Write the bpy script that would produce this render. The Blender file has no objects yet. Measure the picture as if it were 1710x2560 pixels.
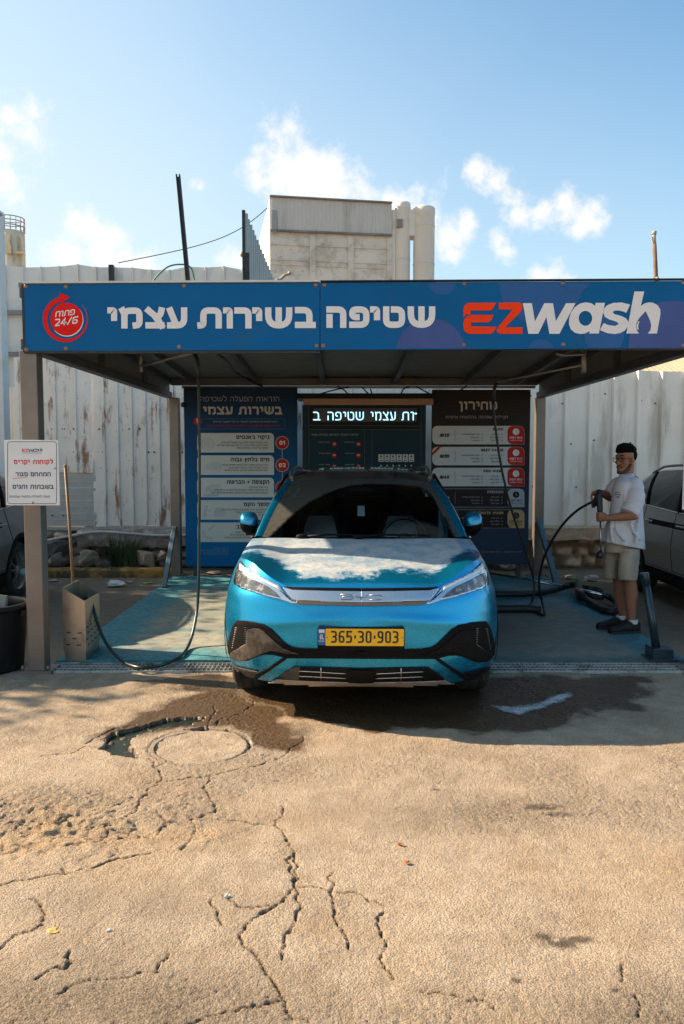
import bpy, bmesh, math, random
import numpy as np
from mathutils import Vector, Matrix
from mathutils.bvhtree import BVHTree
SC = bpy.context.scene
COL = SC.collection
R = math.radians
# ------------------------------------------------------------------ camera, sky, sun, exposure
H, F, TH = 1.69, 1991.0, math.atan(140 / 1991.0)
cam = bpy.data.cameras.new('camera'); camo = bpy.data.objects.new('camera', cam); COL.objects.link(camo)
camo.location = (0, 0, H); camo.rotation_euler = (math.pi / 2 - TH, 0, 0)
cam.sensor_fit = 'VERTICAL'; cam.sensor_height = 36.0; cam.lens = F * 36 / 2560
cam.clip_start = .05; cam.clip_end = 3000
SC.camera = camo
SUN_DX, SUN_DY = 1.62, -.42            # how far a shadow runs per metre of height
sl = bpy.data.lights.new('sun', 'SUN'); sl.energy = 5.0; sl.angle = R(.6); sl.color = (1, .79, .565)
so = bpy.data.objects.new('sun', sl); COL.objects.link(so)
so.rotation_euler = Vector((SUN_DX, SUN_DY, -1)).to_track_quat('-Z', 'Y').to_euler()
so.location = (-20, 5, 15)
SUN_EL = math.atan2(1, math.hypot(SUN_DX, SUN_DY)); SUN_AZ = math.atan2(-SUN_DX, -SUN_DY)
def ray(px, py):
    dx, dy = (px - 855) / F, (1280 - py) / F
    return Vector((dx, math.cos(TH) + dy * math.sin(TH), -math.sin(TH) + dy * math.cos(TH)))
def at(px, py, Y):
    d = ray(px, py); t = Y / d.y
    return Vector((d.x * t, Y, H + d.z * t))
def gp(px, py, z=0.0):
    d = ray(px, py); t = (z - H) / d.z
    return Vector((d.x * t, d.y * t, z))
W = bpy.data.worlds.new('World'); SC.world = W; W.use_nodes = True
def build_world():
    nt = W.node_tree; nt.nodes.clear(); N = nt.nodes; L = nt.links
    out = N.new('ShaderNodeOutputWorld'); bg = N.new('ShaderNodeBackground'); bg.inputs[1].default_value = .13
    L.new(bg.outputs[0], out.inputs[0])
    sky = N.new('ShaderNodeTexSky'); sky.sky_type = 'NISHITA'; sky.sun_disc = False
    sky.sun_elevation = SUN_EL; sky.sun_rotation = SUN_AZ
    sky.air_density = 1.0; sky.dust_density = 1.2; sky.ozone_density = 2.4; sky.altitude = 0
    tc = N.new('ShaderNodeTexCoord')
    def math_(op, a, b=None, c=None):
        n = N.new('ShaderNodeMath'); n.operation = op
        for i, v in enumerate((a, b, c)):
            if v is None: continue
            if isinstance(v, (int, float)): n.inputs[i].default_value = v
            else: L.new(v, n.inputs[i])
        return n.outputs[0]
    n1 = N.new('ShaderNodeTexNoise'); n1.inputs['Scale'].default_value = 16; n1.inputs['Detail'].default_value = 11; n1.inputs['Roughness'].default_value = .66
    L.new(tc.outputs['Generated'], n1.inputs['Vector'])
    # clouds: puffs standing at their own directions in the sky (x, y of the view they were seen at, angular radius)
    puffs = [(690, 395, .062), (660, 370, .042), (700, 360, .036), (760, 400, .05), (640, 410, .03), (740, 430, .07), (820, 430, .05), (900, 470, .05), (800, 460, .05), (860, 480, .045), (920, 500, .04), (980, 510, .035), (640, 440, .03),
             (1080, 540, .05), (1120, 580, .04), (1040, 530, .035), (1160, 560, .03), (1200, 430, .026), (1240, 460, .03), (1270, 500, .034), (1300, 535, .04), (1350, 530, .03),
             (1420, 520, .03), (1460, 550, .036), (1490, 560, .02), (1250, 600, .028), (1270, 630, .02), (20, 290, .06), (60, 340, .045), (-30, 350, .07), (10, 450, .035), (-60, 260, .07),
             (190, 565, .03), (230, 570, .034), (290, 590, .026), (160, 640, .036), (260, 640, .034), (310, 650, .03), (360, 660, .03), (500, 465, .02), (1370, 700, .035), (1410, 708, .03), (590, 650, .03), (700, 420, .05)]
    acc = None
    for x, y, r in puffs:
        d = ray(x, y).normalized()
        vm = N.new('ShaderNodeVectorMath'); vm.operation = 'DISTANCE'; L.new(tc.outputs['Generated'], vm.inputs[0]); vm.inputs[1].default_value = d
        m = math_('MULTIPLY_ADD', vm.outputs['Value'], -1 / r, 1.0)
        acc = m if acc is None else math_('SMOOTH_MAX', acc, m, .25)
    v = math_('MULTIPLY_ADD', n1.outputs['Fac'], 3.2, -1.80)
    v = math_('ADD', v, math_('MULTIPLY', acc, 1.05))
    mr = N.new('ShaderNodeMapRange'); mr.interpolation_type = 'SMOOTHSTEP'; L.new(v, mr.inputs['Value'])
    mr.inputs['From Min'].default_value = .0; mr.inputs['From Max'].default_value = .9; mr.inputs['To Max'].default_value = .92
    # thin haze of high cloud, thicker towards the horizon
    n2 = N.new('ShaderNodeTexNoise'); n2.inputs['Scale'].default_value = 2.2; n2.inputs['Detail'].default_value = 4
    L.new(tc.outputs['Generated'], n2.inputs['Vector'])
    sx = N.new('ShaderNodeSeparateXYZ'); L.new(tc.outputs['Generated'], sx.inputs[0])
    hz = N.new('ShaderNodeMapRange'); L.new(sx.outputs['Z'], hz.inputs['Value']); hz.inputs['From Min'].default_value = .0; hz.inputs['From Max'].default_value = .50
    hz.inputs['To Min'].default_value = .74; hz.inputs['To Max'].default_value = .10
    hx = N.new('ShaderNodeMapRange'); L.new(sx.outputs['X'], hx.inputs['Value']); hx.inputs['From Min'].default_value = -.5; hx.inputs['From Max'].default_value = .5
    hx.inputs['To Min'].default_value = .40; hx.inputs['To Max'].default_value = -.22
    h = math_('ADD', hz.outputs[0], hx.outputs[0]); h = math_('ADD', h, math_('MULTIPLY_ADD', n2.outputs['Fac'], .3, -.15))
    cl = N.new('ShaderNodeClamp'); L.new(h, cl.inputs[0])
    mx = N.new('ShaderNodeMixRGB'); L.new(cl.outputs[0], mx.inputs[0]); gr = N.new('ShaderNodeMixRGB'); gr.blend_type = 'MULTIPLY'; gr.inputs[0].default_value = 1; L.new(sky.outputs[0], gr.inputs[1]); gr.inputs[2].default_value = (.53, .73, .72, 1); L.new(gr.outputs[0], mx.inputs[1]); mx.inputs[2].default_value = (2.65, 2.82, 2.80, 1)
    m2 = N.new('ShaderNodeMixRGB'); L.new(mr.outputs[0], m2.inputs[0]); L.new(mx.outputs[0], m2.inputs[1]); m2.inputs[2].default_value = (3.3, 3.2, 3.1, 1)
    L.new(m2.outputs[0], bg.inputs[0])
build_world()
SC.view_settings.view_transform = 'Standard'; SC.view_settings.look = 'None'; SC.view_settings.exposure = 1.37; SC.view_settings.gamma = 1
SC.view_settings.use_curve_mapping = False
SC.cycles.max_bounces = 8; SC.cycles.transparent_max_bounces = 12; SC.cycles.caustics_reflective = False; SC.cycles.caustics_refractive = False
try: SC.cycles.use_denoising = True
except Exception: pass
# ------------------------------------------------------------------ materials
MATS = {}
def mat(name, col, rough=.6, metal=0.0, var=.12, scale=6.0, bump=0.0, bscale=60.0, stain=None, stain2=None, coat=0.0, spec=.5, streak=None, emit=None, alpha=None):
    """Principled with noise mottling; stain = (colour, scale, threshold, amount) patches of dirt or rust; streak stretches the dirt down the face."""
    if name in MATS: return MATS[name]
    m = bpy.data.materials.new(name); m.use_nodes = True; MATS[name] = m
    nt = m.node_tree; N = nt.nodes; L = nt.links; b = N['Principled BSDF']
    b.inputs['Roughness'].default_value = rough; b.inputs['Metallic'].default_value = metal
    b.inputs['Coat Weight'].default_value = coat; b.inputs['Coat Roughness'].default_value = .04; b.inputs['Specular IOR Level'].default_value = spec
    tc = N.new('ShaderNodeTexCoord')
    def noise(sc, det=5, vec=None, rough=.6):
        n = N.new('ShaderNodeTexNoise'); n.inputs['Scale'].default_value = sc; n.inputs['Detail'].default_value = det; n.inputs['Roughness'].default_value = rough
        L.new(vec or tc.outputs['Object'], n.inputs['Vector']); return n.outputs['Fac']
    def rng(v, a, b_, c=0, d=1):
        r = N.new('ShaderNodeMapRange'); L.new(v, r.inputs['Value']); r.inputs['From Min'].default_value = a; r.inputs['From Max'].default_value = b_
        r.inputs['To Min'].default_value = c; r.inputs['To Max'].default_value = d; return r.outputs[0]
    def mix(f, a, b_):
        x = N.new('ShaderNodeMixRGB')
        for i, v in enumerate((f, a, b_)):
            if isinstance(v, tuple): x.inputs[i].default_value = v if len(v) == 4 else v + (1,)
            elif isinstance(v, (int, float)): x.inputs[i].default_value = v
            else: L.new(v, x.inputs[i])
        return x.outputs[0]
    c0 = tuple(min(1, c * (1 - var)) for c in col); c1 = tuple(min(1, c * (1 + var)) for c in col)
    c = mix(rng(noise(scale), .3, .7), c0, c1)
    for k, st in enumerate((stain, stain2)):
        if not st: continue
        sc_, sz, th, amt = st; vec = None
        if streak and k == 0 or (streak and k == 1 and streak < 0):
            mp = N.new('ShaderNodeMapping'); mp.inputs['Scale'].default_value = (1, 1, abs(streak)); L.new(tc.outputs['Object'], mp.inputs[0]); vec = mp.outputs[0]
        c = mix(rng(noise(sz, 8, vec, .68), th, th + .1, 0, amt), c, sc_)
    L.new(c, b.inputs['Base Color'])
    if bump:
        bp = N.new('ShaderNodeBump'); bp.inputs['Strength'].default_value = min(1, bump); bp.inputs['Distance'].default_value = .01
        L.new(noise(bscale, 4), bp.inputs['Height']); L.new(bp.outputs[0], b.inputs['Normal'])
    if rough > .12: L.new(rng(noise(scale * 1.7), .3, .7, rough * .85, min(1, rough * 1.12)), b.inputs['Roughness'])
    if emit: b.inputs['Emission Color'].default_value = tuple(emit[0]) + (1,); b.inputs['Emission Strength'].default_value = emit[1]
    if alpha is not None: b.inputs['Alpha'].default_value = alpha
    return m
# ------------------------------------------------------------------ mesh helpers
class MB:
    def __init__(s): s.v = []; s.f = []; s.s = []
    def add(s, vs, fs, smooth=False):
        o = len(s.v); s.v += [tuple(v) for v in vs]; s.f += [tuple(i + o for i in f) for f in fs]; s.s += [smooth] * len(fs); return s
    def box(s, lo, hi, rot=None, piv=None):
        x0, y0, z0 = lo; x1, y1, z1 = hi
        vs = [Vector(p) for p in ((x0,y0,z0),(x1,y0,z0),(x1,y1,z0),(x0,y1,z0),(x0,y0,z1),(x1,y0,z1),(x1,y1,z1),(x0,y1,z1))]
        if rot is not None:
            c = Vector(piv) if piv is not None else (vs[0] + vs[6]) / 2
            vs = [rot @ (v - c) + c for v in vs]
        return s.add(vs, [(0,3,2,1),(4,5,6,7),(0,1,5,4),(1,2,6,5),(2,3,7,6),(3,0,4,7)])
    def beam(s, a, b, w, h, up=(0,0,1)):
        a, b = Vector(a), Vector(b); d = (b - a).normalized(); u = Vector(up)
        if abs(d.dot(u)) > .98: u = Vector((0,1,0))
        x = d.cross(u).normalized(); z = x.cross(d)
        vs = [p + x * sx * w / 2 + z * sz * h / 2 for p in (a, b) for sx, sz in ((-1,-1),(1,-1),(1,1),(-1,1))]
        return s.add(vs, [(3,2,1,0),(4,5,6,7),(0,1,5,4),(1,2,6,5),(2,3,7,6),(3,0,4,7)])
    def tube(s, path, r, n=8, caps=True):
        P = [Vector(p) for p in path]; m = len(P); rs = r if isinstance(r, (list, tuple)) else [r] * m
        vs = []; prev = None
        for i in range(m):
            d = (P[min(i + 1, m - 1)] - P[max(i - 1, 0)]).normalized()
            if prev is None:
                u = Vector((0,0,1)) if abs(d.z) < .9 else Vector((1,0,0)); x = d.cross(u).normalized()
            else:
                x = (prev - d * prev.dot(d)).normalized()
            prev = x; y = d.cross(x)
            vs += [P[i] + (x * math.cos(2*math.pi*k/n) + y * math.sin(2*math.pi*k/n)) * rs[i] for k in range(n)]
        fs = [(i*n+k, i*n+(k+1)%n, (i+1)*n+(k+1)%n, (i+1)*n+k) for i in range(m-1) for k in range(n)]
        s.add(vs, fs, True)
        if caps: o = len(s.v) - m*n; s.f += [tuple(o + k for k in reversed(range(n))), tuple(o + (m-1)*n + k for k in range(n))]; s.s += [False, False]
        return s
    def cyl(s, a, b, r0, r1=None, n=20, caps=True): return s.tube([a, b], [r0, r0 if r1 is None else r1], n, caps)
    def lathe(s, c, prof, n=32, axis='z', smooth=True):
        c = Vector(c); vs = []
        for r, h in prof:
            for k in range(n):
                a = 2*math.pi*k/n; p = (r*math.cos(a), r*math.sin(a), h)
                if axis == 'x': p = (h, r*math.cos(a), r*math.sin(a))
                if axis == 'y': p = (r*math.cos(a), h, r*math.sin(a))
                vs.append(c + Vector(p))
        m = len(prof)
        return s.add(vs, [(i*n+k, i*n+(k+1)%n, (i+1)*n+(k+1)%n, (i+1)*n+k) for i in range(m-1) for k in range(n)], smooth)
    def ball(s, c, rad, n=16, m=10, rot=None):
        c = Vector(c); rx, ry, rz = rad if isinstance(rad, (tuple, list)) else (rad,)*3; vs = []
        for i in range(m + 1):
            t = math.pi * i / m
            for k in range(n):
                a = 2*math.pi*k/n; p = Vector((rx*math.sin(t)*math.cos(a), ry*math.sin(t)*math.sin(a), rz*math.cos(t)))
                vs.append(c + (rot @ p if rot is not None else p))
        return s.add(vs, [(i*n+k, (i+1)*n+k, (i+1)*n+(k+1)%n, i*n+(k+1)%n) for i in range(m) for k in range(n)], True)
    def grid(s, fn, nu, nv, smooth=True, closed=False):
        vs = [fn(i / nu, j / nv) for j in range(nv + 1) for i in range(nu + 1)]
        w = nu + 1
        return s.add(vs, [(j*w+i, j*w+i+1, (j+1)*w+i+1, (j+1)*w+i) for j in range(nv) for i in range(nu)], smooth)
    def prism(s, pts, fn, d0, d1):
        """outline pts (a,b) -> fn(a,b,d); filled front at d1, back at d0"""
        n = len(pts); vs = [fn(a, b, d0) for a, b in pts] + [fn(a, b, d1) for a, b in pts]
        return s.add(vs, [tuple(reversed(range(n))), tuple(range(n, 2*n))] + [(i, (i+1)%n, n+(i+1)%n, n+i) for i in range(n)])
def wloc(o):
    p = Vector((0,0,0))
    while o is not None: p += o.location; o = o.parent
    return p
def link(name, me, m, parent=None, local=False, origin=None):
    o = bpy.data.objects.new(name, me); COL.objects.link(o)
    if m is not None: me.materials.append(m)
    off = None
    if parent is not None:
        o.parent = parent
        if not local: off = wloc(parent)
    elif origin is not None: off = Vector(origin); o.location = off
    elif len(me.vertices):
        co = np.empty(len(me.vertices)*3); me.vertices.foreach_get('co', co); co = co.reshape(-1,3)
        off = Vector(((co[:,0].min()+co[:,0].max())/2, (co[:,1].min()+co[:,1].max())/2, co[:,2].min())); o.location = off
    if off is not None: me.transform(Matrix.Translation(-off))
    return o
def obj(name, mb, m, parent=None, local=False, bev=0, origin=None, fixn=True, sub=0, solid=0):
    me = bpy.data.meshes.new(name); me.from_pydata(mb.v, [], mb.f)
    me.polygons.foreach_set('use_smooth', mb.s)
    if fixn:
        bm = bmesh.new(); bm.from_mesh(me); bmesh.ops.remove_doubles(bm, verts=bm.verts, dist=1e-6); bmesh.ops.recalc_face_normals(bm, faces=bm.faces); bm.to_mesh(me); bm.free()
    me.update(); o = link(name, me, m, parent, local, origin)
    if solid: k = o.modifiers.new('Solidify', 'SOLIDIFY'); k.thickness = solid; k.offset = 0
    if bev: k = o.modifiers.new('Bevel', 'BEVEL'); k.width = bev; k.segments = 2; k.limit_method = 'ANGLE'; k.angle_limit = R(40)
    if sub: k = o.modifiers.new('Subdivision', 'SUBSURF'); k.levels = sub; k.render_levels = sub
    return o
def tag(o, label, cat, group=None, kind=None):
    o['label'] = label; o['category'] = cat
    if group: o['group'] = group
    if kind: o['kind'] = kind
    return o
def thing(name, label, cat, loc=(0,0,0), group=None, rz=0):
    o = bpy.data.objects.new(name, None); COL.objects.link(o); o.location = loc; o.rotation_euler = (0,0,rz); o.empty_display_size = .2
    return tag(o, label, cat, group)
def struct(name, mb, m, **k):
    o = obj(name, mb, m, **k); o['kind'] = 'structure'; return o
def spline(pts, n=10):
    P = [Vector(p) for p in pts]; Q = [P[0]*2 - P[1]] + P + [P[-1]*2 - P[-2]]; out = []
    for i in range(1, len(Q) - 2):
        for k in range(n):
            t = k / n; a, b, c, d = Q[i-1:i+3]
            out.append(.5*((2*b) + (c-a)*t + (2*a-5*b+4*c-d)*t*t + (3*b-a-3*c+d)*t**3))
    return out + [P[-1]]
def interp(x, xs, ys): return float(np.interp(x, xs, ys))
def clip_cell(poly, x0, y0, x1, y1):
    def cut(P, ax, v, keep):
        out = []
        for i in range(len(P)):
            a, b = P[i-1], P[i]; ia, ib = (a[ax]-v)*keep >= 0, (b[ax]-v)*keep >= 0
            if ia != ib:
                t = (v-a[ax])/(b[ax]-a[ax]); q = [a[0]+(b[0]-a[0])*t, a[1]+(b[1]-a[1])*t]; q[ax] = v; out.append(tuple(q))
            if ib: out.append(b)
        return out
    for ax, v, k in ((0,x0,1),(0,x1,-1),(1,y0,1),(1,y1,-1)):
        poly = cut(poly, ax, v, k)
        if len(poly) < 3: return []
    return poly
def tri2d(poly):
    from mathutils.geometry import tessellate_polygon
    return tessellate_polygon([[Vector((a, b, 0)) for a, b in poly]])
def patch(mb, outline, fn, cell, thick=0.0):
    """fill a 2D outline with small cells and lay it on a surface fn(a,b)->(point)"""
    tris = tri2d(outline); pts = [tuple(p) for p in outline]
    xs = [p[0] for p in pts]; ys = [p[1] for p in pts]; key = {}; vs = []; fs = []
    def vid(p):
        k = (round(p[0], 4), round(p[1], 4))
        if k not in key: key[k] = len(vs); vs.append(fn(*p))
        return key[k]
    for t in tris:
        T = [pts[i] for i in t]
        i0, i1 = math.floor(min(p[0] for p in T)/cell), math.ceil(max(p[0] for p in T)/cell)
        j0, j1 = math.floor(min(p[1] for p in T)/cell), math.ceil(max(p[1] for p in T)/cell)
        for i in range(i0, i1):
            for j in range(j0, j1):
                q = clip_cell(T, i*cell, j*cell, (i+1)*cell, (j+1)*cell)
                if len(q) >= 3:
                    ids = []
                    for p in q:
                        k = vid(p)
                        if not ids or ids[-1] != k: ids.append(k)
                    if len(ids) > 2 and ids[0] == ids[-1]: ids.pop()
                    if len(set(ids)) == len(ids) >= 3: fs.append(tuple(ids))
    mb.add(vs, fs, True); return mb
# ------------------------------------------------------------------ stroke lettering
G = {
'א':(.85,[([(0,1),(1,0)],0),([(1,1),(1,.66),(.66,.36)],.1),([(0,0),(0,.36),(.34,.64)],.1)]),
'ב':(.85,[([(0,1),(.78,1),(.78,0)],.4),([(0,0),(1,0)],0)]),
'ג':(.6,[([(0,1),(.7,1),(.7,.4),(1,0)],.15),([(.7,.35),(0,0)],0)]),
'ד':(.78,[([(0,1),(1,1)],0),([(.82,1),(.82,0)],0)]),
'ה':(.82,[([(0,1),(1,1),(1,0)],.38),([(0,.5),(0,0)],0)]),
'ו':(.4,[([(0,1),(1,1),(1,0)],.15)]),
'ז':(.5,[([(0,1),(1,1)],0),([(.55,1),(.55,0)],0)]),
'ח':(.85,[([(0,0),(0,1),(1,1),(1,0)],.25)]),
'ט':(.88,[([(0,1),(0,0),(1,0),(1,1),(.5,1)],.35)]),
'י':(.4,[([(0,1),(1,1),(1,.5)],.15)]),
'כ':(.75,[([(0,1),(1,1),(1,0),(0,0)],.45)]),
'ך':(.75,[([(0,1),(1,1),(1,-.35)],.25)]),
'ל':(.72,[([(0,1.4),(0,1),(1,1),(1,.5),(.4,0)],.12)]),
'מ':(.95,[([(0,1),(.11,.75),(.11,0)],.1),([(.11,.45),(.11,.97),(1,1),(1,0),(.78,0)],.3)]),
'ם':(.85,[([(0,1),(1,1),(1,0),(.08,0),(.08,1)],.25)]),
'נ':(.58,[([(.2,1),(1,1),(1,0),(0,0)],.2)]),
'ן':(.4,[([(0,1),(1,1),(1,-.35)],.15)]),
'ס':(.9,[([(0,1),(1,1),(1,0),(.1,0),(.1,1)],.42)]),
'ע':(.85,[([(1,1),(1,.0),(0,0)],.5),([(0,1),(.42,.05)],0)]),
'פ':(.85,[([(0,0),(1,0),(1,1),(0,1),(0,.5),(.3,.5)],.42)]),
'ף':(.85,[([(1,-.35),(1,1),(0,1),(0,.5),(.3,.5)],.3)]),
'צ':(.85,[([(0,0),(1,0)],0),([(1,0),(.62,.55),(0,1)],.1),([(1,1),(.92,.7),(.6,.5)],.2)]),
'ץ':(.8,[([(.3,1),(.3,-.35)],0),([(1,1),(1,.7),(.3,.4)],.2)]),
'ק':(.85,[([(0,1),(1,1),(1,.35),(.6,0)],.25),([(.1,.55),(.1,-.35)],0)]),
'ר':(.75,[([(0,1),(1,1),(1,0)],.38)]),
'ש':(1.1,[([(0,1),(0,0),(1,0),(1,1)],.5),([(.5,1),(.5,.42)],0)]),
'ת':(.95,[([(0,0),(.16,0),(.16,1),(1,1),(1,0)],.28)]),
'0':(.66,[([(.5,0),(0,0),(0,1),(1,1),(1,0),(.5,0)],.5)]),
'1':(.4,[([(0,.8),(1,1),(1,0)],0)]),
'2':(.64,[([(0,1),(1,1),(1,.55),(0,0),(1,0)],.3)]),
'3':(.64,[([(0,1),(1,1),(1,.52),(.4,.52)],.3),([(.4,.52),(1,.52),(1,0),(0,0)],.3)]),
'4':(.7,[([(.7,0),(.7,1),(0,.28),(1,.28)],0)]),
'5':(.64,[([(1,1),(.05,1),(.05,.5)],0),([(.05,.58),(1,.58),(1,0),(0,0)],.26)]),
'6':(.66,[([(1,1),(0,1),(0,0),(1,0),(1,.55),(.05,.55)],.33)]),
'7':(.6,[([(0,1),(1,1),(.35,0)],0)]),
'8':(.68,[([(.5,.52),(.04,.52),(.04,1),(.96,1),(.96,.52),(.5,.52)],.25),([(.5,.5),(0,.5),(0,0),(1,0),(1,.5),(.5,.5)],.28)]),
'Z':(.66,[([(0,1),(1,1),(0,0),(1,0)],0)]),
'9':(.66,[([(0,0),(1,0),(1,1),(0,1),(0,.45),(.95,.45)],.33)]),
'A':(.8,[([(0,0),(.5,1),(1,0)],0),([(.2,.3),(.8,.3)],0)]),
'B':(.7,[([(.6,.52),(1,.52),(1,0),(0,0),(0,1),(.9,1),(.9,.52),(.1,.52)],.2)]),
'C':(.75,[([(1,.85),(1,1),(0,1),(0,0),(1,0),(1,.15)],.4)]),
'E':(.6,[([(1,1),(0,1),(0,0),(1,0)],0),([(0,.52),(.9,.52)],0)]),
'H':(.75,[([(0,0),(0,1)],0),([(1,0),(1,1)],0),([(0,.5),(1,.5)],0)]),
'I':(.2,[([(.5,0),(.5,1)],0)]),
'L':(.58,[([(0,1),(0,0),(1,0)],0)]),
'M':(.95,[([(0,0),(0,1),(.5,.3),(1,1),(1,0)],0)]),
'O':(.85,[([(.5,0),(0,0),(0,1),(1,1),(1,0),(.5,0)],.5)]),
'P':(.68,[([(0,0),(0,1),(1,1),(1,.42),(0,.42)],.28)]),
'R':(.7,[([(0,0),(0,1),(1,1),(1,.45),(0,.45)],.28),([(.5,.45),(1,0)],0)]),
'S':(.66,[([(1,.9),(1,1),(0,1),(0,.52),(1,.52),(1,0),(0,0),(0,.1)],.25)]),
'T':(.66,[([(0,1),(1,1)],0),([(.5,1),(.5,0)],0)]),
'U':(.75,[([(0,1),(0,0),(1,0),(1,1)],.4)]),
'V':(.8,[([(0,1),(.5,0),(1,1)],0)]),
'W':(1.15,[([(0,1),(.25,0),(.5,.9),(.75,0),(1,1)],0)]),
'₪':(1.0,[([(0,0),(0,1),(.62,1),(.62,.4)],.2),([(.36,.6),(.36,0),(1,0),(1,1)],.2)]),
'+':(.6,[([(.5,.2),(.5,.8)],0),([(0,.5),(1,.5)],0)]),
'-':(.4,[([(0,.45),(1,.45)],0)]),
'/':(.5,[([(0,0),(1,1)],0)]),
"'":(.18,[([(.5,1),(.5,.65)],0)]),
'.':(.15,[([(.5,0),(.5,.06)],0)]),
'·':(.2,[([(.5,.42),(.5,.56)],0)]),
'*':(.75,[([(0,.55),(.38,.1),(1,1)],0)]),
'(':(.25,[([(1,1.1),(0,.5),(1,-.1)],.2)]), ')':(.25,[([(0,1.1),(1,.5),(0,-.1)],.2)]), ',':(.15,[([(.5,.05),(.2,-.15)],0)]),
}
def fillet(pts, rad):
    if rad <= 0 or len(pts) < 3: return pts
    out = [pts[0]]
    for i in range(1, len(pts) - 1):
        a, b, c = (np.array(p, float) for p in pts[i-1:i+2]); la, lc = np.linalg.norm(a-b), np.linalg.norm(c-b)
        r = min(rad, la*.5 if i > 1 else la, lc*.5 if i < len(pts)-2 else lc)
        p, q = b + (a-b)/la*r, b + (c-b)/lc*r
        for k in range(6):
            t = k/5; out.append(tuple((1-t)**2*p + 2*t*(1-t)*b + t*t*q))
    out.append(pts[-1]); res = [out[0]]
    for p in out[1:]:
        if math.hypot(p[0]-res[-1][0], p[1]-res[-1][1]) > 1e-5: res.append(p)
    return res
def ribbon(mb, pts, w, fn, d):
    n = len(pts); P = [np.array(p, float) for p in pts]; closed = np.linalg.norm(P[0]-P[-1]) < 1e-6 and n > 3
    L_, R_ = [], []
    for i in range(n):
        if closed and i in (0, n-1): d0, d1 = P[-1]-P[-2], P[1]-P[0]
        else: d0 = P[i]-P[max(i-1,0)] if i else P[1]-P[0]; d1 = P[min(i+1,n-1)]-P[i] if i < n-1 else P[-1]-P[-2]
        d0 = d0/np.linalg.norm(d0); d1 = d1/np.linalg.norm(d1); n0 = np.array((-d0[1], d0[0])); n1 = np.array((-d1[1], d1[0]))
        m = n0+n1; q = np.linalg.norm(m)
        m = n0 if q < .3 else m/q; m = m/max(.45, float(m.dot(n0)))
        L_.append(P[i]+m*w/2); R_.append(P[i]-m*w/2)
    vs = [fn(p[0], p[1], d) for p in L_] + [fn(p[0], p[1], d) for p in R_]
    mb.add(vs, [(n+i, n+i+1, i+1, i) for i in range(n-1)])
def glyph(mb, ch, x0, x1, z0, z1, w, fn, d=.002, slant=0.0):
    gw, strokes = G[ch]
    w = min(w, (x1-x0)*.62)
    for k, (pts, fr) in enumerate(strokes):
        q = [(x0+w/2+p[0]*max(1e-4, x1-x0-w), z0+w/2+p[1]*(z1-z0-w)) for p in pts]
        rad = fr*max(x1-x0-w, (z1-z0-w)*.8)
        q = fillet(q, rad)
        # square ends reach the edge of the box
        if len(q) > 1 and np.hypot(q[0][0]-q[-1][0], q[0][1]-q[-1][1]) > 1e-6:
            for e, f in ((0, 1), (-1, -2)):
                a, b = np.array(q[e]), np.array(q[f]); u = (a-b)/np.linalg.norm(a-b); q[e] = tuple(a+u*w*.5)
        if slant: q = [(a + (b-z0)*slant, b) for a, b in q]
        ribbon(mb, q, w, fn, d + .00035*k)
def text(mb, s, xr, z0, h, wt, fn, d=.002, align='r', gap=.16, sx=1.0, rtl=True, slant=0.0):
    """one line of lettering; Hebrew runs right to left. wt = stroke / height"""
    if rtl:
        s = s[::-1]; out = ''; buf = ''                      # keep numbers and Latin words left to right
        for ch in s:
            if ch.isdigit() or ch in '₪' or ('A' <= ch <= 'Z'): buf = ch + buf
            else: out += buf + ch; buf = ''
        s = out + buf
    ws = [(.42 if c == ' ' else G[c][0])*h*sx for c in s]; tot = sum(ws) + gap*h*(len(s)-1)
    x = xr - tot if align == 'r' else xr if align == 'l' else xr - tot/2
    for c, w_ in zip(s, ws):
        if c != ' ': glyph(mb, c, x, x+w_, z0, z0+h, wt*h, fn, d, slant)
        x += w_ + gap*h
    return tot
def circ(cx, cy, r, n=40, ry=None): return [(cx+r*math.cos(2*math.pi*k/n), cy+(ry or r)*math.sin(2*math.pi*k/n)) for k in range(n)]
def rrect(x0, y0, x1, y1, r, corners=(1,1,1,1), n=5):
    out = []
    for (cx, cy, a), on in zip(((x1-r,y1-r,0),(x0+r,y1-r,90),(x0+r,y0+r,180),(x1-r,y0+r,270)), corners):
        if on: out += [(cx+r*math.cos(R(a+90*k/n)), cy+r*math.sin(R(a+90*k/n))) for k in range(n+1)]
        else: out.append(((x1,y1),(x0,y1),(x0,y0),(x1,y0))[a//90])
    return out
def flat(mb, outline, fn, d, holes=()):
    """a printed or cut flat shape, triangulated (with holes)"""
    from mathutils.geometry import tessellate_polygon
    loops = [[Vector((a, b, 0)) for a, b in l] for l in [outline] + list(holes)]
    pts = [p for l in loops for p in l]
    mb.add([fn(p.x, p.y, d) for p in pts], [tuple(t) for t in tessellate_polygon(loops)]); return mb
def remesh(name, mb, vox, smooth=6, m=None, parent=None):
    """fuse overlapping volumes into one continuous skin"""
    me = bpy.data.meshes.new('tmp'); me.from_pydata(mb.v, [], mb.f); o = bpy.data.objects.new('tmp', me); COL.objects.link(o)
    k = o.modifiers.new('r', 'REMESH'); k.mode = 'VOXEL'; k.voxel_size = vox; k.use_smooth_shade = True
    if smooth: q = o.modifiers.new('s', 'SMOOTH'); q.iterations = smooth; q.factor = .5
    dg = bpy.context.evaluated_depsgraph_get(); dg.update()
    me2 = bpy.data.meshes.new_from_object(o.evaluated_get(dg)); me2.name = name
    bpy.data.objects.remove(o); bpy.data.meshes.remove(me)
    me2.polygons.foreach_set('use_smooth', [True]*len(me2.polygons)); me2.update()
    me2.materials.clear()
    return link(name, me2, m, parent)
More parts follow.
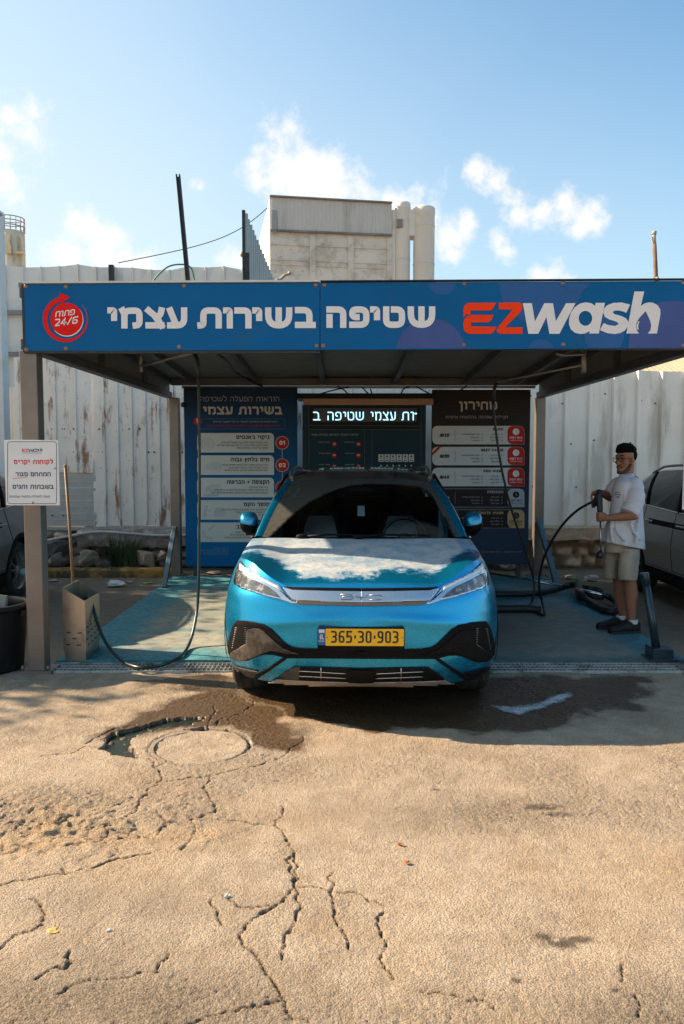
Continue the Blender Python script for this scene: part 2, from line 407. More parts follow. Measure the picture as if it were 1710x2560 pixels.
# numpy value noise
_rng = np.random.RandomState(5); _T = _rng.rand(256, 256)
def vnoise(x, y):
    xi = np.floor(x).astype(int); yi = np.floor(y).astype(int); fx = x-xi; fy = y-yi; fx = fx*fx*(3-2*fx); fy = fy*fy*(3-2*fy)
    a = _T[xi & 255, yi & 255]; b = _T[(xi+1) & 255, yi & 255]; c = _T[xi & 255, (yi+1) & 255]; d = _T[(xi+1) & 255, (yi+1) & 255]
    return (a*(1-fx)+b*fx)*(1-fy) + (c*(1-fx)+d*fx)*fy
def fbm(x, y, o=4):
    s = 0; a = .5
    for k in range(o): s = s + a*vnoise(x*2**k+17*k, y*2**k+31*k); a *= .5
    return s
# ================================================================== the ground
def build_ground():
    def geo(a, b, first, g=1.25):
        out = []; x = a; s = first
        while abs(x-a) < abs(b-a): x += s if b > a else -s; s *= g; out.append(x)
        return out
    fx = list(np.arange(-2.75, 2.7501, .0066)); fy = list(np.arange(2.0, 6.09, .0062))
    xs = np.array(sorted(geo(-2.75, -170, .06, 1.18) + fx + geo(2.75, 170, .06, 1.18)))
    ys = np.array(sorted(geo(2.0, -40, .05, 1.3) + fy + [6.1, 6.108, 6.112, 6.366, 6.37] + list(np.arange(6.45, 11.6, .06)) + geo(11.6, 400, .1, 1.2)))
    X, Y = np.meshgrid(xs, ys); shp = X.shape; X = X.ravel(); Y = Y.ravel()
    Z = np.zeros_like(X); crack = np.zeros_like(X); wet = np.zeros_like(X); dirt = np.zeros_like(X); tone = np.zeros_like(X)
    near = (np.abs(X) < 2.8) & (Y > 1.95) & (Y < 6.12)
    xn, yn = X[near], Y[near]
    def z1(pts, ox, oy, s): return [(ox+a*s, oy+b*s) for a, b in pts]
    A = lambda p: z1(p, 100, 1740, .4464)
    B = lambda p: z1(p, 0, 1880, .6378)
    C = lambda p: z1(p, 0, 2060, .5485)
    D = lambda p: z1(p, 850, 2060, .5485)
    lines = [(A([(1470,225),(1475,255),(1415,280),(1395,325),(1280,368),(1130,410),(1000,440),(860,460),(700,470),(680,475)]), .011),
        (A([(680,475),(690,435),(640,400),(632,365),(600,350)]), .014), (A([(632,400),(680,375),(720,355)]), .008), (B([(640,108),(590,135),(560,185),(545,215),(500,255)]), .010),
        (A([(345,290),(260,285),(170,322),(100,325),(0,345)]), .010), (A([(260,270),(350,215),(430,185),(520,165),(600,155)]), .012), (A([(345,250),(420,215)]), .008),
        (B([(825,100),(805,130),(830,180),(850,210),(830,235),(765,262),(750,280),(758,300),(745,350),(710,385)]), .007),
        (B([(750,280),(700,277),(650,275)]), .004), (B([(600,235),(655,262),(640,290),(615,325)]), .006), (B([(765,268),(860,266),(960,270),(1080,288)]), .005),
        (B([(1105,215),(1115,235),(1085,285),(1115,320),(1140,350),(1150,385),(1125,420),(1145,460),(1165,520),(1140,550),(1090,590),(1010,640)]), .009),
        (B([(1165,520),(1180,600),(1155,655)]), .007), (B([(1295,465),(1305,500),(1298,540),(1310,600),(1320,650)]), .006), (B([(1500,620),(1485,655)]), .004), (B([(1180,520),(1300,535),(1410,550),(1500,600)]), .003),
        (B([(430,220),(480,190),(515,175)]), .006), (B([(215,275),(275,248)]), .008), (B([(340,295),(440,275)]), .008), (B([(410,285),(410,320),(385,348)]), .005), (B([(455,348),(510,310)]), .006),
        (B([(0,300),(60,280),(120,290)]), .008), (B([(60,330),(150,320),(200,335)]), .007), (B([(250,380),(330,360),(400,345)]), .006), (B([(500,330),(560,320),(600,350)]), .006),
        (B([(0,520),(100,505),(180,490),(250,478),(330,465)]), .014), (B([(365,455),(440,430),(520,410),(600,395)]), .018), (B([(440,425),(450,400)]), .010), (B([(250,480),(240,460)]), .008),
        (C([(0,565),(60,510),(150,488),(200,455),(220,415),(190,365),(150,340)]), .014), (C([(340,580),(310,620),(290,660),(160,715)]), .010), (C([(775,580),(740,630),(710,670),(550,690),(420,710),(330,740),(270,790)]), .007),
        (C([(1280,800),(1150,840),(1050,850),(930,870),(860,890)]), .007), (C([(1360,280),(1370,370),(1330,450),(1310,490),(1280,620)]), .007), (C([(1250,370),(1130,450),(1110,510),(1150,590),(1220,660),(1270,760),(1350,880),(1400,912)]), .012),
        (C([(960,350),(990,420),(1015,455)]), .009), (C([(1030,340),(1100,380),(1180,375),(1250,370)]), .006), (C([(1330,130),(1350,200),(1355,270)]), .009), (C([(1510,220),(1515,300),(1530,420),(1568,490)]), .008),
        (D([(188,395),(180,470),(200,530),(178,610),(240,710)]), .005), (D([(0,480),(25,520),(30,560)]), .009), (D([(1282,640),(1275,715)]), .006), (D([(380,780),(500,790),(620,800),(740,860)]), .008), (D([(1340,790),(1365,870)]), .006),
        (z1([(540,105),(531,135),(520,165),(505,195)], 0, 1660, 1), .010), (z1([(640,90),(610,120),(560,135),(520,170)], 0, 1660, 1), .006)]
    rs = random.Random(3)
    dmin = np.full(len(xn), 9.0); wmin = np.ones(len(xn))*.01
    jx = (fbm(xn*20, yn*20, 5)-.47)*.055; jy = (fbm(xn*20+50, yn*20+9, 5)-.47)*.055
    px_, py_ = xn+jx, yn+jy
    for pl, w in lines:
        P = [gp(a, b) for a, b in pl]
        lo = (min(p.x for p in P)-.1, min(p.y for p in P)-.1); hi = (max(p.x for p in P)+.1, max(p.y for p in P)+.1)
        idx = np.where((px_ > lo[0]) & (px_ < hi[0]) & (py_ > lo[1]) & (py_ < hi[1]))[0]
        if not len(idx): continue
        qx, qy = px_[idx], py_[idx]; best = np.full(len(idx), 9.0)
        for a, b in zip(P[:-1], P[1:]):
            ux, uy = b.x-a.x, b.y-a.y; l2 = ux*ux+uy*uy+1e-9
            t = np.clip(((qx-a.x)*ux+(qy-a.y)*uy)/l2, 0, 1)
            best = np.minimum(best, np.hypot(qx-a.x-t*ux, qy-a.y-t*uy))
        ww = np.maximum(.0034, w*.30*(.45+1.0*vnoise(qx*16+3, qy*16)))
        k = best/ww; cur = dmin[idx]; dmin[idx] = np.minimum(cur, k); 
    cr = np.clip(1.35-dmin, 0, 1)
    cr = cr*cr*(3-2*cr)
    zn = -.013*cr
    # asphalt grain and swells
    zn += (fbm(xn*52, yn*52, 2)-.37)*.0045; PIT = np.clip((fbm(xn*1.3+7, yn*1.9+3, 4)-.42)*5, 0, 1); zn += (_rng.rand(len(xn))-.5)*.0022 + (vnoise(xn*88, yn*88)-.5)*.0045*(.5+PIT) - np.clip(vnoise(xn*60+5, yn*60)-.80, 0, 1)*.030*PIT + (fbm(xn*3.1, yn*3.1, 4)-.47)*.030
    def inside(poly):
        P = [gp(a, b) for a, b in poly]; qx = xn+jx*1.2; qy = yn+jy*1.2; c = np.zeros(len(xn), bool)
        for a, b in zip(P, P[1:]+P[:1]):
            cond = ((a.y > qy) != (b.y > qy)); den = (b.y-a.y) if abs(b.y-a.y) > 1e-9 else 1e-9
            c ^= cond & (qx < (b.x-a.x)*(qy-a.y)/den + a.x)
        return c
    # crumbled zone on the left and the ridge along it
    rub = np.clip(1-np.hypot((xn+1.35)/1.15, (yn-3.55)/.55), 0, 1)
    r1 = np.abs(fbm(xn*9, yn*13, 4)-.47)
    zn += rub*((fbm(xn*15, yn*20, 4)-.45)*.055 - np.clip(.03-r1, 0, .03)*.4)
    # hollow round the manhole, with water in it
    hole = inside(A([(345,300),(350,262),(400,215),(470,190),(600,160),(700,128),(800,118),(930,108),(900,140),(830,165),(720,178),(600,200),(520,235),(497,290),(560,330),(545,357),(450,340)]))
    hole |= inside(A([(800,185),(930,170),(1060,190),(1130,215),(1158,262),(1140,290),(1120,250),(1060,212),(950,198)]))
    zn = np.where(hole, -.034+(fbm(xn*24, yn*24, 4)-.45)*.075*np.clip((-.85-xn)*3, .1, 1), zn)
    cx, cy = MANHOLE; rr = np.hypot(xn-cx, yn-cy)
    ring = (rr < .302+.02*(fbm(xn*20,yn*20,3)-.45)) 
    ang = np.arctan2(yn-cy, xn-cx); gro = np.clip(np.cos(ang+.45)*1.6+.1, 0, 1)*.018+.003; rin = rr < .258
    zn = np.where(ring & ~rin, np.minimum(zn, zn*.5-gro), np.where(rin, np.minimum(zn, -.03), zn))
    rim = np.clip(1-np.abs(rr-.33)/.03, 0, 1)
    Z[near] = zn
    cr2 = np.maximum(cr, hole*.75); cr2 = np.maximum(cr2, (ring & ~rin)*np.clip(gro*45, 0, .85)); crack[near] = cr2
    d = np.clip((fbm(xn*2.2+4, yn*2.2, 4)-.47)*3, 0, 1)*.5 + rub*.5
    ridge = np.clip(1-np.abs(yn-(3.33+.12*(xn+1.6)))/.12, 0, 1)*(xn < -.55)
    d = np.maximum(d, ridge*.9); d = np.maximum(d, np.clip(1-dmin/6, 0, 1)*.45)
    dirt[near] = np.clip(d, 0, 1)
    def el(px, py, rx, ry): q = gp(px, py); return np.clip(1.25-np.hypot((xn-q.x)/rx, (yn-q.y)/ry), 0, 1)
    tn = .55*el(200,2500,.75,.30)+.35*el(1050,2030,.9,.22)+.55*el(1640,2520,.35,.2)+.4*el(330,2260,.5,.2)+.36*PIT; tone[near] = np.clip(tn*(.55+.9*fbm(xn*6, yn*6, 5)), 0, 1)  # bottom corner ellipses put lens vignetting into the asphalt colour; pitted patches are real
    # damp asphalt
    def damp(poly, amt, soft):
        P = [gp(a, b) for a, b in poly]; n = len(P)
        sel = (np.abs(X) < 4) & (Y > 3) & (Y < 9); qx = X[sel]+(fbm(X[sel]*5, Y[sel]*5, 4)-.47)*.35; qy = Y[sel]+(fbm(X[sel]*5+9, Y[sel]*5+4, 4)-.47)*.35
        c = np.zeros(len(qx), bool); dist = np.full(len(qx), 9.0)
        for a, b in zip(P, P[1:]+P[:1]):
            cond = ((a.y > qy) != (b.y > qy)); den = (b.y-a.y) if abs(b.y-a.y) > 1e-9 else 1e-9
            c ^= cond & (qx < (b.x-a.x)*(qy-a.y)/den + a.x)
            ux, uy = b.x-a.x, b.y-a.y; t = np.clip(((qx-a.x)*ux+(qy-a.y)*uy)/(ux*ux+uy*uy+1e-9), 0, 1)
            dist = np.minimum(dist, np.hypot(qx-a.x-t*ux, qy-a.y-t*uy))
        wet[sel] = np.maximum(wet[sel], np.where(c, np.clip(dist/soft, 0, 1), 0)*amt)
    damp([(1660,1690),(1600,1760),(1508,1786),(1398,1819),(1290,1830),(1015,1838),(850,1822),(700,1795),(610,1730),(640,1690)], 1.0, .07)
    damp([(330,1775),(420,1745),(540,1705),(730,1775),(790,1850),(760,1880),(640,1885),(610,1850),(540,1825),(420,1830),(300,1850),(230,1870),(215,1835)],   .95, .10)
    damp([(290,1705),(420,1692),(590,1690),(585,1740),(430,1722)], .9, .04)
    damp([(540,1690),(700,1690),(720,1790),(560,1740)], .75, .05)
    # small dark oil spots
    for a, b, rx, ry in ((1355,2020,.085,.032),(1395,2040,.06,.022),(1360,2350,.04,.035),(1410,2358,.05,.03),(1445,2350,.05,.02),(1290,2455,.016,.014),(1090,1975,.02,.012),(690,1950,.016,.01),(1540,2478,.014,.008)):
        p = gp(a, b); k = np.hypot((X-p.x)/rx, (Y-p.y)/ry); k = np.clip(1.5-k, 0, 1)*(np.clip(fbm(X*40, Y*40, 3)*3-.45, 0, 1)); crack[:] = np.maximum(crack, np.clip(k*1.1, 0, .95))
    # drain channel under the grate
    ch = (Y > 6.109) & (Y < 6.369) & (X > -2.36) & (X < 2.95); Z[ch] = -.10; crack[ch] = 1
    far = ~near & ~ch
    Z[far] += (fbm(X[far]*1.7, Y[far]*1.7, 3)-.45)*.012
    Z[(Y > 6.35) & ~ch] -= .004
    me = bpy.data.meshes.new('ground'); nv = len(X); ny, nx = shp
    co = np.stack([X, Y, Z], 1).ravel()
    i = np.arange(ny-1)[:, None]*nx + np.arange(nx-1)[None, :]; q = np.stack([i, i+1, i+nx+1, i+nx], -1).reshape(-1, 4)
    me.vertices.add(nv); me.vertices.foreach_set('co', co); me.loops.add(q.size); me.loops.foreach_set('vertex_index', q.ravel())
    me.polygons.add(len(q)); me.polygons.foreach_set('loop_start', np.arange(len(q))*4); me.polygons.foreach_set('use_smooth', np.ones(len(q), bool)); me.update(calc_edges=True)
    at_ = me.color_attributes.new('wear', 'FLOAT_COLOR', 'POINT'); at_.data.foreach_set('color', np.stack([crack, wet, dirt, tone], 1).ravel())
    m = bpy.data.materials.new('old_asphalt'); m.use_nodes = True; nt = m.node_tree; N = nt.nodes; L = nt.links; b = N['Principled BSDF']
    tc = N.new('ShaderNodeTexCoord'); ca = N.new('ShaderNodeVertexColor'); ca.layer_name = 'wear'; sp = N.new('ShaderNodeSeparateColor'); L.new(ca.outputs[0], sp.inputs[0])
    def noise(sc, det=5, ro=.6):
        n = N.new('ShaderNodeTexNoise'); n.inputs['Scale'].default_value = sc; n.inputs['Detail'].default_value = det; n.inputs['Roughness'].default_value = ro; L.new(tc.outputs['Object'], n.inputs['Vector']); return n.outputs['Fac']
    def rng(v, a, c, d=0, e=1):
        r = N.new('ShaderNodeMapRange'); L.new(v, r.inputs['Value']); r.inputs[1].default_value = a; r.inputs[2].default_value = c; r.inputs[3].default_value = d; r.inputs[4].default_value = e; return r.outputs[0]
    def mix(f, a, c, mode='MIX'):
        x = N.new('ShaderNodeMixRGB'); x.blend_type = mode
        for k, v in enumerate((f, a, c)):
            if isinstance(v, tuple): x.inputs[k].default_value = v+(1,)
            elif isinstance(v, float): x.inputs[k].default_value = v
            else: L.new(v, x.inputs[k])
        return x.outputs[0]
    c = mix(rng(noise(.9, 4), .35, .65), (.315,.238,.162), (.41,.32,.23))
    c = mix(rng(noise(7, 6, .7), .38, .62), c, (.48,.385,.285))
    c = mix(rng(noise(150, 3, .7), .46, .66, 0, .75), c, (.15,.105,.065))
    c = mix(rng(noise(260, 2, .6), .58, .66, 0, .6), c, (.54,.44,.31))
    c = mix(sp.outputs[2], c, mix(rng(noise(60, 3), .4, .6), (.30,.19,.10), (.42,.30,.18)))
    c = mix(rng(noise(1.6, 7, .72), .56, .68, 0, .42), c, (.17,.115,.07))
    c = mix(rng(noise(3.3, 8, .75), .60, .70, 0, .38), c, (.56,.43,.28))
    c = mix(ca.outputs[1], c, mix(rng(noise(90, 4, .75), .38, .64), (.085,.064,.044), (.30,.235,.165)))
    # towards the bay the traffic has left grime on the asphalt
    sx = N.new('ShaderNodeSeparateXYZ'); L.new(tc.outputs['Object'], sx.inputs[0])
    far = rng(sx.outputs[1], 6.2, 7.4, 0, .6)
    c = mix(far, c, (.11,.09,.07))
    c = mix(sp.outputs[1], c, mix(rng(noise(120, 3), .4, .6), (.030,.022,.014), (.125,.072,.034)))
    c = mix(rng(sp.outputs[0], 0, 1, 0, .88), c, (.05,.036,.024))
    L.new(c, b.inputs['Base Color'])
    ro = N.new('ShaderNodeMath'); ro.operation = 'MULTIPLY_ADD'; L.new(sp.outputs[1], ro.inputs[0]); ro.inputs[1].default_value = -.60; ro.inputs[2].default_value = .93; L.new(ro.outputs[0], b.inputs['Roughness'])
    b.inputs['Specular IOR Level'].default_value = .35
    vo = N.new('ShaderNodeTexVoronoi'); vo.inputs['Scale'].default_value = 120; L.new(tc.outputs['Object'], vo.inputs['Vector'])
    m0 = N.new('ShaderNodeMath'); m0.operation = 'MULTIPLY'; L.new(vo.outputs['Distance'], m0.inputs[0]); m0.inputs[1].default_value = -.9
    mm = N.new('ShaderNodeMath'); mm.operation = 'MULTIPLY_ADD'; L.new(noise(130, 5, .75), mm.inputs[0]); mm.inputs[1].default_value = 1.8; L.new(m0.outputs[0], mm.inputs[2])
    bp = N.new('ShaderNodeBump'); bp.inputs['Strength'].default_value = .75; bp.inputs['Distance'].default_value = .009; L.new(mm.outputs[0], bp.inputs['Height']); L.new(rng(sp.outputs[1], 0, 1, .75, .3), bp.inputs['Strength']); L.new(bp.outputs[0], b.inputs['Normal'])
    MATS['old_asphalt'] = m; o = link('ground', me, m, origin=(0,0,0)); o['kind'] = 'structure'
    # water standing in the hollow
    wm = bpy.data.materials.new('puddle_water'); wm.use_nodes = True; p = wm.node_tree.nodes['Principled BSDF']
    p.inputs['Base Color'].default_value = (.018,.026,.020,1); p.inputs['Roughness'].default_value = .06; p.inputs['IOR'].default_value = 1.33
    w = MB(); pts = A([(330,310),(340,250),(420,190),(600,140),(800,105),(960,95),(1060,165),(1180,230),(1170,310),(1000,240),(760,200),(600,250),(570,370),(440,350)])
    P = [gp(a, b_) for a, b_ in pts]; flat(w, [(q_.x, q_.y) for q_ in P], lambda a, b_, d: (a, b_, d), -.021)
    struct('puddle', w, wm)
p_ = gp(100+895*.4464, 1740+277*.4464); MANHOLE = (p_.x, p_.y)
build_ground()
def build_pad():
    # coated concrete wash pad, a real slab 3 cm proud
    m = bpy.data.materials.new('stained_concrete'); m.use_nodes = True; nt = m.node_tree; N = nt.nodes; L = nt.links; b = N['Principled BSDF']
    tc = N.new('ShaderNodeTexCoord'); ca = N.new('ShaderNodeVertexColor'); ca.layer_name = 'wear'; sp = N.new('ShaderNodeSeparateColor'); L.new(ca.outputs[0], sp.inputs[0])
    def noise(sc, det=6, ro=.65):
        n = N.new('ShaderNodeTexNoise'); n.inputs['Scale'].default_value = sc; n.inputs['Detail'].default_value = det; n.inputs['Roughness'].default_value = ro; L.new(tc.outputs['Object'], n.inputs['Vector']); return n.outputs['Fac']
    def rng(v, a, c, d=0, e=1):
        r = N.new('ShaderNodeMapRange'); L.new(v, r.inputs['Value']); r.inputs[1].default_value = a; r.inputs[2].default_value = c; r.inputs[3].default_value = d; r.inputs[4].default_value = e; return r.outputs[0]
    def mix(f, a, c):
        x = N.new('ShaderNodeMixRGB')
        for k, v in enumerate((f, a, c)):
            if isinstance(v, tuple): x.inputs[k].default_value = v+(1,)
            else: L.new(v, x.inputs[k])
        return x.outputs[0]
    c = mix(rng(noise(1.4), .35, .65), (.23,.235,.195), (.34,.32,.25))
    c = mix(rng(noise(9, 8, .75), .45, .7, 0, .7), c, (.075,.075,.065))
    e = N.new('ShaderNodeMath'); e.operation = 'MULTIPLY_ADD'; L.new(noise(3.0, 8, .72), e.inputs[0]); e.inputs[1].default_value = 1.3; e.inputs[2].default_value = -.65
    e2 = N.new('ShaderNodeMath'); e2.operation = 'ADD'; L.new(e.outputs[0], e2.inputs[0]); L.new(sp.outputs[0], e2.inputs[1])
    c = mix(rng(e2.outputs[0], .26, .70, 0, .88), c, mix(rng(noise(20), .4, .6), (.012,.15,.185), (.05,.27,.31)))
    c = mix(sp.outputs[1], c, (.055,.068,.062))
    L.new(c, b.inputs['Base Color'])
    L.new(rng(sp.outputs[1], 0, 1, .72, .34), b.inputs['Roughness'])
    bp = N.new('ShaderNodeBump'); bp.inputs['Strength'].default_value = .4; bp.inputs['Distance'].default_value = .008; L.new(noise(45, 6, .75), bp.inputs['Height']); L.new(bp.outputs[0], b.inputs['Normal'])
    x0, x1, y0, y1 = -2.33, 2.80, 6.39, 10.95; nx, ny = 130, 110
    mb = MB(); mb.grid(lambda u, v: (x0+(x1-x0)*u, y0+(y1-y0)*v, .03+(vnoise(np.array([u*9]), np.array([v*8]))[0]-.5)*.004), nx, ny)
    k = len(mb.v); mb.add([(x0,y0,.03),(x1,y0,.03),(x1,y0,-.1),(x0,y0,-.1),(x0,y1,.03),(x0,y1,-.1),(x1,y1,.03),(x1,y1,-.1)], [(0,3,2,1),(0,4,5,3),(1,2,7,6)])
    o = struct('wash_pad', mb, m, fixn=False, origin=(0,0,0))
    me = o.data; n = len(me.vertices); co = np.empty(n*3); me.vertices.foreach_get('co', co); co = co.reshape(-1,3); x, y = co[:,0], co[:,1]
    ed = np.minimum(np.minimum(x-x0, x1-x), 9); st = np.clip(1-ed/.55, 0, 1)*1.0
    st = np.maximum(st, np.clip(1-(y-y0)/.5, 0, 1)*.55); st = np.maximum(st, np.clip((y-9.6)/.9, 0, 1)*.8)
    st = np.maximum(st, np.clip(1-np.hypot((x-1.9)/.9, (y-9.4)/.9), 0, 1)*1.3); st = np.maximum(st, np.clip((x-1.0)/1.4, 0, 1)*.34)
    wt = np.clip(1-np.hypot((x-1.4)/1.6, (y-7.6)/1.6), 0, 1)*.75 + np.clip(1-np.abs(y-y0)/.12, 0, 1)*.7*(x > .8)
    a = me.color_attributes.new('wear', 'FLOAT_COLOR', 'POINT'); st = st+.16*np.clip(1-np.abs(x-.2)/3,0,1); st = st+.22*np.clip((.1-x)/.6,0,1); a.data.foreach_set('color', np.stack([st, np.clip(wt,0,1), wt*0, wt*0+1], 1).ravel())
build_pad()
def build_ground_things():
    # manhole
    cx, cy = MANHOLE
    t = thing('manhole', 'round manhole with dusty worn cover beside the puddle', 'manhole', (cx, cy, -.02))
    mb = MB(); nr, na = 40, 160
    def f(u, v):
        a = 2*math.pi*u; r = (.283+.020*(fbm(np.array([math.cos(a)*4+9]), np.array([math.sin(a)*4+9]), 4)[0]-.47))*v; x = cx+r*math.cos(a); y = cy+r*math.sin(a)
        z = -.008+(fbm(np.array([x*11]), np.array([y*11]), 5)[0]-.47)*.026 - .010*max(0, (v-.95)*20)
        return (x, y, z)
    mb.grid(f, na, nr)
    obj('cover', mb, MATS['old_asphalt'], t)
    mb = MB(); mb.lathe((cx,cy,0), [(.285,-.04),(.287,-.022),(.292,-.022),(.294,-.04)], 64)
    obj('frame_ring', mb, mat('rusty_ring', (.13,.09,.06), .9, var=.3, scale=25, bump=.5), t)
    # steel drain grate
    t = thing('drain_grate', 'long galvanised steel grate along the front edge of the wash pad', 'drain grate', (0, 6.24, -.03))
    gm = mat('galvanised', (.42,.42,.39), .5, .3, var=.2, scale=14, stain=((.05,.07,.075), 3, .5, .85))
    mb = MB(); x0, x1, y0, y1 = -2.33, 2.86, 6.122, 6.356; n = int((x1-x0)/.034)
    for i in range(n+1):
        x = x0+(x1-x0)*i/n; mb.box((x-.0032, y0, -.012), (x+.0032, y1, .014))
    obj('bearing_bars', mb, gm, t)
    mb = MB()
    for k in range(4):
        y = y0+(y1-y0)*k/3; mb.box((x0, y-.006, -.006), (x1, y+.004, .018))
    obj('cross_bars', mb, gm, t)
    # white chalky streak
    pw = mat('chalk_paint', (.60,.64,.68), .9, var=.2, scale=60)
    mb = MB(); rs = random.Random(7)
    A_ = [(1234,1768),(1260,1780),(1300,1786),(1318,1776),(1345,1772),(1400,1757),(1428,1742),(1422,1735),(1390,1742),(1350,1757),(1312,1764),(1280,1768)]
    P = [gp(a, b) for a, b in A_]; cell = .008
    xs = [p.x for p in P]; ys = [p.y for p in P]; key = [(p.x, p.y) for p in P]
    def ins(x, y):
        c = False
        for (ax, ay), (bx, by) in zip(key, key[1:]+key[:1]):
            if (ay > y) != (by > y) and x < (bx-ax)*(y-ay)/(by-ay)+ax: c = not c
        return c
    def edge(x, y): return min(math.hypot(x-ax-max(0,min(1,((x-ax)*(bx-ax)+(y-ay)*(by-ay))/((bx-ax)**2+(by-ay)**2)))*(bx-ax), y-ay-max(0,min(1,((x-ax)*(bx-ax)+(y-ay)*(by-ay))/((bx-ax)**2+(by-ay)**2)))*(by-ay)) for (ax, ay), (bx, by) in zip(key, key[1:]+key[:1]))
    cell = .0048; x = min(xs)-.06
    while x < max(xs)+.12:
        y = min(ys)-.05
        while y < max(ys)+.06:
            e = edge(x, y); sd = e if ins(x, y) else -e
            dens = max(0, min(1, .50+sd/.045))*(.35+1.1*fbm(np.array([x*30]), np.array([y*55]), 4)[0])
            if rs.random() < dens**1.5:
                j = lambda: (rs.random()-.5)*.004
                z = (fbm(np.array([x*52]), np.array([y*52]), 2)[0]-.37)*.0045+(fbm(np.array([x*3.1]), np.array([y*3.1]), 4)[0]-.47)*.030+.005
                mb.add([(x+j(),y+j(),z),(x+cell+j(),y+j(),z),(x+cell+j(),y+cell+j(),z),(x+j(),y+cell+j(),z)], [(0,1,2,3)])
            y += cell
        x += cell
    struct('paint_mark', mb, pw)
build_ground_things()
# ================================================================== far buildings, fences, poles
white_metal = mat('white_sheet', (.78,.73,.66), .55, .1, var=.07, scale=2, stain=((.26,.10,.035), 6.0, .545, .9), stain2=((.24,.12,.06), 17, .61, .8), streak=.24)
white_clean = mat('pale_sheet', (.80,.74,.66), .5, .1, var=.06, scale=1.5, stain=((.36,.30,.23), 1.8, .54, .55), stain2=((.12,.10,.08), 20, .66, .8), streak=.2)
grey_sheet = mat('grey_sheet', (.68,.66,.62), .5, .15, var=.06, scale=1.2, stain=((.30,.30,.28), 2, .58, .5), streak=.25)
dark_steel = mat('dark_steel', (.035,.035,.036), .5, .6, var=.3, scale=8)
grey_steel = mat('grey_steel', (.30,.29,.27), .45, .55, var=.15, scale=5, stain=((.14,.12,.10), 9, .58, .6))
def corrugated(mb, p0, p1, z0, z1fn, pitch, rib, depth, side=1, z0fn=None):
    """trapezoid-ribbed sheet standing from p0 to p1 (plan points), rib wide at every pitch"""
    a, b = Vector((p0[0], p0[1], 0)), Vector((p1[0], p1[1], 0)); L_ = (b-a).length; d = (b-a)/L_; nrm = Vector((d.y, -d.x, 0))*side
    prof = []; s = 0
    while s < L_:
        for ds, h in ((0,0),(pitch-rib,0),(pitch-rib*.75,1),(pitch-rib*.25,1)): prof.append((min(s+ds, L_), h*depth))
        s += pitch
    prof.append((L_, 0)); P = []
    for q in prof:
        if not P or q[0] > P[-1][0]+1e-5: P.append(q)
    vs = []; nz = 6
    for j in range(nz+1):
        for s, h in P:
            t = z1fn(s/L_); bt = z0 if z0fn is None else z0fn(s/L_)
            q = a+d*s+nrm*h; w = .006*math.sin(s*7+j*2.1)
            vs.append((q.x+nrm.x*w, q.y+nrm.y*w, bt+(t-bt)*j/nz))
    w = len(P)
    mb.add(vs, [(j*w+i, j*w+i+1, (j+1)*w+i+1, (j+1)*w+i) for j in range(nz) for i in range(w-1)])
def X(px, Y): return at(px, 1141, Y).x
def Zz(py, Y): return at(855, py, Y).z
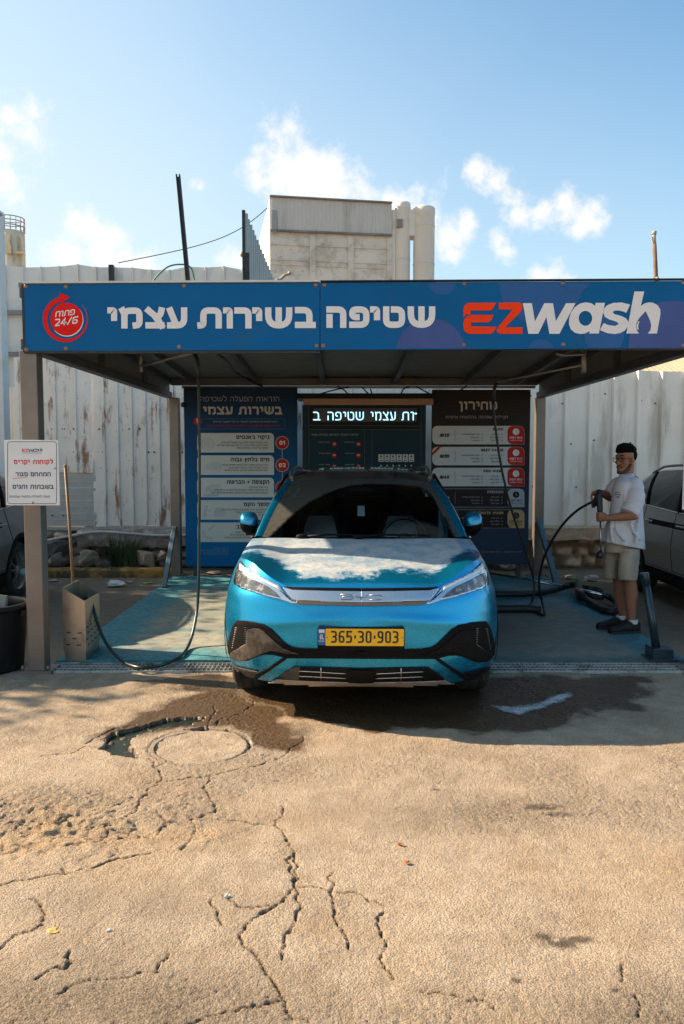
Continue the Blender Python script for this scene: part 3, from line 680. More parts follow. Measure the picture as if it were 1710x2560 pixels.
def build_backdrop():
    # ---- concrete works building
    a = at(674, 494, 70); ztop = a.z; zmid = Zz(574, 70); A = Vector((a.x, 70, 0)); e1 = Vector((10.55, 1.75, 0)); e2 = Vector((-2.15, 12.4, 0))
    t = thing('factory_building', 'tall pale concrete works building with ribbed metal upper storey behind the canopy', 'building', A)
    con = mat('stained_wall', (.64,.575,.49), .9, var=.08, scale=.5, bump=.25, bscale=3, stain=((.36,.29,.22), .6, .50, .55), stain2=((.13,.10,.08), 1.6, .60, .8))
    met = mat('pale_cladding', (.64,.60,.55), .6, .1, var=.06, scale=.3, stain=((.40,.36,.31), .5, .55, .5), streak=.12)
    mb = MB()
    def blk(mb, p, u, v, z0, z1):
        vs = [p, p+u, p+u+v, p+v]; mb.add([tuple(q+Vector((0,0,z0))) for q in vs]+[tuple(q+Vector((0,0,z1))) for q in vs], [(0,1,5,4),(1,2,6,5),(2,3,7,6),(3,0,4,7),(4,5,6,7),(3,2,1,0)])
    blk(mb, A, e1, e2, 0, zmid); obj('wall', mb, con, t)
    mb = MB(); u = e1.normalized(); nf = Vector((u.y, -u.x, 0)); n = 46
    off = nf*.12; pts = []
    for i in range(n):
        for f_, h in ((0,0),(.72,0),(.8,.10),(.92,.10)): pts.append(A+off+e1*((i+f_)/n)+nf*h)
    pts.append(A+off+e1)
    w = len(pts); mb.add([tuple(p+Vector((0,0,zmid+.02))) for p in pts]+[tuple(p+Vector((0,0,ztop))) for p in pts], [(i,i+1,w+i+1,w+i) for i in range(w-1)])
    blk(mb, A+e1*.002, e1*.996, e2, zmid+.02, ztop-.05)
    obj('metal_cladding', mb, met, t)
    mb = MB(); mb.beam(A+off*2+Vector((0,0,zmid-.12)), A+off*2+e1+Vector((0,0,zmid-.06)), .2, .16); mb.beam(A+off*2+Vector((0,0,ztop+.06)), A+off*2+e1+Vector((0,0,ztop+.04)), .3, .12)
    obj('flashing', mb, mat('dark_flashing', (.20,.175,.15), .8, var=.3, scale=.7), t)
    mb = MB()
    for f_ in (.345, .66, .985): mb.beam(A+e1*f_+nf*.06, A+e1*f_+nf*.06+Vector((0,0,zmid-.3)), .5, .12, up=nf)
    for zz in (Zz(610,70), Zz(648,70), Zz(660,70)): mb.beam(A+nf*.05+Vector((0,0,zz)), A+e1*.98+nf*.05+Vector((0,0,zz)), .09, .10)
    obj('concrete_frame', mb, con, t)
    mb = MB(); p = A+e1*.015+nf*.26; blk(mb, p+Vector((0,0,ztop-3.0)), u*.42, nf*.04, 0, 1.9); obj('vent_panel', mb, mat('blue_grey', (.28,.29,.30), .7), t)
    # ---- silos
    sm = mat('silo_white', (.64,.60,.54), .75, var=.06, scale=.4, stain=((.36,.32,.27), .8, .58, .5), streak=.2)
    for k, (x0, x1, yt, lab) in enumerate(((985,1022,511,'nearer pale silo beside the works building with a small square vent'), (1030,1082,523,'wider pale silo at the right end of the works building'))):
        c = Vector((X((x0+x1)/2, 72), 72, 0)); r = (x1-x0)/2/F*72; zt = Zz(yt, 72)
        t = thing('silo', lab, 'silo', c, 'silos beside the works building')
        mb = MB(); mb.lathe((c.x,c.y,0), [(r,0),(r,zt-.5),(r*1.04,zt-.45),(r*1.04,zt),(r*.9,zt+.12),(0.01,zt+.15)], 40); obj('shell', mb, sm, t)
        for i in range(5): mb = MB(); z = zt-1.5-i*3.3; mb.lathe((c.x,c.y,0), [(r,z-.05),(r+.03,z-.05),(r+.03,z+.05),(r,z+.05)], 40); obj('hoop', mb, sm, t)
        if k == 0:
            mb = MB(); mb.box((X(990,71), 72-r-.15, Zz(566,71)), (X(1004,71), 72-r+.4, Zz(546,71))); obj('vent', mb, mat('vent_dark', (.22,.20,.18), .8), t)
            mb = MB(); mb.box((X(971,72), 72-.3, 0), (X(986,72), 73.5, Zz(527,72))); obj('stair_shaft', mb, sm, t)
            mb = MB(); mb.box((X(1018,72), 71.6, Zz(592,72)), (X(1034,72), 73.2, Zz(527,72))); obj('link_duct', mb, sm, t)
    # ---- small rusty silo at the left
    c = Vector((X(42,60), 60, 0)); r = 33/F*60; zt = Zz(581,60)
    t = thing('rusty_silo', 'small cream rust-stained silo with a railing on top, behind the left fence', 'silo', c)
    rm = mat('rusty_cream', (.72,.58,.40), .8, var=.12, scale=.8, stain=((.22,.10,.04), 1.5, .56, .75), streak=.3)
    mb = MB(); mb.lathe((c.x,c.y,0), [(r,0),(r,zt),(.01,zt+.2)], 40); obj('shell', mb, rm, t)
    mb = MB()
    for z in (zt+.35, zt+.7, zt+.98):
        mb.tube([(c.x+r*math.cos(2*math.pi*k/32), c.y+r*math.sin(2*math.pi*k/32), z) for k in range(33)], .035, 6)
    for k in range(16): a_ = 2*math.pi*k/16; mb.cyl((c.x+r*math.cos(a_), c.y+r*math.sin(a_), zt), (c.x+r*math.cos(a_), c.y+r*math.sin(a_), zt+1), .03, n=6)
    obj('railing', mb, mat('rail_grey', (.25,.22,.19), .7), t)
    mb = MB(); mb.box((X(22,59), 60-r-.12, Zz(634,59)), (X(43,59), 60-r+.3, Zz(586,59))); obj('hatch', mb, rm, t)
    mb = MB(); mb.tube(spline([(c.x+r*.85,c.y-r*.6,zt-1.0+.6),(c.x+r*1.02,c.y-r*.6,zt-.5),(c.x+r*1.12,c.y-r*.6,zt-1.2),(c.x+r*1.12,c.y-r*.6,zt-5)],6), .09, 8); mb.box((c.x+r*.7,c.y-r*1.05,zt-1.75),(c.x+r*1.25,c.y-r*.4,zt-1.65)); obj('pipe', mb, rm, t)
    # ---- tall pale sheet fence behind
    t = thing('tall_fence', 'tall pale grey sheet-metal fence rising behind the left half of the canopy', 'fence', (-5, 16, 0))
    xa, xb = -9.5, X(612,16); npan = 22; hts = [random.Random(50+i).uniform(-.05,.05) for i in range(npan+1)]
    zt = lambda s: 5.47-.10*s+hts[int(s*npan*.999)]
    mb = MB(); corrugated(mb, (xa,16), (xb,16), 0, zt, .36, .05, .05); obj('sheeting', mb, grey_sheet, t)
    mb = MB()
    for z in (Zz(781,15.9), Zz(885,15.9), 1.4): mb = MB(); mb.box((xa, 15.86, z-.04), (xb, 15.93, z+.04)); obj('rail', mb, mat('rail_steel', (.22,.23,.23), .5, .4), t)
    for px, pt in ((288,663),(622,633)): mb = MB(); x = X(px,15.8); mb.box((x-.045, 15.75, 0), (x+.045, 15.85, Zz(pt,15.8))); obj('post', mb, dark_steel, t)
    # ---- the run of fence turning away
    t = thing('receding_fence', 'grey corrugated fence run turning away steeply beside the works building', 'fence', (X(613,16), 16, 0))
    ztf = lambda s: 6.55-.25*s
    mb = MB(); corrugated(mb, (X(613,16.1),16.1), (X(682,21),21.0), 0, ztf, .33, .12, .05, 1); obj('sheeting', mb, mat('grey_blue_sheet', (.30,.33,.33), .5, .25, var=.08, scale=1, stain=((.16,.16,.15), 2, .6, .5), streak=.2), t)
    mb = MB(); x = X(614,16.0); mb.box((x-.03,15.98,0),(x+.03,16.06,6.5)); obj('post', mb, dark_steel, t)
    # ---- rusty front fence on the stone wall, left half, and the cleaner right half
    YF = 12.2
    t = thing('rusty_fence', 'white rust-streaked corrugated fence on the stone wall at the left', 'fence', (-3, YF, .6))
    mb = MB(); corrugated(mb, (X(232,YF),YF), (-.2,YF), .60, lambda s: 3.15-.05*s, .21, .06, .035, 1, lambda s: .60+.03*math.sin(s*9)); obj('sheeting', mb, white_metal, t)
    mb = MB(); corrugated(mb, (X(45,YF),YF-.02), (X(233,YF),YF-.02), 1.5, lambda s: 3.18, .31, .05, .03, 1, lambda s: 1.46-.03*s); obj('upper_sheet', mb, white_metal, t)
    mb = MB()
    z0, z1 = .62, 1.5; n = 9
    for k in range(n):
        z = z0+(z1-z0)*k/n; mb.box((X(60,YF), YF+.01-.012*(k % 2), z), (X(234,YF)+.02, YF+.04, z+(z1-z0)/n-.006))
    obj('siding_boards', mb, mat('grey_siding', (.42,.42,.40), .6, var=.1, stain=((.22,.16,.12), 3, .6, .5)), t)
    mb = MB(); mb.box((X(45,YF)-.01, YF-.03, .6),(X(45,YF)+.05, YF+.05, 3.18)); mb.box((-3.9,YF+.06,2.2),(-.2,YF+.1,2.27)); obj('post', mb, white_metal, t)
    mb = MB(); rs = random.Random(4)
    for k in range(30): x = rs.uniform(-4.9,-2.0); z = rs.choice((.78,1.75,2.1,2.9)); mb.ball((x, YF-.015, z), .014, 6, 4)
    obj('screw', mb, mat('dark_screw', (.05,.04,.035), .7), t)
    t = thing('pale_fence', 'clean pale corrugated fence on the stone wall at the right, behind the man', 'fence', (3, YF, .6))
    mb = MB(); corrugated(mb, (-.195,YF-.01), (8.6,YF-.01), .60, lambda s: 3.0-.04*s+.01*math.sin(s*40), .365, .10, .062, 1); obj('sheeting', mb, white_clean, t)
    mb = MB()
    for k in range(34): x = rs.uniform(2.6,6); z = rs.choice((.8,1.2,1.9,2.5,2.62)); mb.ball((x, YF-.02, z+rs.uniform(-.03,.03)), .013, 6, 4)
    obj('screw', mb, mat('dark_screw', (.05,.04,.035)), t)
    # ---- low panel between the white post and the rusty fence
    t = thing('low_sheet', 'low white sheet panel between the white post and the rusty fence', 'fence panel', (-5.6, 12.9, 0))
    mb = MB(); corrugated(mb, (-8.5,12.9),(X(60,12.9),12.9), 0, lambda s: Zz(969,12.9), .4, .05, .03, 1); obj('sheet', mb, white_clean, t)
    # ---- dark leaning post, stub, wire, lamp
    def tilted(name, label, cat, a, b, Y, w, d, m):
        p, q = at(*a, Y), at(*b, Y); k = p.z/(q.z-p.z); base = p-(q-p)*k
        mb = MB()
        for s in (-1,1): mb.beam(base+Vector((s*w/2,0,0)), q+Vector((s*w/2,0,0)), .02, d)
        mb.beam(base, q-Vector((0,0,.04)), w-.02, .02); o = obj(name, mb, m, origin=base); tag(o, label, cat); return o
    tilted('steel_post', 'tall dark steel channel post leaning above the canopy against the sky', 'post', (470,703), (445,436), 14.5, .056, .06, dark_steel)
    t = thing('utility_pole', 'short weathered wooden pole against the sky above the right end of the sign', 'pole', (X(1640,30), 30, 0))
    mb = MB(); p0 = at(1640,705,30); p1 = at(1636,610,30); p2 = at(1635,580,30); mb.tube([(p0.x+.02,30,0), p0, p1], [.12,.085,.075], 10); obj('shaft', mb, mat('pole_wood', (.16,.105,.07), .9, var=.3, scale=3), t)
    mb = MB(); mb.cyl(p1, p2, .07, .06, 10); mb.cyl(p2-Vector((0,0,.1)), p2+Vector((.02,0,.03)), .085, .08, 10); mb.beam(at(1630,592,30), at(1636,625,30), .05, .05); mb.beam(at(1618,700,29.9), at(1640,697,29.9), .06, .06); mb.ball(at(1643,698,29.9), .09, 8, 6); obj('fitting', mb, mat('pole_cap', (.32,.29,.25), .7), t)
    a, b = at(296,657,20), at(668,520,62); mb = MB(); n = 24
    mb.tube([a.lerp(b, i/n)-Vector((0,0,1.2*math.sin(math.pi*i/n)*.5)) for i in range(n+1)], [.012+.022*i/n for i in range(n+1)], 5); tag(obj('overhead_wire', mb, dark_steel), 'thin overhead wire running from the fence up to the works building', 'wire')
    mb = MB(); mb.tube(spline([at(x,y,15.7) for x,y in ((375,712),(395,688),(422,666),(455,661),(476,668),(484,690),(488,712))],8), .016, 6); tag(obj('green_cable', mb, mat('green_pvc', (.02,.16,.10), .5)), 'looped green cable over the top of the tall pale fence', 'cable')
    t = thing('street_lamp', 'tiny lamp on a short arm left of the receding fence', 'lamp', at(616,640,17)*1.0); 
    mb = MB(); mb.tube(spline([at(618,655,17),at(612,628,17),at(606,628,17)],5), .02, 6); mb.tube([at(618,655,17),at(619,700,17)],.02,6); obj('arm', mb, grey_steel, t)
    mb = MB(); mb.ball(at(606,636,17), (.05,.05,.06), 10, 8); obj('lamp_head', mb, mat('lamp_brown', (.25,.14,.06), .5), t)
    # ---- white column with a blue lamp at the left edge
    Yc = 10.6; x1 = X(13,Yc); t = thing('white_column', 'tall white painted steel column with a blue cap at the left edge', 'column', (x1-.12, Yc, 0))
    cm = mat('white_paint', (.66,.66,.64), .5, var=.05, stain=((.10,.08,.06), 9, .70, .9), stain2=((.45,.42,.38), 3, .55, .5))
    mb = MB(); mb.box((x1-.24, Yc, 0), (x1, Yc+.2, Zz(521,Yc))); obj('shaft', mb, cm, t, bev=.01)
    mb = MB(); mb.cyl((x1-.12,Yc+.1,Zz(521,Yc)), (x1-.12,Yc+.1,Zz(498,Yc)), .085, .08, 16); obj('blue_cap', mb, mat('blue_plastic', (.01,.14,.42), .3), t)
    mb = MB(); mb.box((x1-.2,Yc-.16,Zz(541,Yc)),(x1+.07,Yc-.02,Zz(537,Yc))); mb.beam((x1-.15,Yc-.1,Zz(560,Yc)),(x1+.01,Yc-.1,Zz(550,Yc)),.06,.05); obj('bracket', mb, grey_steel, t)
    # ---- shed roof beyond the right fence
    t = thing('shed', 'brown corrugated shed roof showing above the right fence', 'shed', (9.5, 21, 0))
    mb = MB(); n = 60; xa, xb = 6.4, 14.5; vs = []
    for i in range(n*2+1):
        x = xa+(xb-xa)*i/(n*2); h = .035*(i % 2)
        vs += [(x, 18.5, 3.55+h), (x+.5, 23.5, 5.1+h)]
    mb.add(vs, [(2*i,2*i+2,2*i+3,2*i+1) for i in range(n*2)]); obj('roof', mb, mat('brown_roof', (.40,.29,.19), .7, var=.15, scale=2, stain=((.10,.07,.05), 1.2, .6, .6)), t, solid=.03)
    mb = MB(); mb.box((6.8,18.8,0),(14.3,23.2,3.5)); obj('wall', mb, mat('shed_wall', (.4,.37,.32), .9), t)
    # ---- stone wall
    sw = bpy.data.materials.new('field_stone'); sw.use_nodes = True; nt = sw.node_tree; N = nt.nodes; L = nt.links; b = N['Principled BSDF']; b.inputs['Roughness'].default_value = .95
    ca = N.new('ShaderNodeVertexColor'); ca.layer_name = 'tone'; tc = N.new('ShaderNodeTexCoord'); nn = N.new('ShaderNodeTexNoise'); nn.inputs['Scale'].default_value = 14; nn.inputs['Detail'].default_value = 7; L.new(tc.outputs['Object'], nn.inputs['Vector'])
    mx = N.new('ShaderNodeMixRGB'); mx.blend_type = 'OVERLAY'; mx.inputs[0].default_value = .7; L.new(ca.outputs[0], mx.inputs[1]); L.new(nn.outputs['Fac'], mx.inputs[2]); L.new(mx.outputs[0], b.inputs['Base Color'])
    bp = N.new('ShaderNodeBump'); bp.inputs['Strength'].default_value = .6; bp.inputs['Distance'].default_value = .02; L.new(nn.outputs['Fac'], bp.inputs['Height']); L.new(bp.outputs[0], b.inputs['Normal'])
    def stone(name, label, x0, x1, yb, zt, seed, tonef):
        rs = np.random.RandomState(seed); nx, nz = int((x1-x0)/.035), 20
        cells = []
        z = 0.0
        while z < zt+.1:
            h = rs.uniform(.10,.20); x = x0-.2
            while x < x1+.2:
                w = rs.uniform(.16,.42); cells.append((x+w/2+rs.uniform(-.03,.03), z+h/2+rs.uniform(-.03,.03), w/2, h/2, rs.rand())); x += w
            z += h
        C = np.array(cells); xs = np.linspace(x0, x1, nx); zs = np.linspace(-.05, zt, nz); XX, ZZ = np.meshgrid(xs, zs)
        d = np.maximum(np.abs(XX[...,None]-C[:,0])/C[:,2], np.abs(ZZ[...,None]-C[:,1])/C[:,3])+.35*np.hypot((XX[...,None]-C[:,0])/C[:,2], (ZZ[...,None]-C[:,1])/C[:,3])
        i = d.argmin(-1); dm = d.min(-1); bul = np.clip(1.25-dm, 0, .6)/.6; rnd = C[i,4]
        yy = yb-(bul**.6)*(.05+.13*rnd)-(fbm(XX*9, ZZ*9, 4)-.45)*.10 + ZZ*.12
        vs = np.stack([XX, yy, ZZ], -1).reshape(-1,3); w = nx
        fs = [(a*w+c, a*w+c+1, (a+1)*w+c+1, (a+1)*w+c) for a in range(nz-1) for c in range(nx-1)]
        mb = MB(); mb.add([tuple(v) for v in vs], fs, True)
        k = len(mb.v); mb.add([(x0,yb,zt),(x1,yb,zt),(x1,yb+.6,zt),(x0,yb+.6,zt)], [(0,1,2,3)])
        o = obj(name, mb, sw, fixn=False); me = o.data
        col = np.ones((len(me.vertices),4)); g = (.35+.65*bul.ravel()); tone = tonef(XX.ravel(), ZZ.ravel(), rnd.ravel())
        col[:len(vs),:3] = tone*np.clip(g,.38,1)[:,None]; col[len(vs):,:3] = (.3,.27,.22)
        me.color_attributes.new('tone','FLOAT_COLOR','POINT').data.foreach_set('color', col.ravel())
        tag(o, label, 'wall'); return o
    def tl(x, z, r): return np.stack([.17+.22*r, .14+.17*r, .115+.13*r], -1)
    def tr(x, z, r): return np.stack([.52+.26*r, .37+.20*r, .25+.14*r], -1)
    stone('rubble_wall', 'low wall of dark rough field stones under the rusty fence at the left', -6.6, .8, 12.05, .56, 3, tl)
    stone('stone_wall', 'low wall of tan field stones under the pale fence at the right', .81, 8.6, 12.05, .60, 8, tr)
    # concrete caps on both walls
    mb = MB(); mb.grid(lambda u,v: (-3.95+u*4.7, 11.83-.10*math.sin(min(1,v*1.0)*3.14)*.3+(fbm(np.array([u*30]),np.array([v*3]),3)[0]-.45)*.06, .34+.26*v+(fbm(np.array([u*40]),np.array([9.]),3)[0]-.45)*.08*(1-v)), 120, 8); mb.add([(-3.95,11.83,.60),(.75,11.83,.60),(.75,12.4,.61),(-3.95,12.4,.61)],[(0,1,2,3)])
    tag(obj('concrete_cap', mb, mat('flaking_cap', (.30,.24,.21), .9, var=.2, scale=8, stain=((.52,.48,.44), 10, .52, .8), bump=.5)), 'flaking whitewashed concrete cap on top of the dark stone wall', 'wall cap')
    mb = MB(); mb.grid(lambda u,v: (.85+u*7.7, 11.80+(fbm(np.array([u*50]),np.array([v*3]),3)[0]-.45)*.07, .45+.17*v+(fbm(np.array([u*60]),np.array([4.]),3)[0]-.45)*.10*(1-v)), 160, 6); mb.add([(.85,11.80,.62),(8.55,11.80,.62),(8.55,12.4,.63),(.85,12.4,.63)],[(0,1,2,3)])
    tag(obj('mortar_cap', mb, mat('tan_cap', (.50,.37,.25), .95, var=.2, scale=9, bump=.6)), 'tan mortar cap along the top of the right stone wall', 'wall cap')
    # loose rocks in front of the rubble wall
    rs = random.Random(12)
    for k, (px, py, s, lab) in enumerate(((135,1375,.20,'squarish grey rock at the foot of the rubble wall by the front post'),(152,1400,.16,'small grey rock under the squarish one by the front post'),(238,1395,.19,'pale ribbed rock left of the grass clump'),(205,1405,.15,'reddish slab lying tilted by the broom handle'),(270,1415,.13,'low rock just left of the grass clump'),(375,1395,.18,'pale rounded rock right of the grass clump'),(350,1400,.14,'smaller rock touching the grass clump on its right'),(412,1390,.12,'tan block by the back left post'))):
        p = gp(px, py+24); c = Vector((p.x*11.6/p.y, 11.55-.08*(k % 3), 0)); zc = at(px, py, c.y).z
        bm = bmesh.new(); bmesh.ops.create_icosphere(bm, subdivisions=4, radius=1); ph = rs.uniform(0,50)
        for _ in range(13):
            nn_ = Vector((rs.gauss(0,1),rs.gauss(0,1),rs.gauss(0,1))).normalized(); dd = rs.uniform(.55,.8)
            for v in bm.verts:
                e_ = v.co.dot(nn_)-dd
                if e_ > 0: v.co = v.co-nn_*e_
        for v in bm.verts:
            q = v.co; h = 1+.35*(vnoise(np.array([q.x*1.6+ph]), np.array([q.y*1.6+q.z*1.9]))[0]-.5); v.co = Vector((q.x*s*1.25*h, q.y*s*.8*h, q.z*s*.75*h))
        bmesh.ops.rotate(bm, verts=bm.verts, cent=(0,0,0), matrix=Matrix.Rotation(rs.uniform(-.5,.5),3,'Y')@Matrix.Rotation(rs.uniform(0,3),3,'Z'))
        me = bpy.data.meshes.new('rock'); bm.to_mesh(me); bm.free(); o = link('rock', me, mat('rock_%s' % ('pale' if k in (2,5,7) else 'red' if k == 3 else 'grey'), (.28,.22,.165) if k in (2,5,7) else (.26,.17,.12) if k == 3 else (.13,.115,.10), .95, var=.3, scale=12, bump=.9, bscale=34), origin=(0,0,0)); o.location = (c.x, c.y, max(.06, zc)); tag(o, lab, 'rock', 'loose rocks at the foot of the wall')
    # yellow kerb
    mb = MB(); n = 70; x0, x1 = -5.6, -2.34
    prof = [(11.02,-.02),(11.02,.085),(11.05,.115),(11.2,.12),(11.22,-.02)]
    vs = [(x0+(x1-x0)*i/n, y+(fbm(np.array([i*.5]),np.array([j*3.]),3)[0]-.45)*.03, z+(fbm(np.array([i*.6+9]),np.array([j*2.]),3)[0]-.45)*.03) for i in range(n+1) for j,(y,z) in enumerate(prof)]
    mb.add(vs, [(i*5+j,(i+1)*5+j,(i+1)*5+j+1,i*5+j+1) for i in range(n) for j in range(4)], True)
    struct('kerb', mb, mat('worn_yellow', (.34,.18,.035), .9, var=.3, scale=5, stain=((.075,.055,.035), 4, .46, .9), bump=.5))
    # white conduit along the wall
    mb = MB(); mb.tube(spline([at(x,y,11.75) for x,y in ((60,1366),(115,1352),(170,1341),(235,1330),(300,1332),(380,1338),(470,1338))],8), .022, 8)
    tag(obj('conduit', mb, mat('grey_pvc', (.48,.48,.46), .5)), 'pale plastic conduit running along the top of the dark stone wall', 'pipe')
    # grass clump and weeds
    def clump(label, px, py, Y, h, n, spread, seed, colr):
        rs = random.Random(seed); c = at(px, py, Y); mb = MB()
        for k in range(n):
            a = rs.uniform(0,6.28); d = rs.uniform(0,spread); hh = h*rs.uniform(.45,1.1); b0 = Vector((c.x+d*math.cos(a), Y+d*.5*math.sin(a), max(0,c.z))); lean = Vector((rs.gauss(0,.28), rs.gauss(0,.2), 0))*hh; w = rs.uniform(.004,.009)
            ax = Vector((math.cos(a+1.3), math.sin(a+1.3), 0))*w; ps = [b0+Vector((0,0,hh*t))+lean*t*t for t in (0,.35,.7,1)]
            mb.add([ps[0]-ax, ps[0]+ax, ps[1]-ax, ps[1]+ax, ps[2]-ax*.7, ps[2]+ax*.7, ps[3]], [(0,1,3,2),(2,3,5,4),(4,5,6)])
        o = obj('grass_clump', mb, mat(colr[0], colr[1], .8, var=.35, scale=6), fixn=False); tag(o, label, 'grass clump', 'weeds along the wall'); return o
    clump('tall dark green clump of grass in front of the rubble wall', 312, 1432, 11.45, .55, 420, .22, 1, ('grass_green', (.045,.075,.025)))
    clump('small dry weed on the yellow kerb by the broom handle', 158, 1440, 11.2, .14, 60, .09, 2, ('weed_dark', (.05,.05,.02)))
    clump('low dark weed growing over the yellow kerb near the grass clump', 275, 1443, 11.1, .16, 70, .10, 3, ('weed_dark', (.05,.05,.02)))
    clump('small yellow-green weed at the foot of the pale fence', 1385, 1342, 11.9, .10, 50, .14, 4, ('weed_yellow', (.30,.26,.04)))
    # litter
    def scrap(label, px, py, s, col, seed, flatn=.35, z=0.0):
        rs = random.Random(seed); c = gp(px, py, z); bm = bmesh.new(); bmesh.ops.create_icosphere(bm, subdivisions=2, radius=1)
        for v in bm.verts: q = v.co; h = rs.uniform(.6,1.2); v.co = Vector((q.x*s*h, q.y*s*.7*h, (q.z*.8+.8)*s*flatn*h))
        me = bpy.data.meshes.new('scrap'); bm.to_mesh(me); bm.free(); o = link('scrap', me, mat('scrap_%d' % seed, col, .6, var=.15), origin=(0,0,0)); o.location = c; tag(o, label, 'scrap', 'scraps lying on the ground')
    scrap('crumpled white plastic bag on the asphalt left of the wash pad', 287, 1466, .13, (.62,.62,.62), 1)
    scrap('small yellow scrap against the crumpled white bag', 307, 1466, .055, (.75,.42,.04), 2, .5)
    scrap('pink scrap of paper near the yellow kerb', 322, 1457, .055, (.45,.27,.22), 3)
    scrap('bright yellow-green leaf scrap by the rear left corner of the pad', 368, 1459, .07, (.42,.42,.08), 4, .15)
    scrap('white paper scrap against the rubble wall by the front post', 121, 1412, .10, (.6,.62,.63), 5, .7, .1)
    scrap('pale pink scrap on the asphalt near the front post', 130, 1453, .09, (.42,.33,.32), 6, .15)
    scrap('white scrap beside the back left corner board', 535, 1436, .13, (.5,.46,.4), 7, .3)
    scrap('white crumpled bag on the ground behind the man', 1478, 1452, .10, (.58,.54,.5), 8, .5)
    scrap('green crushed cup on the ground behind the vacuum hose', 1442, 1458, .045, (.02,.25,.12), 9, .8)
    scrap('pale broken plaster lump under the price board', 1272, 1425, .17, (.5,.46,.38), 10, .7)
    scrap('torn pale carton left of the crumpled white bag behind the man', 1425, 1447, .10, (.38,.31,.24), 11, .35)
    scrap('small orange leaf on the sunlit asphalt', 1000, 2112, .016, (.45,.14,.03), 12, .3)
    scrap('smaller orange leaf below the other on the sunlit asphalt', 1016, 2156, .014, (.40,.10,.02), 13, .3)
    scrap('pale blue paint fleck cluster on the sunlit asphalt', 1582, 2106, .016, (.05,.42,.62), 14, .2)
    scrap('dry yellow leaf in a crack at the lower left', 134, 2330, .026, (.50,.33,.10), 15, .2)
    scrap('second dry leaf lying right of the other at the lower left', 212, 2356, .024, (.48,.30,.09), 16, .2)
    scrap('white pebble near the middle crack', 567, 2245, .013, (.6,.57,.5), 17, .8)
    scrap('white pebble at the lower left by the dry leaves', 272, 2331, .011, (.6,.57,.5), 18, .8)
build_backdrop()
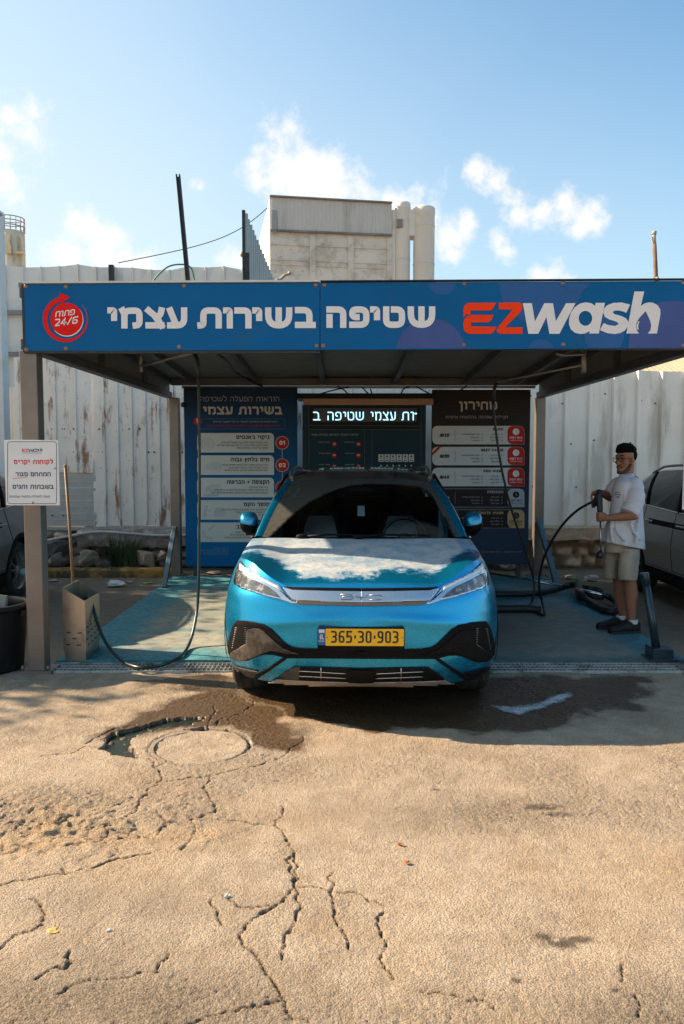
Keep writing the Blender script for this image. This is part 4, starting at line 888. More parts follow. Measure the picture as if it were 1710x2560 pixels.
# ================================================================== the wash bay canopy, its signs and boards
alu = mat('brushed_alu', (.205,.17,.145), .42, .5, var=.12, scale=5, stain=((.16,.13,.11), 7, .6, .5), streak=.15)
roof_under = mat('roof_under', (.17,.165,.155), .6, .3, var=.1, scale=2)
frame_dark = mat('frame_dark', (.085,.085,.085), .5, .4, var=.15, scale=4)
PX = [(-2.39, 6.19), (2.80, 6.19), (-2.31, 11.06), (2.73, 11.06)]
def zroof(y): return 2.755+(11.1-y)*.043
def build_canopy():
    t = thing('wash_canopy', 'open steel wash bay canopy on four square posts over the blue car', 'canopy', (.17, 8.6, 0))
    for k, (x, y) in enumerate(PX):
        top = 2.49
        mb = MB(); mb.box((x-.066, y-.066, .0), (x+.066, y+.066, top)); p = obj('post', mb, alu, t, bev=.008)
        mb = MB(); mb.box((x-.13, y-.11, .0), (x+.13, y+.11, .022))
        for sx in (-.1,.1): mb.cyl((x+sx, y-.085, .02), (x+sx, y-.085, .06), .012, n=8)
        obj('base_plate', mb, alu, p)
    # perimeter frame
    mb = MB(); y0, y1 = 6.16, 11.12
    for x in (-2.40, 2.74):
        mb = MB(); mb.box((x-.05, y0+.03, 2.49), (x+.05, y1, 2.57)); obj('side_beam', mb, frame_dark, t, bev=.006)
        mb = MB(); mb.beam((x, y0+.03, zroof(y0)-.04), (x, y1, zroof(y1)-.04), .1, .08); obj('side_beam', mb, frame_dark, t, bev=.006)
    for lo, hi in (((-2.345, 11.0, 2.66), (2.685, 11.1, 2.755)), ((-2.45, 6.14, 2.5), (2.79, 6.19, 2.58)), ((-2.45, 6.14, 2.89), (2.79, 6.19, 2.965))): mb = MB(); mb.box(lo, hi); obj('cross_beam', mb, frame_dark, t, bev=.006)
    mb = MB()
    for x in (-2.39, 2.73):
        mb = MB(); vs = [(x-.008,y0+.04,2.572),(x-.008,y1-.02,2.572),(x-.008,y1-.02,zroof(y1)-.085),(x-.008,y0+.04,zroof(y0)-.085)]; vs2 = [(x+.008,b,c) for a,b,c in vs]
        mb.add(vs+vs2, [(0,1,2,3),(7,6,5,4),(0,4,5,1),(1,5,6,2),(2,6,7,3),(3,7,4,0)]); obj('side_panel', mb, roof_under, t)
    mb = MB()
    for x in (-2.355, 2.695):
        for y in (7.9, 9.6): mb = MB(); mb.box((x-.025, y-.03, 2.575), (x+.025, y+.03, zroof(y)-.085)); obj('stiffener', mb, frame_dark, t)
    mb = MB(); vs = [(-2.46,y0,zroof(y0)+.002),(2.80,y0,zroof(y0)+.002),(2.80,11.2,zroof(11.2)+.002),(-2.46,11.2,zroof(11.2)+.002)]; vs2 = [(a,b,c+.035) for a,b,c in vs]
    mb.add(vs+vs2, [(3,2,1,0),(4,5,6,7),(0,1,5,4),(1,2,6,5),(2,3,7,6),(3,0,4,7)]); obj('roof_sheet', mb, roof_under, t)
    for x in (-2.05, -1.18, -.26, .72, 1.70, 2.4):
        mb = MB(); mb.beam((x, y0+.06, zroof(y0)-.045), (x, 11.0, zroof(11.0)-.045), .06, .09); obj('rafter', mb, frame_dark, t, bev=.004)
    mb = MB()
    for x in (-1.18, -.26, .72, 1.70): mb = MB(); mb.box((x-.05, 10.93, 2.66), (x+.05, 10.998, 2.80)); obj('gusset', mb, frame_dark, t)
    # splayed braces at the feet of three posts
    bm_ = mat('blue_grey_steel', (.11,.17,.19), .5, .4, var=.2, scale=6, stain=((.25,.25,.24), 6, .62, .6))
    a, b = at(436,1318,10.98), gp(410,1470,.03); mb = MB(); mb.beam(a, b, .06, .05); obj('foot_brace', mb, bm_, t, bev=.005)
    a, b = at(1346,1298,10.98), gp(1392,1462,.03); mb = MB(); mb.beam(a, b, .07, .06); obj('foot_brace', mb, bm_, t, bev=.005)
    # cable under the roof
    mb = MB(); P = [at(537,880,7.6), at(560,897,8.0), at(573,908,8.4), at(585,930,9.2), at(600,938,9.8), at(625,952,10.6), at(655,965,10.9)]
    mb.tube(spline(P,6), .014, 6); obj('cable', mb, mat('black_rubber', (.012,.012,.013), .5), t)
    # a short exhaust pipe and rag on the roof edge
    mb = MB(); mb.tube(spline([at(688,706,6.5),at(702,697,6.5),at(712,688,6.5),at(724,684,6.5)],6), .012, 8); mb.cyl(at(688,708,6.5), at(698,700,6.5), .022, n=8); mb.cyl(at(722,686,6.5), at(726,680,6.5), .016, n=8); tag(obj('bent_pipe', mb, mat('pipe_rust', (.32,.27,.22), .6, .4)), 'short bent metal pipe sticking up above the top edge of the sign', 'pipe')
build_canopy()
# ------------------------------------------------------------------ fascia sign
YS = 6.10
def sgn(Y):
    return lambda px, py, d: (lambda p: (p.x, Y-d, p.z))(at(px, py, Y))
def s3(pts, ox, oy, k): return [(ox+a*k, oy+b*k) for a, b in pts]
sign_blue = mat('sign_blue', (.003,.108,.285), .5, bump=.12, bscale=2.2, var=.12, scale=1.2, spec=.12, stain=((.02,.10,.22), 3, .55, .5))
sign_white = mat('sign_white', (.76,.72,.70), .5, var=.03, spec=.12)
sign_red = mat('sign_red', (.72,.012,.008), .45, var=.04, spec=.12)
sign_orange = mat('sign_orange', (.92,.05,.004), .45, var=.03, spec=.12)
bubble = mat('bubble_print', (.030,.11,.29), .5, var=.12, scale=2, spec=.12)
bubble2 = mat('bubble_violet', (.065,.10,.27), .5, var=.12, scale=2, spec=.12)
screw_m = mat('rusty_screw', (.28,.20,.15), .6, .5, var=.3, scale=60)
def build_fascia():
    fn = sgn(YS); 
    def panel(name, label, x0, x1, ytl, ytr, ybl, ybr):
        a, b, c, d = at(x0,ytl,YS), at(x1,ytr,YS), at(x1,ybr,YS), at(x0,ybl,YS)
        t = thing(name, label, 'sign', ((a.x+b.x)/2, YS, d.z))
        mb = MB(); vs = [tuple(p) for p in (d,c,b,a)]; v2 = [(p[0],p[1]+.035,p[2]) for p in vs]
        mb.add(vs+v2, [(0,1,2,3),(7,6,5,4),(0,4,5,1),(1,5,6,2),(2,6,7,3),(3,7,4,0)]); obj('panel', mb, sign_blue, t)
        return t
    L_ = panel('fascia_sign', 'left blue fascia sign panel with red round arrow emblem and white Hebrew words', 58, 799, 712, 707, 878, 874.5)
    R_ = panel('fascia_sign', 'right blue fascia sign panel with orange and white wash logo and pale bubbles', 801, 1748, 707, 702, 874.5, 870)
    L_['group'] = R_['group'] = 'fascia sign panels along the canopy front'
    mb = MB(); a, d = at(55,711,YS), at(58,879,YS); mb.box((a.x-.004, YS-.003, d.z), (a.x+.012, YS+.05, a.z)); mb.box((a.x, YS-.002, d.z-.012), (at(799,876,YS).x, YS+.03, d.z+.006)); obj('edge_trim', mb, dark_steel, L_)
    mb = MB(); a = at(58,708,YS); b = at(799,704,YS); mb.beam((a.x,YS+.01,a.z+.004),(b.x,YS+.01,b.z+.004),.05,.014); obj('top_trim', mb, mat('pale_trim', (.6,.58,.54), .5), L_)
    mb = MB(); a = at(801,704.5,YS); b = at(1748,699,YS); mb.beam((a.x,YS+.01,a.z+.004),(b.x,YS+.01,b.z+.004),.05,.008); obj('top_trim', mb, dark_steel, R_)
    # bubbles printed on the right panel
    def clipc(cx, cy, r, m, k):
        q = clip_cell(circ(cx, cy, r, 64), 803, 706.5, 1745, 870.5)
        mb = MB(); flat(mb, q, fn, .0012+.0004*k); obj('bubble_print', mb, m, R_)
    for k, (cx, cy, r, m) in enumerate(((1077,884,88,bubble2),(1352,708,105,bubble),(1352,885,37,bubble),(1105,702,36,bubble),(1172,900,32,bubble2),(1510,838,50,bubble),(1680,862,110,bubble2),(1440,690,40,bubble))): clipc(cx, cy, r, m, k)
    # white Hebrew line, right to left
    k1, k2 = .2742, .2742
    Ls = [('י',68,158,250),('מ',178,390,250),('צ',415,590,250),('ע',612,797,250),('ת',888,1112,250),('ו',1122,1212,250),('ר',1225,1383,250),('י',1388,1480,250),('ש',1505,1754,250)]
    wt = 58*.2742
    def wl(parent, ch, x0, x1, yt, yb):
        mb = MB(); glyph(mb, ch, x0, x1, -yb, -yt, wt, lambda a, b, d: fn(a, -b, d), .004); obj('letter', mb, sign_white, parent)
    for ch, a, b, o in Ls: wl(L_, ch, o+a*.2742, o+b*.2742, 768.5, 821.5)
    wl(L_, 'ב', 670+245*.2742, 670+436*.2742, 767.5, 820.5)
    for ch, a, b in (('ה',532,715),('פ',740,925),('י',930,1022),('ט',1048,1250),('ש',1273,1525)): wl(R_, ch, 670+a*.2742, 670+b*.2742, 766, 820)
    # logo
    Z = lambda p: s3(p, 1140, 710, .3444)
    for name, pl, m, dd in (('letter', [(60,160),(70,147),(92,137),(290,137),(270,175),(258,187),(240,193),(105,193),(105,218),(75,222),(53,242),(53,185)], sign_orange, .004),
        ('letter', [(53,290),(58,262),(72,240),(100,226),(272,225),(258,258),(248,270),(232,278),(108,280),(108,308),(292,312),(275,346),(262,357),(245,362),(95,362),(72,353),(58,335),(53,310)], sign_orange, .004),
        ('letter', [(310,137),(455,135),(474,143),(482,158),(480,178),(465,205),(355,315),(482,315),(482,362),(320,362),(302,355),(295,340),(298,325),(310,308),(412,185),(310,185)], sign_orange, .004),
        ('letter', [(485,140),(550,140),(572,272),(640,140),(703,140),(724,270),(798,140),(866,140),(750,362),(677,362),(655,240),(597,362),(524,362)], sign_white, .004),
        ('letter', [(1262,150),(1235,210),(1210,200),(1180,193),(1150,194),(1135,205),(1150,220),(1200,233),(1232,250),(1250,275),(1246,308),(1225,338),(1190,357),(1150,364),(1095,357),(1042,335),(1070,285),(1110,300),(1155,305),(1180,292),(1165,275),(1110,258),(1080,240),(1067,210),(1073,180),(1095,155),(1140,138),(1200,135)], sign_white, .005),
        ('letter', [(1293,55),(1365,55),(1340,160),(1370,140),(1400,134),(1430,137),(1462,155),(1481,185),(1483,215),(1457,360),(1390,360),(1410,335),(1416,300),(1406,262),(1375,197),(1340,235),(1312,272),(1304,305),(1312,340),(1328,360),(1235,360)], sign_white, .0045)):
        mb = MB(); flat(mb, Z(pl), fn, dd); obj(name, mb, m, R_)
    mb = MB(); flat(mb, Z([(1080,138),(1035,360),(965,360),(968,343),(935,360),(900,364),(862,355),(832,330),(818,292),(820,250),(835,205),(862,168),(900,142),(940,134),(980,140),(1008,160),(1012,138)]), fn, .0055, [Z(circ(938,250,49,32,54))]); obj('letter', mb, sign_white, R_)
    mb = MB(); flat(mb, Z(circ(1323,278,7,14)), fn, .0045); flat(mb, Z([(1312,286),(1326,290),(1320,308),(1325,332),(1313,330),(1308,308)]), fn, .0045); obj('droplet_glint', mb, sign_white, R_)
    # emblem: arrow ring, red disc with a white crescent
    E = lambda p: s3(p, 40, 700, .1403)
    mb = MB(); flat(mb, E([(912+292*math.cos(R(a)), 712-298*math.sin(R(a))) for a in range(-140, 45, 5)]+[(905+280*math.cos(R(a)), 700-280*math.sin(R(a))) for a in range(40, -141, -5)]), fn, .003); obj('crescent', mb, sign_white, L_)
    mb = MB(); flat(mb, E([(905+288*math.cos(R(a)), 700-292*math.sin(R(a))) for a in range(0, 360, 6)]), fn, .0036); obj('disc', mb, sign_red, L_)
    out, inn = [], []
    for k in range(61):
        a = R(105+k*(298/60)); th = interp(k/60, [0,.3,.55,.8,1], [92,76,60,26,2]); ro = interp(k/60, [0,.3,.6,1], [418,402,404,400]); cx, cy = 884, 706
        out.append((cx+ro*math.cos(a), cy-ro*math.sin(a))); inn.append((cx+(ro-th)*math.cos(a), cy-(ro-th)*math.sin(a)))
    mb = MB(); flat(mb, E(out+inn[::-1]), fn, .003); flat(mb, E([(785,225),(968,308),(805,428),(797,383),(770,386),(772,280),(788,276)]), fn, .0042); obj('arrow_ring', mb, sign_red, L_)
    mb = MB(); f2 = lambda a, b, d: fn(40+(910+(a*math.cos(.13)+b*math.sin(.13)))*.1403, 700+(700-(b*math.cos(.13)-(-a)*math.sin(.13)*1.0))*.1403, d)
    text(mb, 'פתוח', 130, 62, 104, .18, f2, .005, 'r', .10, 1.0); text(mb, '24/6', -215, -105, 135, .17, f2, .005, 'l', .10, 1.12, rtl=False); obj('emblem_text', mb, sign_white, L_)
    # screws
    for (P, par) in (([(64,716),(165,716),(460,714),(789,712),(66,874),(165,871),(448,867),(792,864)], L_), ([(811,712),(1161,708),(1407,707),(1708,706),(808,864),(1160,862),(1408,861),(1708,863)], R_)):
        for px, py in P:
            mb = MB(); p = at(px, py, YS); mb.lathe((p.x, YS-.006, p.z), [(.0001,-.003),(.006,-.003),(.009,.001),(.016,.002),(.016,.006)], 12, 'y'); obj('screw', mb, screw_m, par)
build_fascia()
# ------------------------------------------------------------------ closed-on-holidays signs on the front posts
def closed_sign(name, label, x0, x1, y0, y1, Y, full=True):
    fn = sgn(Y); t = thing(name, label, 'sign', at((x0+x1)/2, y1, Y), 'white notices on the front posts')
    mb = MB(); a, b = at(x0,y1,Y), at(x1,y0,Y); mb.box((a.x, Y, a.z), (b.x, Y+.012, b.z)); obj('panel', mb, mat('notice_white', (.72,.70,.68), .45, var=.04, stain=((.4,.3,.22), 12, .68, .6)), t, bev=.003)
    navy = mat('ink_navy', (.012,.03,.10), .5, var=.05); red = mat('ink_red', (.62,.02,.02), .5, var=.05)
    sc = (x1-x0)/410.0
    f = lambda a, b, d: fn(x0+a*sc, y1+b*sc*-1, d)           # a right, b up, in notice units 410 x 515
    mb = MB(); ln = rrect(13,14,397,500,20); ribbon(mb, ln+ln[:1], 4, f, .0015); obj('border', mb, navy, t)
    mb = MB(); glyph(mb,'E',126,149,420,444,4.6,f,.0015); glyph(mb,'Z',152,176,420,444,4.6,f,.0015); obj('logo', mb, red, t)
    mb = MB()
    ribbon(mb, [(178,443),(186,421),(196,440),(206,421),(216,443)], 5, f, .0015)
    ribbon(mb, fillet([(240,443),(220,443),(218,421),(238,421),(242,443)],8), 5, f, .0018); ribbon(mb, [(262,440),(248,440),(258,430),(246,422)], 5, f, .002); ribbon(mb, [(276,452),(268,421)], 5, f, .0022); ribbon(mb, fillet([(272,438),(284,440),(281,421)],5), 5, f, .0025)
    ribbon(mb, [(130,411),(280,411)], 2.5, f, .0016)
    obj('logo', mb, navy, t)
    mb = MB(); text(mb, 'לקוחות יקרים', 370, 325, 32, .24, f, .0015); obj('headline', mb, red, t)
    mb = MB(); text(mb, 'המתחם סגור', 352, 228, 32, .22, f, .0015, gap=.13); text(mb, 'בשבתות וחגים', 374, 130, 32, .22, f, .0015, gap=.13); obj('wording', mb, navy, t)
    mb = MB(); ribbon(mb, [(52,210),(110,216),(165,219)], 3.5, f, .0015); obj('underline', mb, red, t)
    mb = MB(); text(mb, '(נשוב לפעילות במוצאי שבת/חג)', 346, 62, 15, .15, f, .0015, gap=.1); obj('small_print', mb, navy, t)
    mb = MB()
    for a, b in ((212,22),(385,292)):
        p = f(a,b,.004); mb.ball(p, .006, 8, 6)
    obj('screw', mb, screw_m, t)
closed_sign('notice_sign', 'white bordered Hebrew notice with a red headline on the front left post', 15, 145.5, 1100, 1263.5, 6.085)
closed_sign('notice_sign', 'white notice cut off by the right edge of the photo, on the front right post', 1706, 1836, 1110, 1274, 6.085)
# ------------------------------------------------------------------ boards at the back of the bay
YB = 10.93
navy_board = bpy.data.materials.new('board_navy'); navy_board.use_nodes = True
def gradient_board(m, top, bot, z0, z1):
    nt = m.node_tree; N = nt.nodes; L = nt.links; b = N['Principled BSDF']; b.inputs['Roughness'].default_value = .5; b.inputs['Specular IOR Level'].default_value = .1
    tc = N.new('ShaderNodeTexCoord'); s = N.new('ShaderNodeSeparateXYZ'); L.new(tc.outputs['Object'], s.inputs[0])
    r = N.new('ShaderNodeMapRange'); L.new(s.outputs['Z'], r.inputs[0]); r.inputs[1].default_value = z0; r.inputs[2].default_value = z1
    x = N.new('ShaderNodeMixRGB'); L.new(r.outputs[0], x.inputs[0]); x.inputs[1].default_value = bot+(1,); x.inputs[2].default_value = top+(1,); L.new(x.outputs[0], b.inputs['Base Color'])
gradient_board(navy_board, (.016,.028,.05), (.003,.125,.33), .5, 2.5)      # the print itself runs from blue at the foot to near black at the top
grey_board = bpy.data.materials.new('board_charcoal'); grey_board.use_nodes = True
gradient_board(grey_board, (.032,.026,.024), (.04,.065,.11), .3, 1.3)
card = mat('card_white', (.60,.59,.57), .5, var=.04, scale=2, spec=.12); card_ink = mat('card_ink', (.02,.022,.03), .6, spec=.12); ghost = mat('ghost_print', (.44,.48,.48), .5)
pale_ink = mat('pale_ink', (.36,.33,.31), .5, var=.03); cream_ink = mat('cream_ink', (.52,.45,.38), .5, var=.03); b_red = mat('board_red', (.48,.022,.016), .45, spec=.12); b_white = mat('board_white', (.68,.66,.63), .5)
def board(name, label, x0, x1, y0, y1, Y, m):
    a, b = at(x0, y1, Y), at(x1, y0, Y); t = thing(name, label, 'board', ((a.x+b.x)/2, Y, a.z))
    mb = MB(); mb.box((a.x, Y, a.z), (b.x, Y+.05, b.z)); obj('panel', mb, m, t, bev=.004); 
    mb = MB()
    for x in (a.x+.12, b.x-.12): mb = MB(); mb.box((x-.03, Y+.052, 0), (x+.03, Y+.10, b.z-.05)); obj('leg', mb, frame_dark, t)
    return t
def fillers(mb, f, xr, y, n, h, seed, lens, wt=.16, gapy=1.9):
    rs = random.Random(seed); letters = 'אבגדהוחטילמנסעפצקרשתםן'
    for k in range(n):
        pass
def build_boards():
    # --- left: operating instructions.  board units = zoom pixels of that panel
    s = .2168; Y = YB
    fnl = sgn(Y); f = lambda a, b, d: fnl(440+a*s, 960-b*s, d)         # b up (negative zoom y)
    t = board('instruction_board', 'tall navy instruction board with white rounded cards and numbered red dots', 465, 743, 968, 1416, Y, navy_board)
    mb = MB(); text(mb, 'הוראות הפעלה לשטיפה', 1190, -200, 52, .13, f, .002, gap=.2); obj('heading', mb, pale_ink, t)
    mb = MB(); text(mb, 'בשירות עצמי', 1225, -352, 92, .25, f, .002, gap=.15, sx=1.06); obj('heading', mb, cream_ink, t)
    mb = MB(); ln = rrect(250,-518,1255,-402,12); ribbon(mb, ln+ln[:1], 4, f, .0015); obj('frame_line', mb, mat('line_blue', (.10,.13,.2), .5), t)
    mb = MB(); text(mb, 'חובה לקרוא את ההוראות ולשמור על כלל אמצעי הזהירות', 1168, -446, 19, .17, f, .002, gap=.12); obj('caution', mb, pale_ink, t)
    mb = MB(); text(mb, 'על מנת לעבור בין פונקציות יש ללחוץ על הכפתור התואם במכונה -', 1195, -491, 19, .19, f, .002, gap=.10); obj('caution', mb, b_red, t)
    mb = MB(); flat(mb, circ(250,-428,50), f, .002); o = obj('warning_dot', mb, b_red, t); mb = MB(); ribbon(mb, [(240,-400),(252,-452)], 12, f, .004); ribbon(mb, [(262,-404),(268,-436)], 8, f, .004); obj('exclamation', mb, b_white, o)
    titles = [("ניקוי ג'אנטים", ['אחוז במקדח הארוך ללחץ גבוה והפעל את הזרם','התז בתנועה אחידה סביב כל אחד מארבעת הגלגלים','המשך עד להסרת שומנים קשים']), ('מים בלחץ גבוה', ['אחוז בגרניק בשתי ידיים ולהתיז ממרחק 30 סמ','התחל בהסרת לכלוך גס מכל חלקי הרכב','רסס מלמעלה למטה, כולל גג, דלתות וגלגלים']), ('הקצפה + הברשה', ['בחר מצב סבון-קצף','קח את המקדח הקצר ורסס את כל הרכב עד כיסוי מלא','השתמש במברשת הסבון להברשה באזורים עם לכלוך קשה']), ('סופר ווקס', ['יש לקחת את ידית הלחץ גבוה, ולהתיז על הרכב','סופר ווקס דוחה לכלוך גם בעתיד','מגן מרכיב הרכב']), ('שאיבת הרכב', ['שאב מושבים, שטיחים ותא מטען','הקפד להוצאת לכלוכים ממקומות צרים','אין לשאוב חפצים גדולים ולסתום את השואב'])]
    for k, (tt, ls) in enumerate(titles):
        y = -565-258*k; x1 = 1130
        mb = MB(); flat(mb, rrect(245, y-225, x1, y, 48, (1,1,1,0)), f, .002); cd = obj('card', mb, card, t)
        mb = MB(); text(mb, tt, 1076, y-70, 42, .24, f, .0045, gap=.14); obj('card_title', mb, card_ink, cd)
        mb = MB()
        for i, l in enumerate(ls): text(mb, l, 1060, y-118-32*i, 17, .16, f, .0045, gap=.10)
        obj('card_text', mb, card_ink, cd)
        mb = MB()
        if k == 0:
            for rr, w_ in ((68,16),(40,8)): c_ = circ(365, y-130, rr); ribbon(mb, c_+c_[:1], w_, f, .0035)
            for a in range(5): ribbon(mb, [(365,y-130),(365+38*math.cos(a*1.257),y-130+38*math.sin(a*1.257))], 7, f, .0042)
        elif k == 4:
            ribbon(mb, fillet([(310,y-90),(335,y-170),(420,y-185)],20), 28, f, .0035); ribbon(mb, [(370,y-90),(450,y-30)], 16, f, .0035)
        else:
            q = [(440,y-190),(440,y-130),(460,y-85),(540,y-85),(575,y-130),(580,y-190)] if k == 3 else [(330,y-165),(345,y-110),(410,y-75),(510,y-75),(530,y-120),(520,y-165)]
            flat(mb, q, f, .0035)
            if k == 3: flat(mb, circ(348,y-75,15), f, .0035); ribbon(mb, [(345,y-95),(335,y-140),(325,y-195)], 24, f, .0035); ribbon(mb, [(350,y-120),(400,y-118)], 10, f, .0042); ribbon(mb, [(340,y-140),(356,y-195)], 12, f, .005)
            if k == 2: flat(mb, rrect(320,y-215,500,y-185,14), f, .0035)
        obj('card_picture', mb, ghost, cd)
        if k < 4:
            mb = MB(); flat(mb, circ(1225, y-113, 78), f, .0012); o = obj('number_dot', mb, mat('dot_rim', (.5,.40,.38), .5), t)
            mb = MB(); flat(mb, circ(1225, y-113, 71), f, .002); obj('dot_face', mb, b_red, o)
            mb = MB(); text(mb, '0%d' % (k+1), 1225, y-137, 48, .26, f, .0035, 'c', .12, 1.15, rtl=False); obj('number', mb, b_white, o)
            mb = MB(); ribbon(mb, [(1225,y-194),(1225,y-295)], 7, f, .0008); obj('dot_link', mb, mat('dot_rim', (.5,.40,.38)), t)
    mb = MB()
    for i, l in enumerate(('המשטח רטוב וחלק','יש לסגור חלונות ודלתות לפני השימוש','יש לחנות באמצע ולא לשטוף רכבי','הכביש ומחליק, יש לחנות בזהירות')): text(mb, l, 605, -1902-22*i, 13, .15, f, .002, gap=.1)
    obj('small_print', mb, mat('faint_ink', (.20,.30,.42), .5), t)
    # --- right: price list
    s2 = .2045; f = lambda a, b, d: fnl(1060+a*s2, 960-b*s2, d)
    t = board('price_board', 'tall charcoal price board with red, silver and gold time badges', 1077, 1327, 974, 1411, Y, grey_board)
    mb = MB(); text(mb, 'מחירון', 895, -312, 98, .22, f, .002, gap=.16, sx=1.05); obj('heading', mb, cream_ink, t)
    mb = MB(); text(mb, 'חבילות שטיפה בהתאמה אישית', 1022, -422, 33, .15, f, .002, gap=.19); obj('subheading', mb, pale_ink, t)
    gold = mat('board_gold', (.50,.34,.13), .4); silv = mat('board_silver', (.36,.40,.42), .4); dk = mat('board_black', (.022,.019,.020), .45, spec=.12)
    for k, (nm, price, mins, bm_, dark) in enumerate((('BASIC','₪25','כ-10 דקות',b_red,0),('BEST VALUE','₪35','כ-14 דקות',b_red,0),('PRO WASH','₪45','כ-18 דקות',b_red,0),('PREMIUM','₪60','כ-25 דקות',silv,1),('ULTIMATE WASH','₪80','כ-35 דקות',gold,1))):
        y = -512-256*k
        mb = MB(); flat(mb, rrect(100,y-226,1228,y,62,(1,1,1,0)), f, .0012); cd = obj('price_row', mb, (silv if k == 3 else gold) if dark else card, t)
        if dark: mb = MB(); flat(mb, rrect(104,y-222,1224,y-4,60,(1,1,1,0)), f, .002); obj('row_face', mb, dk, cd)
        ink = pale_ink if dark else card_ink
        mb = MB(); text(mb, nm, 968, y-56, 33, .24, f, .0045, 'r', .14, 1.05, rtl=False); obj('row_title', mb, (gold if k == 4 else pale_ink) if dark else card_ink, cd)
        mb = MB(); text(mb, price, 305, y-134, 40, .26, f, .0045, 'r', .10, 1.15, rtl=False, slant=.15); obj('price', mb, ink, cd)
        mb = MB(); ribbon(mb, [(380,y-40),(380,y-190)], 3, f, .003); obj('divider', mb, ink, cd)
        mb = MB()
        for i, (r1, r2) in enumerate((('מים בלחץ','מסיר שומנים וצמיגים'),('שמפו לקצף','שואב אבק'),('סופר ווקס','לחץ אוויר'))):
            yy = y-108-38*i
            for xx, w_ in ((960, r1), (718, r2)): text(mb, '*', xx, yy-6, 22, .2, f, .0045, gap=.1); text(mb, w_, xx-42, yy-4, 16, .16, f, .0045, gap=.08, sx=.95)
        obj('row_text', mb, ink, cd)
        mb = MB(); flat(mb, rrect(1020,y-224,1226,y-2,62,(0 if 0 else 1,1,1,0)), f, .0032); bd = obj('time_badge', mb, bm_, cd)
        mb = MB(); flat(mb, circ(1124,y-72,40), f, .0048); obj('clock_face', mb, dk if dark else b_white, bd)
        mb = MB(); ribbon(mb, [(1124,y-50),(1124,y-72),(1140,y-86)], 6, f, .006); obj('clock_hand', mb, pale_ink if dark else mat('hand_grey', (.3,.28,.27), .5), bd)
        mb = MB(); text(mb, mins, 1198, y-156, 24, .22, f, .0048, 'r', .10); text(mb, 'עבודה ממוצעת', 1198, y-186, 15, .16, f, .0048, 'r', .08); obj('badge_text', mb, dk if dark else b_white, bd)
        if k == 1: mb = MB(); flat(mb, [(100,y-110),(100,y-70),(170,y-2),(212,y-2)], f, .0046); obj('corner_ribbon', mb, b_red, cd)
    mb = MB(); text(mb, 'שירות לקוחות בווטסאפ', 930, -2060, 15, .16, f, .002, gap=.08); text(mb, 'סרטון הדרכה לשטיפה', 1190, -2060, 15, .16, f, .002, gap=.08); obj('small_print', mb, pale_ink, t)
    mb = MB()
    for x_ in (68, 1290): p = f(x_, -85, .003); mb.ball(p, .008, 8, 6)
    obj('screw', mb, screw_m, t)
    # --- rail above the boards
    mb = MB(); a, b = at(455,968,11.0), at(1338,968,11.0); mb.beam((a.x,10.99,a.z),(b.x,10.99,b.z),.03,.035); tag(obj('hose_rail', mb, mat('grey_rail', (.25,.25,.24), .4, .5)), 'thin grey rail running above the boards at the back of the bay', 'rail')
    mb = MB()
    for P in (((800,985),(835,975),(872,968)),((843,965),(860,975),(870,985)),((905,968),(921,985)),((926,972),(930,985)),((1002,985),(1010,972),(1025,966)),((1040,966),(1062,978),(1085,990)),((1150,976),(1165,965),(1172,950))): mb.tube(spline([at(x,y,10.95) for x,y in P],5), .010, 6)
    tag(obj('loose_cables', mb, mat('black_rubber', (.012,.012,.013))), 'loose black cables drooping from the rail above the wash machine', 'cables')
    # --- wash machine
    Yk = 10.86; fk0 = sgn(Yk); s4 = .2296; f = lambda a, b, d: fk0(740+a*s4, 980-b*s4, d)
    a, b = at(757,1416,Yk), at(1075,997,Yk); t = thing('wash_machine', 'dark teal wash payment machine with a lit text display behind the car', 'wash machine', ((a.x+b.x)/2, Yk+.25, 0))
    teal = mat('machine_teal', (.010,.035,.052), .4, var=.08, spec=.12); blk_ = mat('machine_black', (.012,.013,.015), .35, spec=.12)
    mb = MB(); mb.box((a.x, Yk+.01, .03), (at(1064,1200,Yk).x, Yk+.5, at(0,1012,Yk).z)); obj('cabinet', mb, teal, t, bev=.01)
    mb = MB(); p, q = at(742,998,Yk), at(1080,985,Yk); mb.box((p.x, Yk-.14, p.z), (q.x, Yk+.5, q.z)); obj('canopy_cap', mb, blk_, t, bev=.008)
    mb = MB(); p, q = at(759,1013,Yk), at(1081,998,Yk); mb.box((p.x, Yk-.12, p.z), (q.x, Yk+.02, q.z)); obj('wood_trim', mb, mat('pine_trim', (.40,.21,.11), .6, var=.15, scale=3, stain=((.2,.1,.05), 12, .62, .6)), t, bev=.004)
    mb = MB(); flat(mb, [(135,-405),(135,-155),(1368,-155),(1368,-405)], f, .002); flat(mb, [(128,-860),(128,-405),(140,-405),(140,-860)], f, .003); obj('fascia', mb, blk_, t)
    mb = MB(); flat(mb, [(190,-322),(190,-178),(1315,-178),(1315,-322)], f, .004); obj('display', mb, mat('display_off', (.035,.028,.026), .25), t)
    lit = mat('display_lit', (.2,.5,.7), .5, var=0, emit=((.38,.82,1.0), .85)); mb = MB()
    text(mb, 'ב', 265, -308, 92, .125, f, .006, 'r'); text(mb, 'שטיפה', 738, -308, 92, .125, f, .006, 'r', .2, .86); text(mb, 'עצמי', 1085, -308, 92, .125, f, .006, 'r', .2, .77); text(mb, 'ות', 1282, -308, 92, .125, f, .006, 'r', .2, .92); ribbon(mb, [(1290,-235),(1315,-235)], 14, f, .006)
    obj('display_text', mb, lit, t)
    mb = MB()
    for q in ([(140,-362),(1360,-372)], [(140,-408),(1360,-412)], [(745,-420),(745,-870)], [(828,-420),(828,-870)], [(1362,-150),(1362,-870)], [(140,-150),(140,-870)]): ribbon(mb, q, 6, f, .0042)
